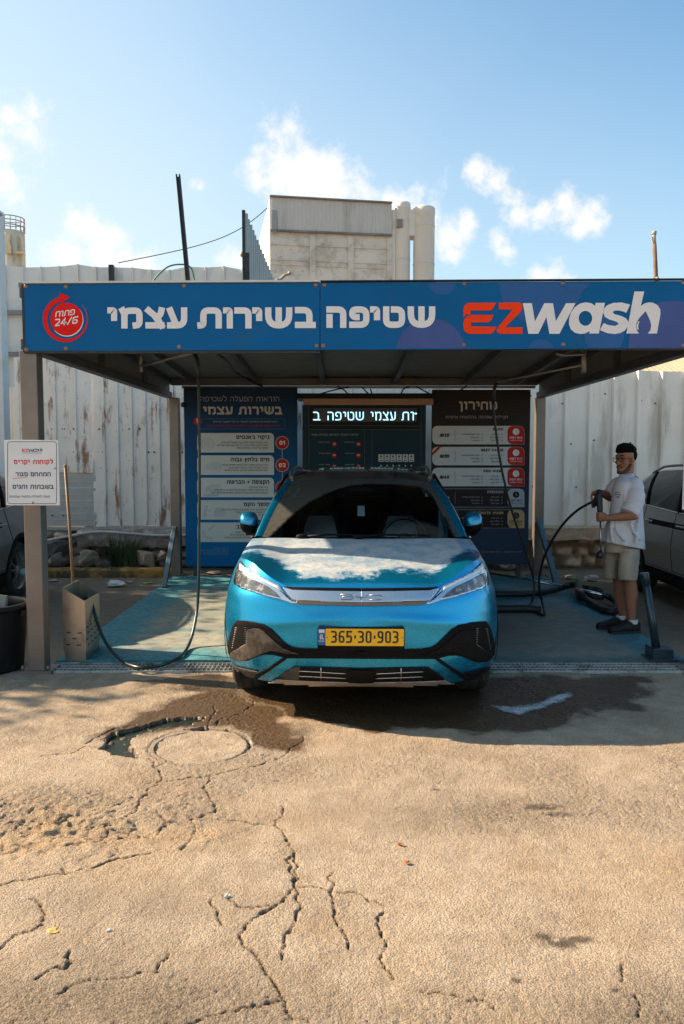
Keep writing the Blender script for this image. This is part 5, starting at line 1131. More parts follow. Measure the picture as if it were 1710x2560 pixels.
    obj('seam', mb, mat('seam_brown', (.07,.06,.05), .5), t)
    mb = MB(); text(mb, 'הוראות הפעלה לשטיפה בשירות עצמי', 678, -474, 19, .17, f, .004, gap=.16); 
    nums = []
    for i in range(3):
        for j, (cx, w_) in enumerate(((680,'הכנה לשטיפה'),(418,'הקצפה + הברשה'))):
            y = -566-122*i; text(mb, w_, cx-48, y+14, 11, .16, f, .004, gap=.1); nums.append((cx, y, '0%d' % (i*2+j+1)))
    obj('panel_text', mb, pale_ink, t)
    for cx, y, n in nums:
        mb = MB(); flat(mb, circ(cx, y, 26), f, .004); o = obj('step_dot', mb, b_red, t); mb = MB(); text(mb, n, cx, y-9, 18, .2, f, .0055, 'c', .1, 1.1, rtl=False); obj('number', mb, b_white, o)
    for i in range(6):
        x = 897+66*i; mb = MB(); flat(mb, rrect(x,-760,x+57,-678,6), f, .004); o = obj('program_card', mb, card, t)
        mb = MB(); flat(mb, circ(x+28,-700,11,12), f, .0055); ribbon(mb, [(x+12,-722),(x+45,-722)], 4, f, .0055); ribbon(mb, [(x+12,-745),(x+45,-745)], 9, f, .0055); obj('pictogram', mb, card_ink, o)
        mb = MB(); p = f(x+28,-802,0); mb.lathe((p[0],p[1],p[2]), [(.0001,-.02),(.012,-.02),(.012,0)], 14, 'y'); obj('push_button', mb, mat('button_%d' % (i > 3), (.7,.45,.35) if i > 3 else (.6,.58,.5), .35), t)
    # --- small dome camera by the left board
    p = at(458,1012,10.9); mb = MB(); mb.ball(p, .035, 14, 10); mb.cyl(p+Vector((0,.0,.0)), p+Vector((-.02,.10,.03)), .02, n=8); tag(obj('security_camera', mb, mat('camera_black', (.01,.01,.012), .25)), 'small black dome camera between the back left post and the instruction board', 'camera')
build_boards()
# ================================================================== cars
def car_paint(name, col, col2=None, rough=.22, metal=.35, coat=.9):
    m = bpy.data.materials.new(name); m.use_nodes = True; nt = m.node_tree; N = nt.nodes; L = nt.links; b = N['Principled BSDF']
    b.inputs['Metallic'].default_value = metal; b.inputs['Roughness'].default_value = rough; b.inputs['Coat Weight'].default_value = coat; b.inputs['Coat Roughness'].default_value = .03
    tc = N.new('ShaderNodeTexCoord'); n = N.new('ShaderNodeTexNoise'); n.inputs['Scale'].default_value = 900; L.new(tc.outputs['Object'], n.inputs['Vector'])
    x = N.new('ShaderNodeMixRGB'); L.new(n.outputs['Fac'], x.inputs[0]); x.inputs[1].default_value = tuple(c*.8 for c in col)+(1,); x.inputs[2].default_value = tuple(min(1,c*1.2) for c in col)+(1,)
    return m, nt, x.outputs[0], b, tc
def dusty(name, col, kind, dust=(.54,.455,.36), **k):
    """metallic paint under a coat of dust; kind 'hood' wears the dust off along the front edge, 'body' lightly dusts"""
    m, nt, base, b, tc = car_paint(name, col, **k); N = nt.nodes; L = nt.links
    def noise(sc, det=7, ro=.65):
        n = N.new('ShaderNodeTexNoise'); n.inputs['Scale'].default_value = sc; n.inputs['Detail'].default_value = det; n.inputs['Roughness'].default_value = ro; L.new(tc.outputs['Object'], n.inputs['Vector']); return n.outputs['Fac']
    def rng(v, a, c, d=0, e=1):
        r = N.new('ShaderNodeMapRange'); L.new(v, r.inputs[0]); r.inputs[1].default_value = a; r.inputs[2].default_value = c; r.inputs[3].default_value = d; r.inputs[4].default_value = e; return r.outputs[0]
    def M(op, a, c, d=None):
        n = N.new('ShaderNodeMath'); n.operation = op
        for i, v in enumerate((a, c, d)):
            if v is None: continue
            if isinstance(v, (int, float)): n.inputs[i].default_value = v
            else: L.new(v, n.inputs[i])
        return n.outputs[0]
    if kind == 'hood':
        vc = N.new('ShaderNodeVertexColor'); vc.layer_name = 'dust'; s = N.new('ShaderNodeSeparateColor'); L.new(vc.outputs[0], s.inputs[0])
        edge = M('ADD', M('MULTIPLY_ADD', noise(6, 9, .76), 1.7, -.85), s.outputs[0])
        edge = M('ADD', edge, M('MULTIPLY_ADD', noise(45, 3, .6), .16, -.08))
        f = rng(edge, .36, .60); f = M('MULTIPLY', f, rng(noise(5, 8, .75), .28, .62, .42, .92)); f = M('MULTIPLY', f, s.outputs[1]); f = M('MULTIPLY', f, rng(noise(28, 5, .8), .3, .6, .62, 1))
    else:
        g = N.new('ShaderNodeSeparateXYZ'); L.new(tc.outputs['Object'], g.inputs[0])
        low = rng(g.outputs[2], .60, .25, .0, .28)
        f = M('MULTIPLY', rng(noise(160, 3, .8), .55, .8), M('ADD', low, .06))
        f = M('MAXIMUM', f, M('MULTIPLY', rng(noise(4, 6, .75), .52, .8), M('ADD', low, .05)))
    x = N.new('ShaderNodeMixRGB'); L.new(f, x.inputs[0]); L.new(base, x.inputs[1]); x.inputs[2].default_value = dust+(1,); L.new(x.outputs[0], b.inputs['Base Color'])
    L.new(M('MULTIPLY_ADD', f, .6, k.get('rough', .22)), b.inputs['Roughness']); L.new(M('MULTIPLY_ADD', f, -.8, k.get('coat', .9)), b.inputs['Coat Weight']); L.new(M('MULTIPLY_ADD', f, -k.get('metal', .35), k.get('metal', .35)), b.inputs['Metallic'])
    return m
black_trim = mat('black_trim', (.006,.006,.0065), .6, var=.2, scale=9, spec=.10)
sunlit_dusty_trim = mat('sunlit_dusty_trim', (.050,.041,.034), .8, var=.35, scale=22, bump=.2, bscale=120, stain=((.12,.095,.075), 9, .48, .6), spec=.1)  # left-hand trim: real dust, with the sunlit side's lighter tone painted in
vent_black = mat('vent_black', (.008,.0075,.0075), .6, var=.3, scale=20, spec=.10)  # also the unlit right-hand copy of the same dusty plastic
grille_black = mat('grille_black', (.006,.006,.007), .6, var=.2, spec=.15)
chrome = mat('chrome', (.62,.64,.66), .16, 1.0, var=.03)
satin = mat('satin_silver', (.52,.56,.60), .26, .85, var=.03)
tyre_m = mat('tyre', (.020,.019,.018), .85, var=.25, scale=14, stain=((.10,.085,.07), 4, .5, .6))
rim_m = mat('rim_alloy', (.33,.33,.33), .35, .8, var=.08)
def glass_mat(name, tint, dust=False, rough=.02, clear=.85):
    m = bpy.data.materials.new(name); m.use_nodes = True; nt = m.node_tree; N = nt.nodes; L = nt.links; N.clear()
    out = N.new('ShaderNodeOutputMaterial'); tr = N.new('ShaderNodeBsdfTransparent'); tr.inputs[0].default_value = tint+(1,); gl = N.new('ShaderNodeBsdfGlossy'); gl.inputs['Roughness'].default_value = rough; gl.inputs[0].default_value = (.9,.95,1,1)
    fr = N.new('ShaderNodeFresnel'); fr.inputs[0].default_value = 1.42; mx = N.new('ShaderNodeMixShader'); L.new(fr.outputs[0], mx.inputs[0]); L.new(tr.outputs[0], mx.inputs[1]); L.new(gl.outputs[0], mx.inputs[2])
    last = mx.outputs[0]
    if dust:
        vc = N.new('ShaderNodeVertexColor'); vc.layer_name = 'dust'; s = N.new('ShaderNodeSeparateColor'); L.new(vc.outputs[0], s.inputs[0])
        tc = N.new('ShaderNodeTexCoord'); n = N.new('ShaderNodeTexNoise'); n.inputs['Scale'].default_value = 22; n.inputs['Detail'].default_value = 8; n.inputs['Roughness'].default_value = .75; L.new(tc.outputs['Object'], n.inputs['Vector'])
        r = N.new('ShaderNodeMapRange'); L.new(n.outputs['Fac'], r.inputs[0]); r.inputs[1].default_value = .25; r.inputs[2].default_value = .75; r.inputs[3].default_value = .35; r.inputs[4].default_value = .8
        k = N.new('ShaderNodeMath'); k.operation = 'MULTIPLY'; L.new(r.outputs[0], k.inputs[0]); L.new(s.outputs[0], k.inputs[1])
        df = N.new('ShaderNodeBsdfDiffuse'); df.inputs[0].default_value = (.10,.098,.085,1); m2 = N.new('ShaderNodeMixShader'); L.new(k.outputs[0], m2.inputs[0]); L.new(last, m2.inputs[1]); L.new(df.outputs[0], m2.inputs[2]); last = m2.outputs[0]
    L.new(last, out.inputs[0]); return m
dark_glass = mat('dark_glass', (.006,.007,.008), .06, var=0, spec=.6)
# ---- the shared body surface, car coordinates: x across, y back from the nose, z up
LEN, HW = 4.455, .9375
def Wd(z, y=0.0):
    f = interp(z, [.20,.28,.40,.55,.68,.79,.90,.975,1.05,1.15], [.890,.912,.932,.9375,.935,.92,.888,.855,.80,.74])
    b = interp(z, [.20,.28,.40,.55,.68,.80,.92,1.05,1.15], [.86,.885,.915,.930,.935,.925,.905,.872,.845])
    k = min(1, max(0, (y-.75)/.85)); k = k*k*(3-2*k); return f*(1-k)+b*k
def yplan(u): u = min(1, abs(u)); return .62*(1-(1-u**2.7)**(1/2.15))
def q_(z): return interp(z, [.20,.26,.30,.34,.42,.52,.60,.68,.76,.80,.87,.95,1.02], [.15,.10,.06,.035,.012,.0,.004,.014,.034,.048,.085,.125,.16])
def Ffr(x, z):
    w = Wd(z); u = abs(x)/w; crease = .016*math.exp(-((z-.70+.10*u)/.035)**2)*min(1, u*1.6)        # a soft crease sweeping down from the lamps
    return yplan(u) + q_(z)*(1-.35*u) - crease*(1-u*.6)
def ztop(s): return interp(s, [0,.50,.545,.64,.745,.83,.91,1], [.868,.870,.875,.908,.952,.985,1.0,.992])
def zbot(s): return interp(s, [0,.72,.82,.92,1], [.232,.234,.242,.255,.28])
def xs_(s): s = max(-1, min(1, s)); a = abs(s); return math.copysign(1-(1-a)**1.9, s)*.42+s*.58
def fascia_pt(s, t):
    g = xs_(s); a = abs(g); z = zbot(a)+(ztop(a)-zbot(a))*t; x = g*Wd(z); return Vector((x, Ffr(x, z), z))
def belt(y): return interp(y, [.66,.9,1.30,1.7,2.4,3.3,4.0,4.46], [.992,1.012,1.045,1.052,1.065,1.10,1.14,1.13])
def hood_pt(s, t):
    p = fascia_pt(s, 1); g = xs_(s); a = abs(g); y1 = 1.13+.20*a*a; z1 = 1.066-.004*a-.018*a**6; x1 = g*Wd(1.045,1.30)*1.0
    e = t**(.66+.12*a); y = p.y+(y1-p.y)*t; zz = p.z+(z1-p.z)*e + .012*math.sin(math.pi*t)*(1-a**3) - .010*math.exp(-((a-.62)/.10)**2)*math.sin(math.pi*min(1,t*1.05))
    return Vector((p.x+(x1-p.x)*t, y, zz))
def side_pt(y, z, sgn_=1, off=0.0):
    w = Wd(z, y)+off
    if y > LEN-.62: u = (y-(LEN-.62))/.62; w *= (1-u**2.4)**(1/2.4) if u < 1 else 0
    if y < .62+.06: pass
    return Vector((sgn_*w, y, z))
def rear_pt(s, t):
    g = xs_(s); a = abs(g); z = .33+(1.13-.33)*t; x = g*Wd(z, 4)*.998; return Vector((x, LEN-yplan(a)-.10*max(0, t-.5)**1.5*2, z))
# greenhouse
def ws_base(s): a = abs(s); return Vector((s*.772, 1.155+.20*a*a, 1.068-.012*a))
def ws_top(s): a = abs(s); return Vector((s*.600, 1.985+.13*a*a, 1.492-.022*a*a))
def ws_pt(s, t): p = ws_base(s).lerp(ws_top(s), t); return p+Vector((0, -.035, .035))*math.sin(math.pi*t)*(1-.3*abs(s))
def roof_edge(y): return Vector((interp(y,[2.1,2.6,3.4,4.05],[.655,.672,.655,.60]), y, interp(y,[2.1,2.4,2.8,3.4,3.8,4.05],[1.462,1.512,1.532,1.510,1.455,1.40])))
def roof_pt(s, t):
    if t < .12:
        k = t/.12; a = ws_top(s); b = roof_pt(s, .12); return a.lerp(b, k)
    y0 = 2.20+(4.0-2.20)*(t-.12)/.88; a = abs(s); e = roof_edge(min(4.05,max(2.1,y0))); zc = interp(y0,[2.2,2.5,2.9,3.4,4.0],[1.555,1.585,1.592,1.565,1.455])
    return Vector((s*e.x, y0, zc-(zc-e.z)*a**3.2))
def pillar_out(t):
    """outer edge of the windscreen pillar, from the cowl up to the roof"""
    return Vector((.838,1.37,1.048)).lerp(Vector((.660,2.14,1.470)), t)+Vector((.012,-.02,.022))*math.sin(math.pi*t)
def belt_x(y): return Wd(belt(y), y)-.012
ARCH = .395
def side_outline():
    pts = []; ya, yb = .88, 3.60; zc = .345
    pts += [(.62,.30)] if False else []
    def arch(c): return [(c-ARCH*math.cos(R(a)), zc+ARCH*math.sin(R(a))) for a in range(0, 181, 9)]
    lo = .25; pts = [(.50,.33),(.485,.345)]
    pts += [p for p in arch(ya) if p[0] > .5 or p[1] > .36][1:]
    pts += [(ya+ARCH,.30),(1.45,lo),(3.05,lo),(yb-ARCH,.30)]; pts += arch(yb); pts += [(yb+ARCH,.34),(LEN-.34,.36)]
    pts += [(LEN-.30,1.10)]
    for y in np.linspace(LEN-.32, .70, 30): pts.append((float(y), belt(float(y))))
    pts += [(.62,.985),(.60,.80),(.60,.60)]
    return pts
def build_car(root, paint, roofp, glass, hoodp=None, wheel_y=(.88,3.60), tails=True, lamps=True, seams=True):
    L = dict(parent=root, local=True)
    # nose
    mb = MB(); mb.grid(lambda u, v: fascia_pt(u*2-1, v), 96, 40); nose = obj('front_bumper', mb, paint, **L)
    bvh_v = [Vector(v) for v in mb.v]; bvh_f = list(mb.f)
    mb = MB(); mb.grid(lambda u, v: hood_pt(u*2-1, v), 96, 40)
    o0 = len(bvh_v); bvh_v += [Vector(v) for v in mb.v]; bvh_f += [tuple(i+o0 for i in f) for f in mb.f]
    hood = obj('hood', mb, hoodp or paint, fixn=True, **L)
    me = hood.data; n = len(me.vertices); co = np.empty(n*3); me.vertices.foreach_get('co', co); co = co.reshape(-1,3)
    yf = np.array([fascia_pt(max(-1,min(1,x/.86)), 1).y for x in co[:,0]]); d = (co[:,1]-yf)
    x = co[:,0]
    lim = .15+.05*np.sin(x*9+1)+.10*np.exp(-((x+.62)/.16)**2)+.10*np.exp(-((x-.30)/.20)**2)+.12*np.exp(-((x-.72)/.16)**2)-.10*np.exp(-((x-.05)/.08)**2)
    dc = np.clip(.5+(d-lim)*2.6, 0, 1); amt = np.where(np.abs(x) > .72, .75, 1.0)
    me.color_attributes.new('dust','FLOAT_COLOR','POINT').data.foreach_set('color', np.stack([dc, amt, amt, amt],1).ravel())
    # sides with wheel openings
    so_ = side_outline()
    for sg in (1,-1):
        mb = MB(); patch(mb, so_, lambda y, z, sg=sg: side_pt(y, z, sg), .09); obj('side_panel', mb, paint, **L)
    mb = MB(); mb.grid(lambda u, v: rear_pt(u*2-1, v), 40, 16); obj('rear_bumper', mb, paint, **L)
    # floor and inner arches keep light out
    mb = MB(); mb.box((-.80,.30,.22),(.80,LEN-.25,.28)); mb.box((-.56,.25,.28),(.56,1.35,.80)); mb.box((-.78,3.10,.28),(-.60,4.0,.98)); mb.box((.60,3.10,.28),(.78,4.0,.98)); mb.box((-.91,1.30,.28),(-.88,3.1,.95)); mb.box((.88,1.30,.28),(.91,3.1,.95)); obj('underbody', mb, grille_black, **L)
    mb = MB()
    for sg in (1,-1):
        for wy in wheel_y:
            mb.grid(lambda u, v, sg=sg, wy=wy: (sg*(.905-.32*v), wy-ARCH*math.cos(math.pi*u), .345+ARCH*math.sin(math.pi*u)), 20, 2)
    obj('arch_liner', mb, grille_black, **L)
    # arch and sill cladding
    for sg in (1,-1):
        for wy in wheel_y:
            mb = MB()
            def f(u, v, sg=sg, wy=wy):
                a = math.pi*(u*1.04-.02); r = ARCH-.002+.055*v; y = wy-r*math.cos(a); z = max(.29, .345+r*math.sin(a)); p = side_pt(y, z, sg, .008*math.sin(math.pi*min(1,v+.3))); 
                if y < .64: p = Vector((sg*Wd(z)*interp(y,[.4,.5,.62],[.975,.99,1.0])+sg*.004, y, z))
                return p
            mb.grid(f, 30, 3); obj('arch_cladding', mb, black_trim, **L)
        mb = MB(); mb.grid(lambda u, v, sg=sg: side_pt(1.28+u*1.92, .24+.15*v, sg, .006), 30, 3); obj('sill', mb, black_trim, **L)
    # wheels
    for wy in wheel_y:
        for sg in (1,-1):
            c = Vector((sg*.79, wy, .345)); e = bpy.data.objects.new('wheel', None); COL.objects.link(e); e.parent = root; e.location = c
            mb = MB(); prof = [(.215,-.09),(.26,-.105),(.32,-.108),(.340,-.085),(.345,-.04),(.340,-.035),(.340,-.03),(.345,-.025),(.345,.0),(.345,.025),(.340,.03),(.340,.035),(.345,.04),(.340,.085),(.32,.108),(.26,.105),(.215,.09)]
            mb.lathe((0,0,0), prof, 48, 'x'); obj('tyre', mb, tyre_m, parent=e, local=True)
            mb = MB(); h = sg*.075; mb.lathe((0,0,0), [(.222,sg*.095),(.21,sg*.09),(.205,-sg*.05),(.02,-sg*.05)], 40, 'x')
            for k in range(5):
                a = 2*math.pi*k/5+.3; d = Vector((0,math.cos(a),math.sin(a))); pr = Vector((0,-math.sin(a),math.cos(a)))
                for sp_ in (-.32,.32): mb.beam(Vector((h,0,0))+d*.045, Vector((h-sg*.005,0,0))+(d+pr*sp_*.75)*.208, .022, .028, up=(1,0,0))
            mb.lathe((h,0,0), [(.055,-sg*.02),(.055,sg*.012),(.001,sg*.018)], 20, 'x'); obj('rim', mb, rim_m, parent=e, local=True)
    # greenhouse
    mb = MB(); mb.grid(lambda u, v: ws_pt(u*2-1, v), 60, 30); ws = obj('windscreen', mb, glass, fixn=False, **L)
    mb = MB(); mb.grid(lambda u, v: roof_pt(u*2-1, v), 40, 36); obj('roof', mb, roofp, **L)
    for sg in (1,-1):
        mb = MB()
        def pil(u, v, sg=sg):
            a = ws_pt(1, v); b = pillar_out(v); p = a.lerp(b, u)+Vector((.014,-.008,.012))*math.sin(math.pi*u); return Vector((sg*p.x, p.y, p.z))
        mb.grid(pil, 6, 16); obj('pillar', mb, paint, **L)
        mb = MB()
        def sw(u, v, sg=sg):
            y = 1.37+(4.06-1.37)*u; tz = v
            lo = Vector((belt_x(y), y, belt(y)-.004))
            if y < 2.14: k = (y-1.37)/(2.14-1.37); q = pillar_out(k); hi = Vector((q.x, y, q.z)); lo.x = lo.x if k > .1 else lo.x*(k/.1)+.838*(1-k/.1)
            else: e = roof_edge(min(4.05, max(2.1, y))); hi = Vector((e.x+.002, y, e.z-.004))
            p = lo.lerp(hi, tz); p.x += .03*math.sin(math.pi*tz)*min(1,(hi.z-lo.z)/.3); return Vector((sg*p.x, p.y, p.z))
        mb.grid(sw, 40, 8); obj('side_window', mb, dark_glass, **L)
        for y0 in (2.36, 3.30):
            mb = MB(); P = [sw((y0-1.37+dy)/(4.06-1.37), v) for dy, v in ((0,0),(.06,.35),(.14,.7),(.22,1))]; mb.tube([p+Vector((sg*.004,0,0)) for p in P], .020, 6); obj('window_pillar', mb, black_trim, **L)
        mb = MB(); mb.tube([Vector((sg*(belt_x(y)+.010), y, belt(y)-.002)) for y in np.linspace(1.45, 4.0, 24)], .010, 6); obj('belt_trim', mb, chrome, **L)
        # roof rail
        mb = MB(); ys = np.linspace(2.18, 3.85, 24); mb.tube([Vector((sg*(roof_edge(y).x-.045), y, roof_edge(y).z+.055*math.sin(math.pi*min(1,max(0,(y-2.14)/1.76)))**.35)) for y in ys], .017, 8); obj('roof_rail', mb, mat('rail_satin', (.22,.22,.21), .4, .6), **L)
        # mirror
        e = bpy.data.objects.new('mirror', None); COL.objects.link(e); e.parent = root; e.location = (sg*.925, 1.72, 1.140)
        mb = MB()
        def shell(u, v, sg=sg):
            a = 2*math.pi*u; r = math.sin(math.pi*v)**.55; x = -math.cos(math.pi*v)
            px_ = .074*x; hz = .092*(1-.10*x); 
            return (sg*px_, .10*r*math.cos(a)*(1 if math.cos(a) < 0 else .75), hz*r*math.sin(a)+.012*x)
        mb.grid(shell, 24, 16); obj('mirror_shell', mb, paint, parent=e, local=True)
        mb = MB()
        mb.grid(lambda u, v, sg=sg: Vector(shell(.5+.25*u+.25, v))*1.012 if False else Vector(shell(u*.5+.5, v))*1.01+Vector((0,0,-.012)), 14, 12); mb.beam((-sg*.11,.03,-.085),(sg*.03,.0,-.092),.06,.03); obj('mirror_base', mb, black_trim, parent=e, local=True)
        # door seams and handles
        if seams:
            mb = MB()
            for y0, z0, z1 in ((1.42,.42,1.04),(2.38,.42,1.06),(3.28,.62,1.09)):
                mb.tube([side_pt(y0+(.05*(z-.75) if y0 < 3 else .32*max(0,.9-z)), z, sg, .0) for z in np.linspace(z0, z1, 10)], .0045, 5)
            mb.tube([side_pt(y, .415, sg, .0) for y in np.linspace(1.40, 3.20, 16)], .0045, 5)
            obj('door_seam', mb, black_trim, **L)
            for y0 in (2.18, 3.10):
                mb = MB(); mb.tube([side_pt(y, .925, sg, o_) for y, o_ in ((y0-.11,.004),(y0-.09,.026),(y0,.032),(y0+.09,.026),(y0+.11,.004))], .013, 8); obj('door_handle', mb, mat('handle_silver', (.40,.40,.40), .3, .7), **L)
    # rear glass and lamps
    mb = MB(); mb.grid(lambda u, v: Vector(((u*2-1)*(.80-.20*v), LEN-.22-.32*v-.10*(u*2-1)**2, 1.12+.32*v)), 20, 8); obj('rear_window', mb, dark_glass, **L)
    if tails:
        for sg in (1,-1):
            mb = MB(); mb.grid(lambda u, v, sg=sg: (lambda p: Vector((sg*(p.x+.006), p.y+.004, p.z)))(side_pt(LEN-.42+.30*u, .90+.17*v-.03*u, 1)), 12, 6); obj('tail_lamp', mb, mat('tail_red', (.42,.012,.012), .15, coat=.8), **L)
    return bvh_v, bvh_f, nose, hood, ws
# ------------------------------------------------------------------ the blue car
CAR = Vector((.118, 4.86, 0)); CROT = R(-1.2)
def build_blue_car():
    t = thing('parked_car', 'dusty turquoise blue crossover car with a yellow plate parked in the wash bay', 'car', CAR, rz=CROT)
    paint = dusty('blue_paint', (.002,.295,.54), 'body', rough=.27, metal=.78, coat=.55); hoodp = dusty('blue_hood', (.002,.295,.54), 'hood', rough=.27, metal=.78, coat=.55)
    roofp = mat('roof_black', (.018,.022,.024), .22, .0, var=.1, coat=.6, stain=((.10,.095,.085), 7, .45, .55))
    glass = glass_mat('windscreen_glass', (.78,.84,.83), True)
    bv, bf, nose, hood, ws = build_car(t, paint, roofp, glass, hoodp, tails=False, lamps=False, seams=True)
    bvh = BVHTree.FromPolygons(bv, bf)
    Ri = Matrix.Rotation(-CROT, 3, 'Z'); cam_l = Ri @ (Vector((0,0,H))-CAR)
    MISS = []
    def hit(px, py, off):
        d = (Ri @ ray(px, py)).normalized(); loc, nrm, i, dist = bvh.ray_cast(cam_l, d)
        if loc is None: MISS.append(1); loc, nrm, i, dist = bvh.find_nearest(cam_l+d*5.3)
        if nrm.dot(d) > 0: nrm = -nrm
        return loc+nrm*off
    def onskin(mb, pts, off, cell):
        bad = []
        def fn(a, b):
            k = len(MISS); p = hit(a, b, off); bad.append(len(MISS) > k); return p
        patch(mb, pts, fn, cell); keep = [f for f in mb.f if not any(bad[i] for i in f)]; mb.f = keep; mb.s = [True]*len(keep)
    MIR = lambda mb: (lambda m2: (m2.add([(-x,y,z) for x,y,z in mb.v], [tuple(reversed(f)) for f in mb.f], True), m2)[1])(MB())
    def half(name, pts, m, off, cell=4, smooth=True, par=None, lab=None, both=True, lip=True):
        """lay an outline (traced from the nose of the car) on the bumper skin, with a thickness, and mirror it"""
        mb = MB(); onskin(mb, pts, off, cell)
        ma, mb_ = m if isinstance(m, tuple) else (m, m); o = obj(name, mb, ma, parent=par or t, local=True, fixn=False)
        k = o.modifiers.new('Solidify', 'SOLIDIFY'); k.thickness = max(.004, off*1.0); k.offset = -1
        if both:
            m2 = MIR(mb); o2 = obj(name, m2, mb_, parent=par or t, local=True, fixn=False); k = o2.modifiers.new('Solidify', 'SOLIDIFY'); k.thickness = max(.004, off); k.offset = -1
            return o, o2
        return o
    def centred(name, pts, m, off, par=None, cell=4):
        """same for a piece that runs across the middle: right half mirrored onto one mesh"""
        mb = MB(); onskin(mb, pts, off, cell); m2 = MIR(mb); mb.add(m2.v, m2.f, True)
        o = obj(name, mb, m, parent=par or t, local=True, fixn=False); k = o.modifiers.new('Solidify', 'SOLIDIFY'); k.thickness = .005; k.offset = -1
        return o
    z5 = lambda p: s3(p, 540, 1500, .2296); z7 = lambda p: s3(p, 560, 1370, .2168)
    CX5, CX7 = 1583, 1584
    centred('intake_band', z5([(235,220),(300,222),(380,230),(520,262),(600,310),(680,390),(760,470),(830,508),(920,522),(1110,530),(CX5,540),(CX5,636),(1000,632),(820,630),(760,632),(745,622),(640,595),(545,590),(480,605),(340,660),(270,655),(185,625),(145,580),(136,500),(158,390),(190,285)]), black_trim, .004)
    half('corner_vent', z5([(362,318),(420,305),(485,310),(540,345),(600,400),(640,440),(740,520),(830,560),(915,585),(800,578),(610,545),(470,600),(330,655),(235,648),(180,612),(182,570),(350,470),(352,350)]), (sunlit_dusty_trim, vent_black), .009)  # left copy coloured as dust in sun, right copy as the shaded side
    mb = MB()
    for k in range(8):
        y = 345+k*20; a = hit(*z5([(360,y)])[0], .012); b = hit(*z5([(470+k*8,y+12)])[0], .012); mb.tube([a,b], .0022, 5)
    for k in range(8):
        x = 200+k*16; y = 570+k*8; a = hit(*z5([(200+k*8,560+k*11)])[0], .012); b = hit(*z5([(330+k*28,478+k*11)])[0], .012); mb.tube([a, hit(*z5([(265+k*18,522+k*11)])[0], .012), b], .002, 5)
    for k in range(10):
        y = 300+k*24; a = hit(*z5([(222-k*4,y)])[0], .008); b = hit(*z5([(340,y-4)])[0], .008)
        if y < 520: mb.tube([a,b], .003, 5)
    for side in (0,1): 
        m_ = mb if side == 0 else MIR(mb); obj('vent_rib', m_, mat('rib_grey', (.30,.26,.22), .7), parent=t, local=True)
    half('bumper_channel', z5([(755,628),(770,640),(640,730),(500,818),(440,862),(385,858),(480,782),(620,700),(738,622)]), grille_black, .006)
    half('corner_cladding', z5([(128,690),(180,702),(300,735),(470,772),(382,855),(330,850),(250,838),(180,805),(145,760)]), (sunlit_dusty_trim, vent_black), .007)
    centred('lower_grille', z5([(850,722),(920,722),(1200,730),(CX5,742),(CX5,882),(1000,868),(670,848),(740,790)]), grille_black, .004)
    bc = mat('bar_chrome', (.55,.52,.48), .25, .9)
    for P, r_ in [([hit(*z5([(910+k*130, y0+(y1-y0)*k/4)])[0], .011) for k in range(5)], .0035) for y0, y1 in ((765,790),(815,840))]+[([hit(*z5([(1145, y)])[0], .010) for y in (728,790,862)], .003)]:
        for f_ in (1,-1): mb = MB(); mb.tube([Vector((f_*p.x,p.y,p.z)) for p in P], r_, 6); obj('grille_bar', mb, bc, parent=t, local=True)
    half('grille_side', z5([(850,722),(920,722),(905,862),(670,848),(740,790)]), (sunlit_dusty_trim, vent_black), .006)
    centred('sensor_block', z5([(1440,748),(CX5,752),(CX5,882),(1440,874),(1432,860),(1432,760)]), vent_black, .014, cell=5)
    centred('skid_plate', z5([(672,848),(1000,866),(CX5,882),(CX5,945),(900,930),(600,912),(255,893),(248,858),(420,868),(600,886)]), mat('skid_silver', (.36,.31,.26), .42, .5, var=.1, stain=((.16,.12,.09), 9, .6, .5)), .010)
    # brow above the grille: dark line, satin bar, bright lower trim
    centred('hood_gap', z7([(690,442),(800,452),(1200,462),(CX7,468),(CX7,506),(1200,500),(800,488),(740,470)]), grille_black, .004)
    half('headlamp', z7([(205,155),(232,190),(300,255),(400,312),(520,370),(640,430),(668,472),(740,562),(858,640),(800,642),(690,602),(500,557),(330,502),(200,462),(132,418),(130,370),(150,262),(178,195)]), chrome, .006, cell=6)
    dl = mat('lamp_glass', (.10,.10,.10), .06, .2, var=.5, scale=26, coat=1.0, stain=((.50,.47,.44), 22, .54, .8))
    half('lamp_lens', z7([(188,285),(260,318),(360,372),(520,450),(600,512),(662,578),(500,540),(330,487),(205,440),(166,402),(166,345)]), dl, .009, cell=5)
    half('daytime_lamp', z7([(205,185),(236,222),(300,278),(420,342),(560,412),(640,452),(648,486),(560,440),(420,368),(300,308),(200,262)]), mat('drl_white', (.72,.72,.70), .2, var=.05, coat=.8), .009, cell=5)
    for cx_, r_ in ((255,26),(345,30)):
        mb = MB(); P = z7(circ(cx_, 400 if cx_ < 300 else 440, r_, 18)); patch(mb, P, lambda a, b: hit(a, b, .0125), 3); 
        for m_ in (mb, MIR(mb)): obj('projector_lens', m_, mat('lens_dark', (.04,.045,.05), .05, .3, coat=1), parent=t, local=True, fixn=False, solid=.003)
    mb = MB()
    for k in range(3):
        P = [hit(*z7([q])[0], .0125) for q in ((655+k*35,500+k*30),(700+k*30,530+k*28),(735+k*32,575+k*22))]; mb.tube(P, .003, 5)
    for m_ in (mb, MIR(mb)): obj('lamp_fin', m_, black_trim, parent=t, local=True)
    centred('grille_bar_panel', z7([(690,468),(742,472),(800,490),(1200,502),(CX7,508),(CX7,634),(1200,622),(860,606),(800,597),(745,545),(715,500)]), satin, .010)
    centred('bright_trim', z7([(850,608),(1200,624),(CX7,636),(CX7,668),(1200,662),(880,652),(835,640)]), mat('trim_bronze', (.24,.15,.10), .3, .8), .012)
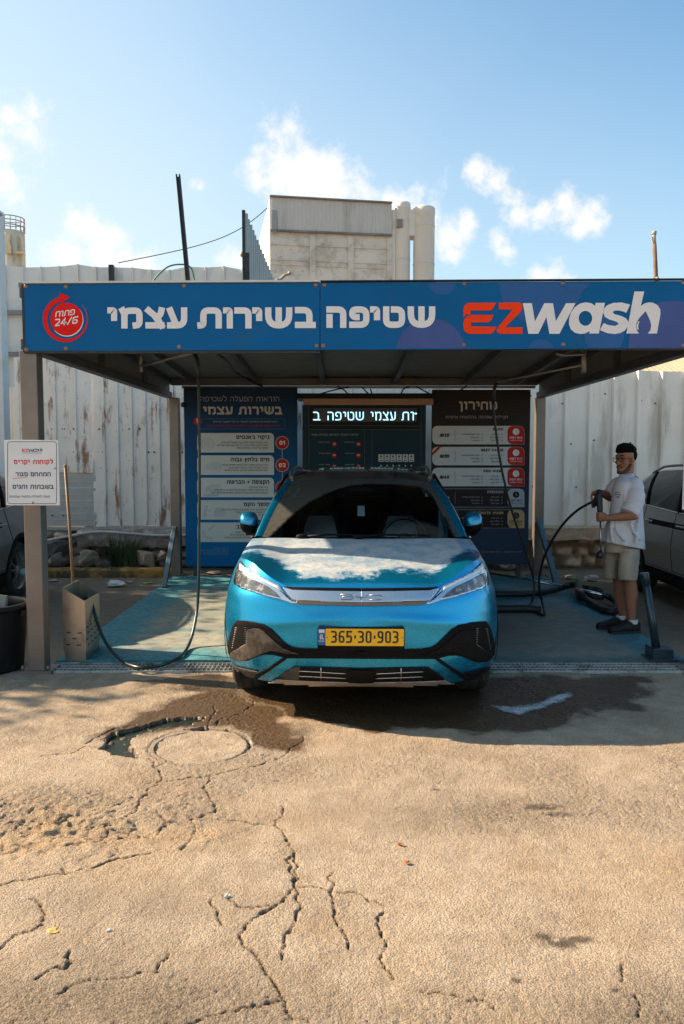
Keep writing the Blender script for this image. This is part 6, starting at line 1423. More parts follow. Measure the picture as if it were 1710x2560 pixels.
    # raised badge letters
    mb = MB(); zb = lambda p: [hit(540+a*.4592, 1130+b*.4592, .0145) for a, b in p]
    for P in ([(678,780),(735,780),(742,786),(738,792),(686,792)],[(738,792),(745,798),(738,806),(678,806),(678,796)],[(758,780),(760,790),(768,794),(815,794),(820,790),(822,780)],[(790,794),(790,807)],[(836,783),(890,783),(902,789),(902,800),(890,807),(838,807)]): mb.tube(zb(P), .0036, 6)
    obj('badge', mb, mat('badge_grey', (.16,.18,.20), .3, .6), parent=t, local=True)
    # number plate
    e = bpy.data.objects.new('number_plate', None); COL.objects.link(e); e.parent = t; e.location = (0, -.030, .565)
    fp = lambda a, b, d: (a, -d, b); K = .535/468
    mb = MB(); q = rrect(-.2685,-.0715,.2685,.0715,.008); mb.prism(q, lambda a, b, d: (a, -d, b), -.03, .0); obj('plate_frame', mb, black_trim, parent=e, local=True)
    mb = MB(); q = rrect(-.219,-.040,.263,.066,.005); mb.prism(q, fp, .0005, .003); obj('plate_face', mb, mat('plate_yellow', (.82,.44,.006), .4, var=.04), parent=e, local=True)
    mb = MB(); q = rrect(-.264,-.036,-.2205,.066,.004); mb.prism(q, fp, .0005, .003); obj('country_band', mb, mat('plate_blue', (.01,.10,.30), .4), parent=e, local=True)
    ink = mat('plate_ink', (.012,.011,.010), .5); mb = MB(); x = -.185
    for ch in '365·30·903':
        w_ = .018 if ch == '·' else .037; glyph(mb, ch, x, x+w_, -.022, .054, .0115, fp, .0035); x += w_+(.0085 if ch == '·' else .0095)
    flat(mb, circ(-.208,.012,.0035,10), fp, .0036); flat(mb, circ(.253,.012,.0035,10), fp, .0036); obj('plate_number', mb, ink, parent=e, local=True)
    mb = MB(); glyph(mb,'I',-.255,-.246,.0,.030,.006,fp,.0035); glyph(mb,'L',-.243,-.228,.0,.030,.006,fp,.0035); flat(mb, rrect(-.260,.040,-.225,.062,.001), fp, .0035); obj('country_code', mb, b_white, parent=e, local=True)
    mb = MB(); text(mb, 'ישראל', -.226, -.016, .009, .2, fp, .0035, gap=.1); ribbon(mb, [(-.258,.043),(-.227,.043)], .003, fp, .0042); ribbon(mb, [(-.258,.059),(-.227,.059)], .003, fp, .0042); obj('country_text', mb, mat('pale_blue_ink', (.45,.55,.7), .5), parent=e, local=True)
    mb = MB(); mb.box((-.02,-.045,.47),(.02,.02,.49)); obj('front_camera', mb, black_trim, parent=t, local=True)
    # dust on the screen outside the wiper sweep
    me = ws.data; n = len(me.vertices); col = np.zeros((n,4)); col[:,3] = 1
    for j in range(31):
        for i in range(61):
            s, v = i/60*2-1, j/30
            tb = interp(s, [-1,-.93,-.86,-.78,-.62,-.45,-.28,-.1,.1,.35,.6,.84,.90,.955,1], [-.2,.0,.14,.30,.52,.67,.77,.84,.87,.88,.87,.83,.70,.02,-.2])
            a = max(0, min(1, (v-tb)/.03)); 
            k = math.hypot((s-.62)/.26, v/.22); a = max(a, max(0, min(1,(1-k)*9))*.55)
            col[j*61+i,:3] = a
    me.color_attributes.new('dust','FLOAT_COLOR','POINT').data.foreach_set('color', col.ravel())
    # cowl, wipers, sticker
    mb = MB(); mb.grid(lambda u, v: (lambda a, b: a.lerp(b, v)+Vector((0,0,-.012-.02*math.sin(math.pi*v))))(hood_pt(u*2-1,1), ws_base(u*2-1)+Vector((0,.01,.004))), 40, 4); obj('cowl', mb, grille_black, parent=t, local=True)
    for sx in (-.58, -.02):
        mb = MB(); p0 = ws_base(sx)+Vector((0,-.03,.01)); mb.tube([p0, ws_pt(sx+.25,.03)+Vector((0,-.025,.014)), ws_pt(min(.86,sx+.72),.02)+Vector((0,-.02,.012))], [.013,.009,.006], 6); mb.ball(p0+Vector((0,0,.005)), (.05,.03,.022), 10, 6); obj('wiper', mb, black_trim, parent=t, local=True)
    mb = MB(); P = [ws_pt(*q)+Vector((0,.006,-.004)) for q in ((-.035,.30),(.045,.30),(.045,.46),(-.035,.46))]; mb.add([tuple(p) for p in P], [(0,1,2,3)]); obj('permit_sticker', mb, mat('sticker_pale', (.42,.47,.45), .6), parent=t, local=True)
    # interior
    seat = mat('seat_pale', (.66,.68,.65), .7); inn = mat('cabin_black', (.010,.011,.012), .7)
    mb = MB(); mb.grid(lambda u, v: Vector(((u*2-1)*.80, 1.30+.30*v, 1.035-.02*math.cos(u*6)*v*.5-.06*max(0,v-.8)*5)), 24, 8); mb.box((-.80,1.58,.70),(.80,1.66,1.0)); mb.box((-.85,1.3,.5),(.85,4.2,.55)); mb.box((-.84,3.7,.5),(.84,3.8,1.25)); obj('dashboard', mb, inn, parent=t, local=True)
    for sx in (-.37, .37):
        e = bpy.data.objects.new('seat', None); COL.objects.link(e); e.parent = t; e.location = (sx, 2.45, .6)
        mb = MB()
        def bk(u, v):
            a = 2*math.pi*u; z = .02+.55*v; w_ = .25*(1-.12*v-.25*max(0,v-.75)**1.5*4); d_ = .07*(1-.3*v); k_ = .75
            c_, s_ = math.cos(a), math.sin(a); return (math.copysign(abs(c_)**k_, c_)*w_, .16*v+math.copysign(abs(s_)**k_, s_)*d_, z)
        mb.grid(bk, 28, 12); obj('backrest', mb, inn, parent=e, local=True)
        mb = MB(); mb.grid(lambda u, v: ((u*2-1)*(.165-.055*v**3), -.088+.14*(.15+.80*v)-.03*math.cos((u*2-1)*1.5), .16+.38*v), 12, 10); obj('pale_insert', mb, seat, parent=e, local=True)
        mb = MB(); mb.ball((0,.17,.66), (.125,.05,.085), 18, 12); mb.cyl((-.05,.17,.5),(-.05,.17,.62),.01); mb.cyl((.05,.17,.5),(.05,.17,.62),.01); obj('headrest', mb, inn, parent=e, local=True)
        mb = MB(); mb.box((-.25,-.5,.0),(.25,.06,.10)); obj('cushion', mb, inn, parent=e, local=True, bev=.03)
    mb = MB(); c = Vector((.37,1.78,1.0)); ux = Vector((1,0,0)); uy = Vector((0,.42,.90)); P = [c+(ux*math.cos(a)+uy*math.sin(a))*.185 for a in np.linspace(0, 2*math.pi, 33)]; mb.tube(P, .015, 8); mb.beam(c-ux*.17,c+ux*.17,.03,.02); mb.beam(c,c-uy*.17,.03,.02); mb.ball(c,(.06,.03,.05)); obj('steering_wheel', mb, mat('wheel_rim', (.03,.03,.03), .45), parent=t, local=True)
    mb = MB(); mb.ball(ws_pt(0,.80)+Vector((0,.10,-.03)), (.12,.03,.035), 14, 8); mb.tube([ws_pt(0,.93)+Vector((0,.02,0)), ws_pt(0,.84)+Vector((0,.10,-.01))], .012, 6); obj('rear_view_mirror', mb, inn, parent=t, local=True)
build_blue_car()
# ------------------------------------------------------------------ the two other cars
def other_cars():
    gp_ = dusty('grey_paint', (.15,.17,.19), 'body', rough=.3, metal=.4, coat=.7, dust=(.16,.145,.13)); sp = dusty('silver_paint', (.42,.39,.35), 'body', rough=.3, metal=.15, coat=.7, dust=(.22,.20,.18))
    gl = mat('screen_dark', (.010,.012,.013), .05, coat=.5)
    t = thing('parked_car', 'dark grey car cut off by the left edge, behind the black bin', 'car', (-4.70, 5.74, 0)); build_car(t, gp_, gp_, gl)
    t = thing('parked_car', 'silver grey car behind the man at the right edge', 'car', (4.57, 6.38, 0)); build_car(t, sp, sp, gl)
other_cars()
# ================================================================== hoses, bins, bollard
rubber = mat('black_rubber', (.012,.012,.013), .5)
steel_sheet = mat('stainless', (.43,.36,.295), .32, .75, var=.10, scale=4, stain=((.26,.20,.15), 5, .58, .6))
def build_props():
    # --- left swing arm and its hose
    t = thing('swing_arm', 'steel swing arm under the left of the canopy roof holding the hanging hose', 'swing arm', at(352,905,8.6), 'hose swing arms under the canopy roof')
    mb = MB(); a, b = at(352,915,8.6), at(488,880,7.35); mb.tube([a, b], .014, 8); obj('arm', mb, grey_steel, t)
    mb = MB(); mb.cyl(a+Vector((0,0,.22)), a-Vector((0,0,.06)), .022, n=10); mb.box((a.x-.05,a.y-.03,a.z+.17),(a.x+.05,a.y+.03,a.z+.20)); obj('pivot', mb, grey_steel, t)
    P = [at(486,882,7.35), at(493,900,7.33), at(496,940,7.3), at(498,1050,7.28), at(498.5,1200,7.25), at(498,1330,7.2), at(497,1430,7.15), at(494,1510,7.1), at(485,1570,6.95), gp(472,1612,.06), gp(455,1637,.05), gp(425,1655,.045), gp(385,1667,.045), gp(345,1668,.05), at(305,1652,6.30), at(268,1612,6.48), at(246,1565,6.56), at(233,1520,6.62), at(227,1499,6.66), at(219,1493,6.70), at(213,1502,6.74)]
    mb = MB(); mb.tube(spline(P, 8), .0135, 10); mb.tube([P[0], P[1], P[2]], .020, 10); tag(obj('pressure_hose', mb, mat('hose_green_black', (.012,.020,.017), .4, stain=((.10,.22,.03), 9, .66, .7))), 'black hose hanging from the roof and looping over the grate into the steel bin', 'hose')
    # --- right swing arm and hose to the gun
    t = thing('swing_arm', 'steel swing arm under the right of the canopy roof feeding the spray gun', 'swing arm', at(1459,905,7.5), 'hose swing arms under the canopy roof')
    mb = MB(); a, b = at(1459,912,7.5), at(1241,956,8.4); mb.tube([a, b], .012, 8); obj('arm', mb, grey_steel, t)
    mb = MB(); mb.cyl(a+Vector((0,0,.16)), a-Vector((0,0,.07)), .024, n=10); mb.tube(spline([at(1390,884,7.3), at(1410,888,7.35), at(1455,886,7.45), a+Vector((0,0,.1))],5), .013, 6); obj('pivot', mb, grey_steel, t)
    P = [at(1241,956,8.4), at(1234,980,8.42), at(1233,1010,8.45), at(1240,1080,8.5), at(1252,1160,8.55), at(1272,1250,8.6), at(1295,1325,8.65), at(1318,1395,8.7), at(1332,1440,8.72), at(1335,1480,8.7), at(1330,1503,8.65), gp(1322,1519,.05), gp(1338,1527,.05), gp(1355,1537,.05), gp(1361,1534,.06), at(1356,1508,8.35), at(1349,1478,8.3), at(1348,1445,8.25), at(1355,1410,8.15), at(1368,1375,8.05), at(1390,1335,7.95), at(1415,1302,7.85), at(1442,1277,7.75), at(1466,1262,7.62), at(1481,1255,7.55)]
    mb = MB(); mb.tube(spline(P, 8), .0125, 10); mb.tube(P[:3], .018, 8); tag(obj('pressure_hose', mb, rubber), 'black hose falling from the roof to the pad and arching up to the spray gun', 'hose')
    # --- stainless brush bin
    S = .319; q = lambda x, y: (x*S, 1060+y*S)
    FL, FR, BR = gp(*q(500,1855), .03), gp(*q(675,1860), .03), gp(*q(787,1747), .03); BL = FL+BR-FR
    zt = [at(*q(515,1285), FL.y).z, at(*q(692,1388), FR.y).z, at(*q(797,1325), BR.y).z, 0]; zt[3] = zt[0]+.01+ (zt[2]-zt[1])
    t = thing('brush_bin', 'slant-topped stainless steel bin with slots standing at the left edge of the pad', 'bin', (FL+BR)/2)
    C = [FL, FR, BR, BL]; ctr = (FL+BR)/2; mb = MB()
    for i in range(4):
        j = (i+1) % 4; a, b = C[i], C[j]; n = Vector((-(b-a).y, (b-a).x, 0)).normalized(); n = n if n.dot(ctr-a) > 0 else -n; th = n*.006
        za, zb = zt[i], zt[j]; z0 = .10
        o = [Vector((a.x,a.y,z0)), Vector((b.x,b.y,z0)), Vector((b.x,b.y,zb)), Vector((a.x,a.y,za))]
        mb.add(o+[p+th for p in o], [(0,1,2,3),(7,6,5,4),(0,4,5,1),(1,5,6,2),(2,6,7,3),(3,7,4,0)])
    obj('body', mb, steel_sheet, t)
    mb = MB(); k = .92; D = [ctr+(p-ctr)*k for p in C]; vs = [Vector((p.x,p.y,.03)) for p in D]+[Vector((p.x,p.y,.115)) for p in D]; mb.add(vs, [(0,1,5,4),(1,2,6,5),(2,3,7,6),(3,0,4,7),(4,5,6,7)]); obj('plinth', mb, steel_sheet, t)
    mb = MB()
    def slot(a, b, f, z, w):
        d = (b-a).normalized(); c = a.lerp(b, f); n = Vector((d.y,-d.x,0)); n = n if n.dot(c-ctr) > 0 else -n
        mb.beam(Vector((c.x,c.y,z))-d*w/2+n*.001, Vector((c.x,c.y,z))+d*w/2+n*.001, .006, .008)
    for f, z in ((.25,.265),(.75,.262),(.5,.215),(.22,.165),(.7,.162)): slot(FL, FR, f, z, .035)
    for r, z in enumerate((.30,.25,.20,.15)):
        for k in range(4): slot(FR, BR, .12+.24*k+.06*(r % 2), z, .05)
    obj('slot', mb, mat('slot_dark', (.02,.018,.016), .8), t)
    # --- broom in the bin
    a, b = at(163*1.0,1166,6.80), at(183,1478,6.86); dz = (b-a).normalized(); foot = b+dz*((b.z-.20)/-dz.z)
    t = thing('broom', 'wash brush with a long wooden handle standing in the steel bin', 'brush', foot)
    mb = MB(); mb.tube([a, a.lerp(foot,.5)+Vector((.006,0,0)), foot], [.012,.0125,.013], 10); mb.ball(a,.0155,8,6); obj('handle', mb, mat('broom_wood', (.20,.115,.06), .65, var=.2, scale=5, stain=((.2,.11,.05), 9, .6, .6)), t)
    mb = MB(); mb.box((foot.x-.05,foot.y-.04,.12),(foot.x+.05,foot.y+.04,.20)); obj('brush_head', mb, rubber, t, bev=.01)
    # --- black rubbish bin
    c = Vector((-2.79, 6.22, 0)); t = thing('rubbish_bin', 'big round black plastic bin cut off by the left edge beside the front post', 'bin', c)
    bp = mat('bin_black', (.009,.009,.010), .5, spec=.2, var=.2, scale=5, stain=((.07,.06,.05), 6, .6, .5)); mb = MB(); mb.lathe(c, [(.02,.012),(.245,.01),(.25,.03),(.285,.48),(.288,.49),(.31,.495),(.318,.515),(.312,.535),(.29,.54),(.276,.53),(.27,.48),(.235,.05),(.02,.04)], 48); obj('body', mb, bp, t)
    mb = MB(); mb.beam(c+Vector((.28,-.06,.47)), c+Vector((.35,-.05,.455)), .05, .05); mb.beam(c+Vector((.345,-.05,.49)), c+Vector((.35,-.05,.44)), .05, .02); obj('handle', mb, bp, t, bev=.006)
    mb = MB(); P = [at(x,y,6.3) for x,y in ((-30,1530),(12,1528),(15,1490),(-6,1487),(-30,1494))]; mb.add([tuple(p) for p in P]+[tuple(p+Vector((.01,.02,0))) for p in P], [(0,1,2,3,4),(9,8,7,6,5)]+[(i,(i+1)%5,5+(i+1)%5,5+i) for i in range(5)]); tag(obj('cardboard', mb, mat('grey_card', (.34,.31,.27), .8, var=.1)), 'piece of grey cardboard sticking out of the black bin', 'cardboard')
    # --- leaning blue-black bollard
    b0 = gp(1645,1646,.03); tp = at(1611,1432,b0.y+.04); t = thing('bollard', 'leaning dark blue tubular bollard on a square base near the right front corner', 'bollard', b0)
    bb = mat('bollard_blue', (.018,.040,.055), .35, .2, var=.15, scale=6, coat=.3, stain=((.08,.10,.10), 8, .66, .5)); d = (tp-b0).normalized()
    mb = MB(); mb.tube([b0, tp-d*.09], [.035,.029], 20); obj('tube', mb, bb, t)
    mb = MB(); mb.tube([tp-d*.10, tp-d*.098, tp-d*.01, tp], [.031,.036,.036,.034], 20); obj('cap', mb, bb, t)
    mb = MB(); mb.box((b0.x-.075,b0.y-.09,.03),(b0.x+.02,b0.y+.09,.13)); mb.box((b0.x+.021,b0.y-.07,.03),(b0.x+.10,b0.y+.09,.12)); mb.box((b0.x-.10,b0.y-.10,.031),(b0.x+.13,b0.y+.11,.045)); obj('base', mb, bb, t, bev=.006)
    # --- vacuum hose with its wand
    k = .2423; v = lambda x, y, z: gp(1180+x*k, 1260+y*k, z)
    hm = mat('vacuum_black', (.014,.014,.015), .5, var=.2)
    t = thing('vacuum_hose', 'thick black ribbed vacuum hose coiled on the pad beside the man', 'vacuum hose', gp(1450,1500,.03))
    P = [v(-60,930,.08), v(250,930,.08), v(500,928,.08), v(700,915,.08), v(850,885,.09), v(980,845,.12), v(1060,835,.14), v(1110,862,.14), v(1130,930,.13), v(1180,985,.09), v(1270,1045,.07), v(1380,1098,.07), v(1460,1105,.07), v(1500,1075,.07), v(1490,1010,.07), v(1440,970,.08), v(1380,945,.10)]
    Q = spline(P, 14); mb = MB(); mb.tube(Q, [.036+.004*(i % 2) for i in range(len(Q))], 14); obj('hose', mb, hm, t)
    mb = MB(); mb.tube(spline([v(1090,850,.14), v(1200,868,.15), v(1290,885,.13), v(1345,915,.10)], 12), .034, 12); mb.tube([v(1100,850,.17), v(1120,960,.10)], .05, 10); obj('cuff', mb, hm, t)
    mb = MB(); mb.tube([v(1060,878,.17), v(1352,938,.14)], .019, 12); obj('wand', mb, chrome, t)
    mb = MB(); mb.tube([v(1130,912,.13), v(1350,958,.11)], [.05,.045], 12); obj('grip', mb, mat('grip_dark', (.03,.035,.04), .4), t)
    mb = MB(); mb.tube([v(190,716,.06), v(560,775,.08), v(935,848,.14)], .017, 10); tag(obj('vacuum_wand', mb, chrome), 'long bright metal vacuum tube lying across the back of the pad', 'tube')
    mb = MB(); mb.tube(spline([v(150,1080,.07), v(300,1082,.07), v(560,1080,.07), v(705,1092,.06)],6), .042, 12); tag(obj('thick_hose', mb, hm), 'short length of thick dark hose lying on the pad just right of the blue car', 'hose')
    mb = MB(); mb.tube([v(735,803,.06), v(845,793,.06)], .010, 6); tag(obj('metal_strip', mb, mat('strip_pale', (.5,.6,.65), .3, .5)), 'thin bright strip lying by the foot of the back right post', 'strip')
build_props()
def off_frame_trees():
    # trees standing left of the view: they throw the dappled shade on the left of the lot
    leaf = mat('olive_leaf', (.055,.085,.03), .7, var=.4, scale=.8); bark = mat('bark', (.16,.12,.09), .95, var=.3, scale=5, bump=.6)
    for k, (x, y, h, r, n) in enumerate(TREES):
        rs = random.Random(70+k); t = thing('tree', 'olive-green tree beside the lot with a %s crown' % ('low wide', 'tall loose', 'round dense', 'thin sparse high', 'small low')[k], 'tree', (x, y, 0), 'trees beside the lot')
        mb = MB(); P = spline([(x,y,0),(x+.1,y,h*.35),(x-.1,y+.1,h*.6),(x,y,h*.9)],4); mb.tube(P, [.20-.012*i for i in range(len(P))], 10)
        for q in range(7): a = q*.9; mb.tube([(x,y,h*.45+.1*q), (x+math.cos(a)*r*.5,y+math.sin(a)*r*.5,h*.65+.15*q), (x+math.cos(a)*r*.85,y+math.sin(a)*r*.85,h*.75+.1*q)], [.07,.045,.015], 6)
        obj('trunk', mb, bark, t)
        mb = MB(); cl = [(rs.gauss(0,.5)*r, rs.gauss(0,.5)*r, rs.gauss(0,.35)*r) for _ in range(26)]
        for i in range(n):
            c = rs.choice(cl); p = Vector((x+c[0]+rs.gauss(0,.20)*r, y+c[1]+rs.gauss(0,.20)*r, h*.78+c[2]+rs.gauss(0,.16)*r)); s = rs.uniform(.05,.11)
            m = Matrix.Rotation(rs.uniform(0,6.3),3,'Z')@Matrix.Rotation(rs.uniform(-1.2,1.2),3,'X')
            mb.add([p+m@Vector(q) for q in ((-s,0,0),(0,-s*.45,0),(s,0,0),(0,s*.45,0))], [(0,1,2,3)])
        obj('crown', mb, leaf, t, fixn=False)
TREES = [(-9.5, 9.0, 4.3, 1.35, 2600), (-9.9, 10.9, 4.9, 1.45, 1900), (-9.2, 12.7, 4.6, 1.5, 2600), (-11.2, 8.0, 6.2, 1.0, 1300), (-8.0, 11.9, 3.9, 1.0, 1500)]
off_frame_trees()
# ================================================================== the man with the spray gun
def build_man():
    Y0 = 7.52
    M = lambda a, b, d=0.0: at(1420+.2214*a, 1090+.2214*b, Y0+d)
    base = Vector((M(620,2200).x, Y0, .03))
    t = thing('person', 'man in an oversized white t-shirt, beige shorts and black shoes holding a spray gun', 'person', base)
    skin = mat('skin', (.30,.135,.078), .6, var=.08, scale=12, spec=.35)
    f = Vector((-.86,-.50,-.10)).normalized(); up = Vector((-.08,-.03,1)).normalized(); s = up.cross(f).normalized()     # s: his left, towards the camera
    if s.y > 0: s = -s
    up = f.cross(s); up = up if up.z > 0 else -up
    C = M(650,262); HP = lambda a, b, c: C+f*a+s*b+up*c
    rot = Matrix((f, s, up)).transposed()
    def caps(mb, pts, n=14):
        for (p, r), (q, r2) in zip(pts, pts[1:]):
            d = (q-p); L_ = d.length
            mb.tube([p+d*(i/6) for i in range(7)], [r+(r2-r)*i/6 for i in range(7)], n)
        for p, r in pts: mb.ball(p, r, n, 8)
    mb = MB()
    # head: skull, brow, cheeks, jaw, nose, lips, ears
    mb.ball(HP(-.012,0,.035), (.098,.074,.088), 20, 14, rot); mb.ball(HP(.030,0,-.025), (.062,.060,.088), 20, 14, rot)
    mb.ball(HP(.045,0,-.085), (.042,.045,.042), 16, 10, rot); mb.ball(HP(.078,0,-.108), (.020,.026,.020), 12, 8, rot)
    mb.ball(HP(.078,0,.036), (.018,.052,.014), 12, 8, rot)
    caps(mb, [(HP(.086,0,.022), .010), (HP(.108,0,-.020), .014), (HP(.100,0,-.032), .015)], 10)
    for e in (-1,1):
        mb.ball(HP(.062,e*.040,-.022), (.026,.024,.024), 12, 8, rot); mb.ball(HP(-.008,e*.078,-.012), (.020,.010,.032), 10, 8, rot); mb.ball(HP(.098,e*.014,-.033), (.010,.009,.008), 8, 6, rot)
    mb.ball(HP(.090,0,-.062), (.012,.022,.007), 10, 8, rot); mb.ball(HP(.088,0,-.074), (.012,.020,.008), 10, 8, rot)
    caps(mb, [(HP(-.025,0,-.06), .058), (M(665,455,.01), .056), (M(668,520,.0), .060)])
    # trunk
    caps(mb, [(M(680,560), .12), (M(668,800), .125), (M(640,1180), .115)]); caps(mb, [(M(770,575,-.16), .06), (M(570,565,.17), .06)])
    # legs
    caps(mb, [(M(672,1230,-.05), .088), (M(688,1560,-.075), .064), (M(700,1650,-.08), .058)]); caps(mb, [(M(700,1650,-.08), .058), (M(712,1775,-.075), .065), (M(708,1900,-.085), .052), (M(722,2080,-.10), .036), (M(735,2150,-.10), .040)])
    caps(mb, [(M(545,1230,.08), .088), (M(565,1560,.10), .062), (M(580,1650,.105), .056)]); caps(mb, [(M(580,1650,.105), .056), (M(590,1770,.11), .060), (M(598,1890,.105), .048), (M(622,2030,.10), .034), (M(628,2080,.10), .038)])
    # near arm
    E1, W1 = M(745,895,-.27), M(455,925,-.235)
    caps(mb, [(M(775,575,-.16), .058), (E1, .047), (E1.lerp(W1,.3), .046), (E1.lerp(W1,.7), .036), (W1, .028), (M(405,920,-.215), .030)])
    E2, W2 = M(475,690,.22), M(385,640,.10)
    caps(mb, [(M(565,570,.17), .055), (E2, .045), (E2.lerp(W2,.5), .040), (W2, .029), (M(335,640,.05), .030)])
    # near hand: palm and fingers closed round the grip
    mb.ball(M(392,915,-.205), (.045,.024,.046), 14, 10)
    ax = M(362,910,-.150)
    for k in range(4):
        z = 872+k*27; r = (.0098,.0102,.0098,.0088)[k]
        caps(mb, [(M(398,z,-.215), r*1.1), (M(352,z-2,-.208), r*1.05), (M(327,z+3,-.178), r), (M(326,z+6,-.140), r*.95), (M(348,z+7,-.115), r*.9)], 8)
    caps(mb, [(M(415,890,-.195), .014), (M(385,866,-.165), .012), (M(360,862,-.125), .0105), (M(340,866,-.112), .0095)], 8)
    # far hand: draped over the gun's trigger grip
    mb.ball(M(318,648,.035), (.048,.040,.026), 14, 10)
    for k in range(4):
        d = -.012+k*.021; r = (.0095,.0102,.0098,.0086)[k]; dz = (6,0,2,8)[k]
        caps(mb, [(M(312,630+dz,d), r*1.1), (M(278,642+dz,d-.008), r*1.05), (M(262,682+dz,d-.012), r), (M(272,722+dz,d-.010), r*.95), (M(290,738+dz,d-.006), r*.85)], 8)
    caps(mb, [(M(345,640,-.01), .013), (M(345,665,-.045), .0115), (M(330,695,-.055), .010), (M(312,715,-.045), .009)], 8)
    body = remesh('body', mb, .0062, 3, skin, t)
    # hair, brows, stubble
    hair = mat('black_hair', (.0045,.004,.0035), .85, var=.3, scale=50, bump=.8, bscale=140, spec=.1)
    mb = MB(); mb.ball(HP(-.022,0,.078), (.100,.075,.060), 20, 12, rot); mb.ball(HP(-.052,0,.035), (.076,.0755,.078), 18, 12, rot); mb.ball(HP(.050,.005,.092), (.042,.058,.036), 14, 10, rot); mb.ball(HP(.01,-.005,.118), (.075,.060,.036), 14, 10, rot)
    rs = random.Random(5)
    for k in range(110):
        a = rs.uniform(0,6.28); q = rs.uniform(0,1)**.5; p = HP(-.012+.104*q*math.cos(a), .074*q*math.sin(a), .142-.062*q*q); mb.ball(p, rs.uniform(.009,.020), 8, 6)
    obj_h = remesh('hair', mb, .0045, 1, hair, t)
    mb = MB()
    for e in (-1,1): mb.tube([HP(.088,e*.014,.038), HP(.086,e*.034,.044), HP(.070,e*.054,.036)], [.005,.006,.004], 6)
    obj('eyebrow', mb, hair, t)
    mb = MB()
    for e in (-1,1): mb.ball(HP(.080,e*.032,.014), (.010,.014,.009), 10, 8, rot)
    obj('eye', mb, mat('eye_dark', (.05,.035,.03), .2), t)
    mb = MB(); 
    for e in (-1,1): mb.tube([HP(.005,e*.070,-.045), HP(.035,e*.056,-.090), HP(.070,e*.030,-.118), HP(.094,0,-.118)], [.010,.016,.017,.016], 8); mb.tube([HP(.104,0,-.051), HP(.094,e*.024,-.056), HP(.088,e*.030,-.075)], [.005,.006,.006], 6)
    obj('stubble', mb, mat('stubble', (.085,.042,.028), .8, var=.2, scale=80), t)
    # glasses
    gm = mat('glasses_rim', (.10,.075,.05), .3, .7); mb = MB()
    for e in (-1,1):
        mb.tube([HP(.105,e*.034+.026*math.cos(a),.008+.024*math.sin(a)) for a in np.linspace(0,2*math.pi,25)], .0022, 6); mb.tube([HP(.103,e*.060,.014), HP(.05,e*.078,.012), HP(-.01,e*.083,.006)], .0022, 6)
    mb.tube([HP(.105,-.009,.012), HP(.108,0,.015), HP(.105,.009,.012)], .0022, 6); g = obj('glasses', mb, gm, t)
    mb = MB()
    for e in (-1,1): P = [HP(.104,e*.034+.025*math.cos(a),.008+.023*math.sin(a)) for a in np.linspace(0,2*math.pi,21)[:-1]]; mb.add(P, [tuple(range(20))])
    obj('lens', mb, glass_mat('lens_tint', (.86,.84,.82)), g)
    # t-shirt
    shirt = mat('white_cotton', (.62,.60,.63), .9, var=.04, scale=5, bump=.45, bscale=16, spec=.2)
    mb = MB(); rows = [(425,672,78,.072),(452,674,100,.095),(480,677,132,.150),(520,680,158,.205),(580,672,168,.222),(680,667,176,.220),(800,662,184,.215),(900,656,196,.212),(1000,648,212,.218),(1100,640,227,.225),(1180,635,238,.228),(1240,632,245,.226)]
    n = 56; vs = []; rs = random.Random(9)
    for j, (zy, cx, rx, ry) in enumerate(rows):
        k = max(0, (zy-700)/540)
        for i in range(n):
            a = 2*math.pi*i/n; fold = 1+.035*k*math.sin(a*7+j*.5)+.02*k*math.sin(a*13-j*.9)
            x = cx+rx*fold*math.cos(a); d = ry*fold*math.sin(a); vs.append(M(x, zy+(x-632)*.19*k, d))
    mb.add(vs, [tuple(range(n))]+[(j*n+i, j*n+(i+1)%n, (j+1)*n+(i+1)%n, (j+1)*n+i) for j in range(len(rows)-1) for i in range(n)]+[tuple(reversed(range((len(rows)-1)*n, len(rows)*n)))])
    def sleeve(P, R_):
        q = spline(P, 6); rr = np.interp(np.linspace(0,1,len(q)), np.linspace(0,1,len(R_)), R_)
        rr = [r*(1+.05*math.sin(i*1.7)) for i, r in enumerate(rr)]; mb.tube(q, rr, 20); mb.ball(P[0], R_[0], 16, 10)
    sleeve([M(752,560,-.15), M(758,700,-.22), M(735,800,-.25), M(690,880,-.27)], [.078,.088,.086,.092])
    sleeve([M(572,560,.15), M(520,630,.20), M(492,672,.21)], [.085,.090,.080])
    # soft folds running across the back and down from the sleeve
    for P, r in (([M(700,980,-.232), M(745,1080,-.236), M(820,1170,-.215)], .014), ([M(540,950,-.20), M(560,1080,-.225), M(640,1180,-.236)], .015), ([M(500,880,-.18), M(490,1050,-.2), M(505,1200,-.22)], .016), ([M(800,930,-.18), M(790,1080,-.22), M(770,1220,-.236)], .013), ([M(660,560,-.20), M(640,680,-.22), M(640,800,-.215)], .014)):
        mb.tube(spline(P,6), r, 10)
    so_ = remesh('tshirt', mb, .0075, 2, shirt, t)
    mb = MB(); P = [M(672+84*math.cos(a), 438-16*math.cos(a)*-1*.6+10, .082*math.sin(a)) for a in np.linspace(0,2*math.pi,33)]; mb.tube(P, .007, 8); obj('collar', mb, shirt, t)
    mb = MB(); P = [M(672+80*math.cos(a), 436+8*math.cos(a), .088*math.sin(a)) for a in np.linspace(0,2*math.pi,33)]; mb.tube(P, .0022, 6); obj('collar_stripe', mb, mat('stripe_dark', (.05,.06,.08), .8), t)
    # small chest print: an oval with strokes beneath, laid on the shirt
    bv = BVHTree.FromPolygons([so_.matrix_world @ v.co if False else v.co+wloc(so_) for v in so_.data.vertices], [tuple(p.vertices) for p in so_.data.polygons])
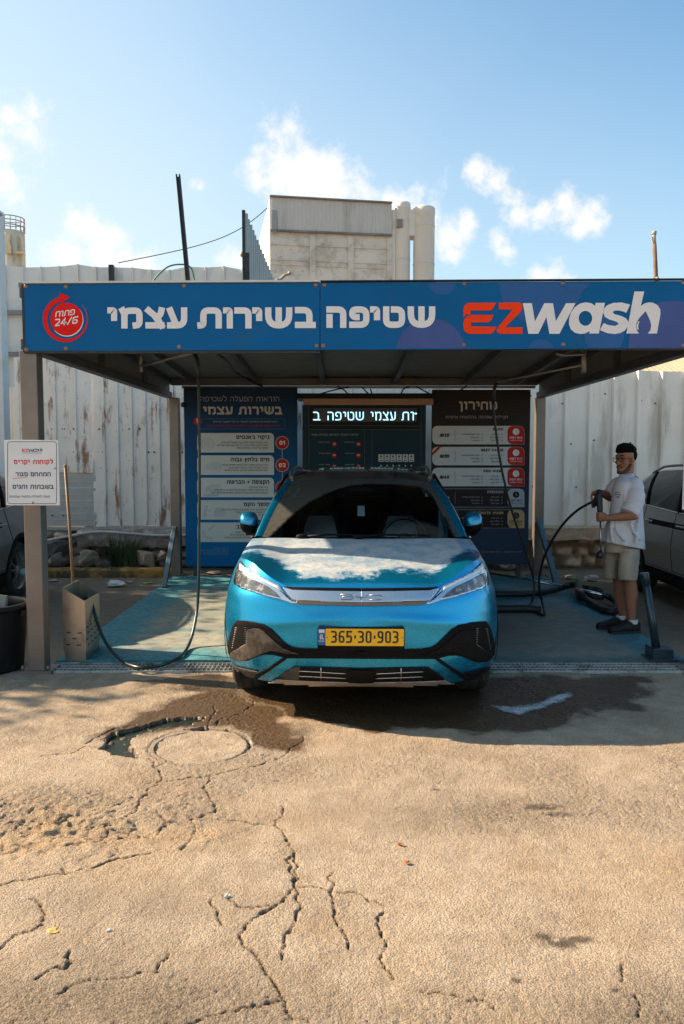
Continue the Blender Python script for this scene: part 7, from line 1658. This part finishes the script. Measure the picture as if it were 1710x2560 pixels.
    def onshirt(a, b):
        o = Vector((0,0,H)); d = ray(1420+.2214*a, 1090+.2214*b).normalized(); loc, nn, i, _ = bv.ray_cast(o, d); return (loc-d*.003) if loc is not None else M(a,b,-.25)
    mb = MB(); P = [onshirt(562+34*math.cos(a), 658+26*math.sin(a)) for a in np.linspace(0,2*math.pi,29)]; mb.tube(P, .0013, 5)
    mb.tube([onshirt(x, 660+4*math.sin(x*.8)) for x in range(534,592,4)], .0028, 5); mb.tube([onshirt(x, 641) for x in range(540,586,6)], .0011, 5)
    for x, y in ((540,690),(552,697),(560,688),(572,698),(580,689)): mb.ball(onshirt(x,y), .0045, 6, 5)
    obj('chest_print', mb, mat('print_ink', (.08,.09,.12), .8), t)
    # shorts
    sh = mat('beige_linen', (.38,.33,.26), .9, var=.10, scale=9, bump=.25, bscale=60, stain=((.27,.23,.18), 14, .52, .6))
    mb = MB(); rows = [(1150,615,195,.165),(1230,608,203,.175),(1320,605,200,.170)]
    n = 40; vs = [M(cx+rx*math.cos(2*math.pi*i/n), zy, .02+ry*math.sin(2*math.pi*i/n)) for zy, cx, rx, ry in rows for i in range(n)]
    mb.add(vs, [tuple(range(n))]+[(j*n+i, j*n+(i+1)%n, (j+1)*n+(i+1)%n, (j+1)*n+i) for j in range(2) for i in range(n)]+[tuple(reversed(range(2*n,3*n)))])
    def leg(P):
        vs = []; n = 32
        for zy, cx, rx, cd, ry in P:
            for i in range(n):
                a = 2*math.pi*i/n; fo = 1+.03*math.sin(a*5+zy*.01); vs.append(M(cx+rx*fo*math.cos(a), zy+(cx+rx*math.cos(a)-cx)*.03, cd+ry*fo*math.sin(a)))
        m = len(P); mb.add(vs, [tuple(range(n))]+[(j*n+i, j*n+(i+1)%n, (j+1)*n+(i+1)%n, (j+1)*n+i) for j in range(m-1) for i in range(n)]+[tuple(reversed(range((m-1)*n,m*n)))])
    leg([(1270,690,124,-.055,.130),(1400,684,120,-.065,.130),(1520,678,116,-.075,.125),(1632,672,110,-.08,.120)])
    leg([(1270,515,112,.085,.115),(1400,498,102,.10,.118),(1520,492,96,.11,.116),(1614,488,92,.115,.112)])
    remesh('shorts', mb, .0085, 3, sh, t)
    mb = MB(); mb.tube(spline([M(640,1262,-.165), M(668,1300,-.178), M(700,1318,-.172)],5), .006, 6); obj('pocket_edge', mb, sh, t)
    # shoes and socks
    blk = mat('black_shoe', (.010,.009,.009), .7, var=.2, scale=20); sole = mat('black_sole', (.014,.012,.011), .6)
    for (hx, hy, hd, tx, ty, td) in ((772,2160,-.10,485,2200,-.14), (632,2085,.10,455,2140,.075)):
        a, b = M(hx,hy,hd), M(tx,ty,td); a.z = b.z = .03; d = (b-a); L_ = d.length; d.normalize(); w = Vector((-d.y,d.x,0))
        mb = MB(); n = 24; vs = []
        secs = [(-.03,.030,.085),(0,.040,.098),(.07*1,.042,.100),(.12,.042,.085),(.17,.047,.066),(.215,.050,.054),(.255,.044,.046),(.275,.030,.034)]
        for x, hw, h in secs:
            for i in range(n):
                an = 2*math.pi*i/n; c_, s_ = math.cos(an), math.sin(an); vs.append(a+d*x+w*(hw*math.copysign(abs(c_)**.7,c_))+Vector((0,0,.012+ (h/2)*(1+math.copysign(abs(s_)**.7,s_)))))
        m = len(secs); mb.add(vs, [tuple(range(n))]+[(j*n+i, j*n+(i+1)%n, (j+1)*n+(i+1)%n, (j+1)*n+i) for j in range(m-1) for i in range(n)]+[tuple(reversed(range((m-1)*n,m*n)))])
        sh_ = remesh('shoe', mb, .006, 3, blk, t)
        mb = MB(); pts = [(x, hw+.005) for x, hw, h in secs]; out = [(x,y) for x,y in pts]+[(x,-y) for x,y in reversed(pts)]; mb.prism(out, lambda p, q, z: a+d*p+w*q+Vector((0,0,z)), 0, .022); obj('sole', mb, sole, sh_, bev=.004)
        mb = MB(); mb.lathe((a+d*.035+Vector((0,0,0))), [(.044,.085),(.045,.112),(.040,.125),(.034,.12)], 18); obj('sock', mb, mat('sock_white', (.6,.6,.6), .9), t)
    # spray gun
    gp0 = M(350,640,-.10); t2 = thing('spray_gun', 'black high-pressure spray gun with a thin steel lance held by the man', 'spray gun', M(360,900,-.15))
    gb = mat('gun_black', (.016,.018,.020), .45, var=.1); A = M(352,632,-.085); B = M(366,965,-.150)
    mb = MB(); mb.tube([A, A.lerp(B,.08), A.lerp(B,.5), B], [.026,.030,.027,.021], 14); mb.ball(A, .027, 12, 8); obj('barrel', mb, gb, t2)
    mb = MB(); mb.beam(M(352,640,-.075), M(288,785,-.02), .034, .045); mb.ball(M(288,785,-.02),(.02,.02,.024)); obj('grip', mb, gb, t2, bev=.008)
    mb = MB(); mb.tube(spline([M(330,700,-.06), M(310,760,-.05), M(318,790,-.04)],4), .007, 6); obj('trigger', mb, gb, t2)
    N_ = M(373,1315,-.17); mb = MB(); mb.tube([B, N_], .0085, 10); obj('lance', mb, mat('lance_steel', (.45,.45,.44), .25, .9), t2)
    mb = MB(); mb.tube([M(373,1295,-.17), M(368,1318,-.17), M(358,1350,-.17), M(352,1375,-.17)], [.014,.026,.034,.026], 14); mb.ball(M(374,1325,-.17), (.02,.02,.016)); obj('nozzle', mb, gb, t2)
build_man()
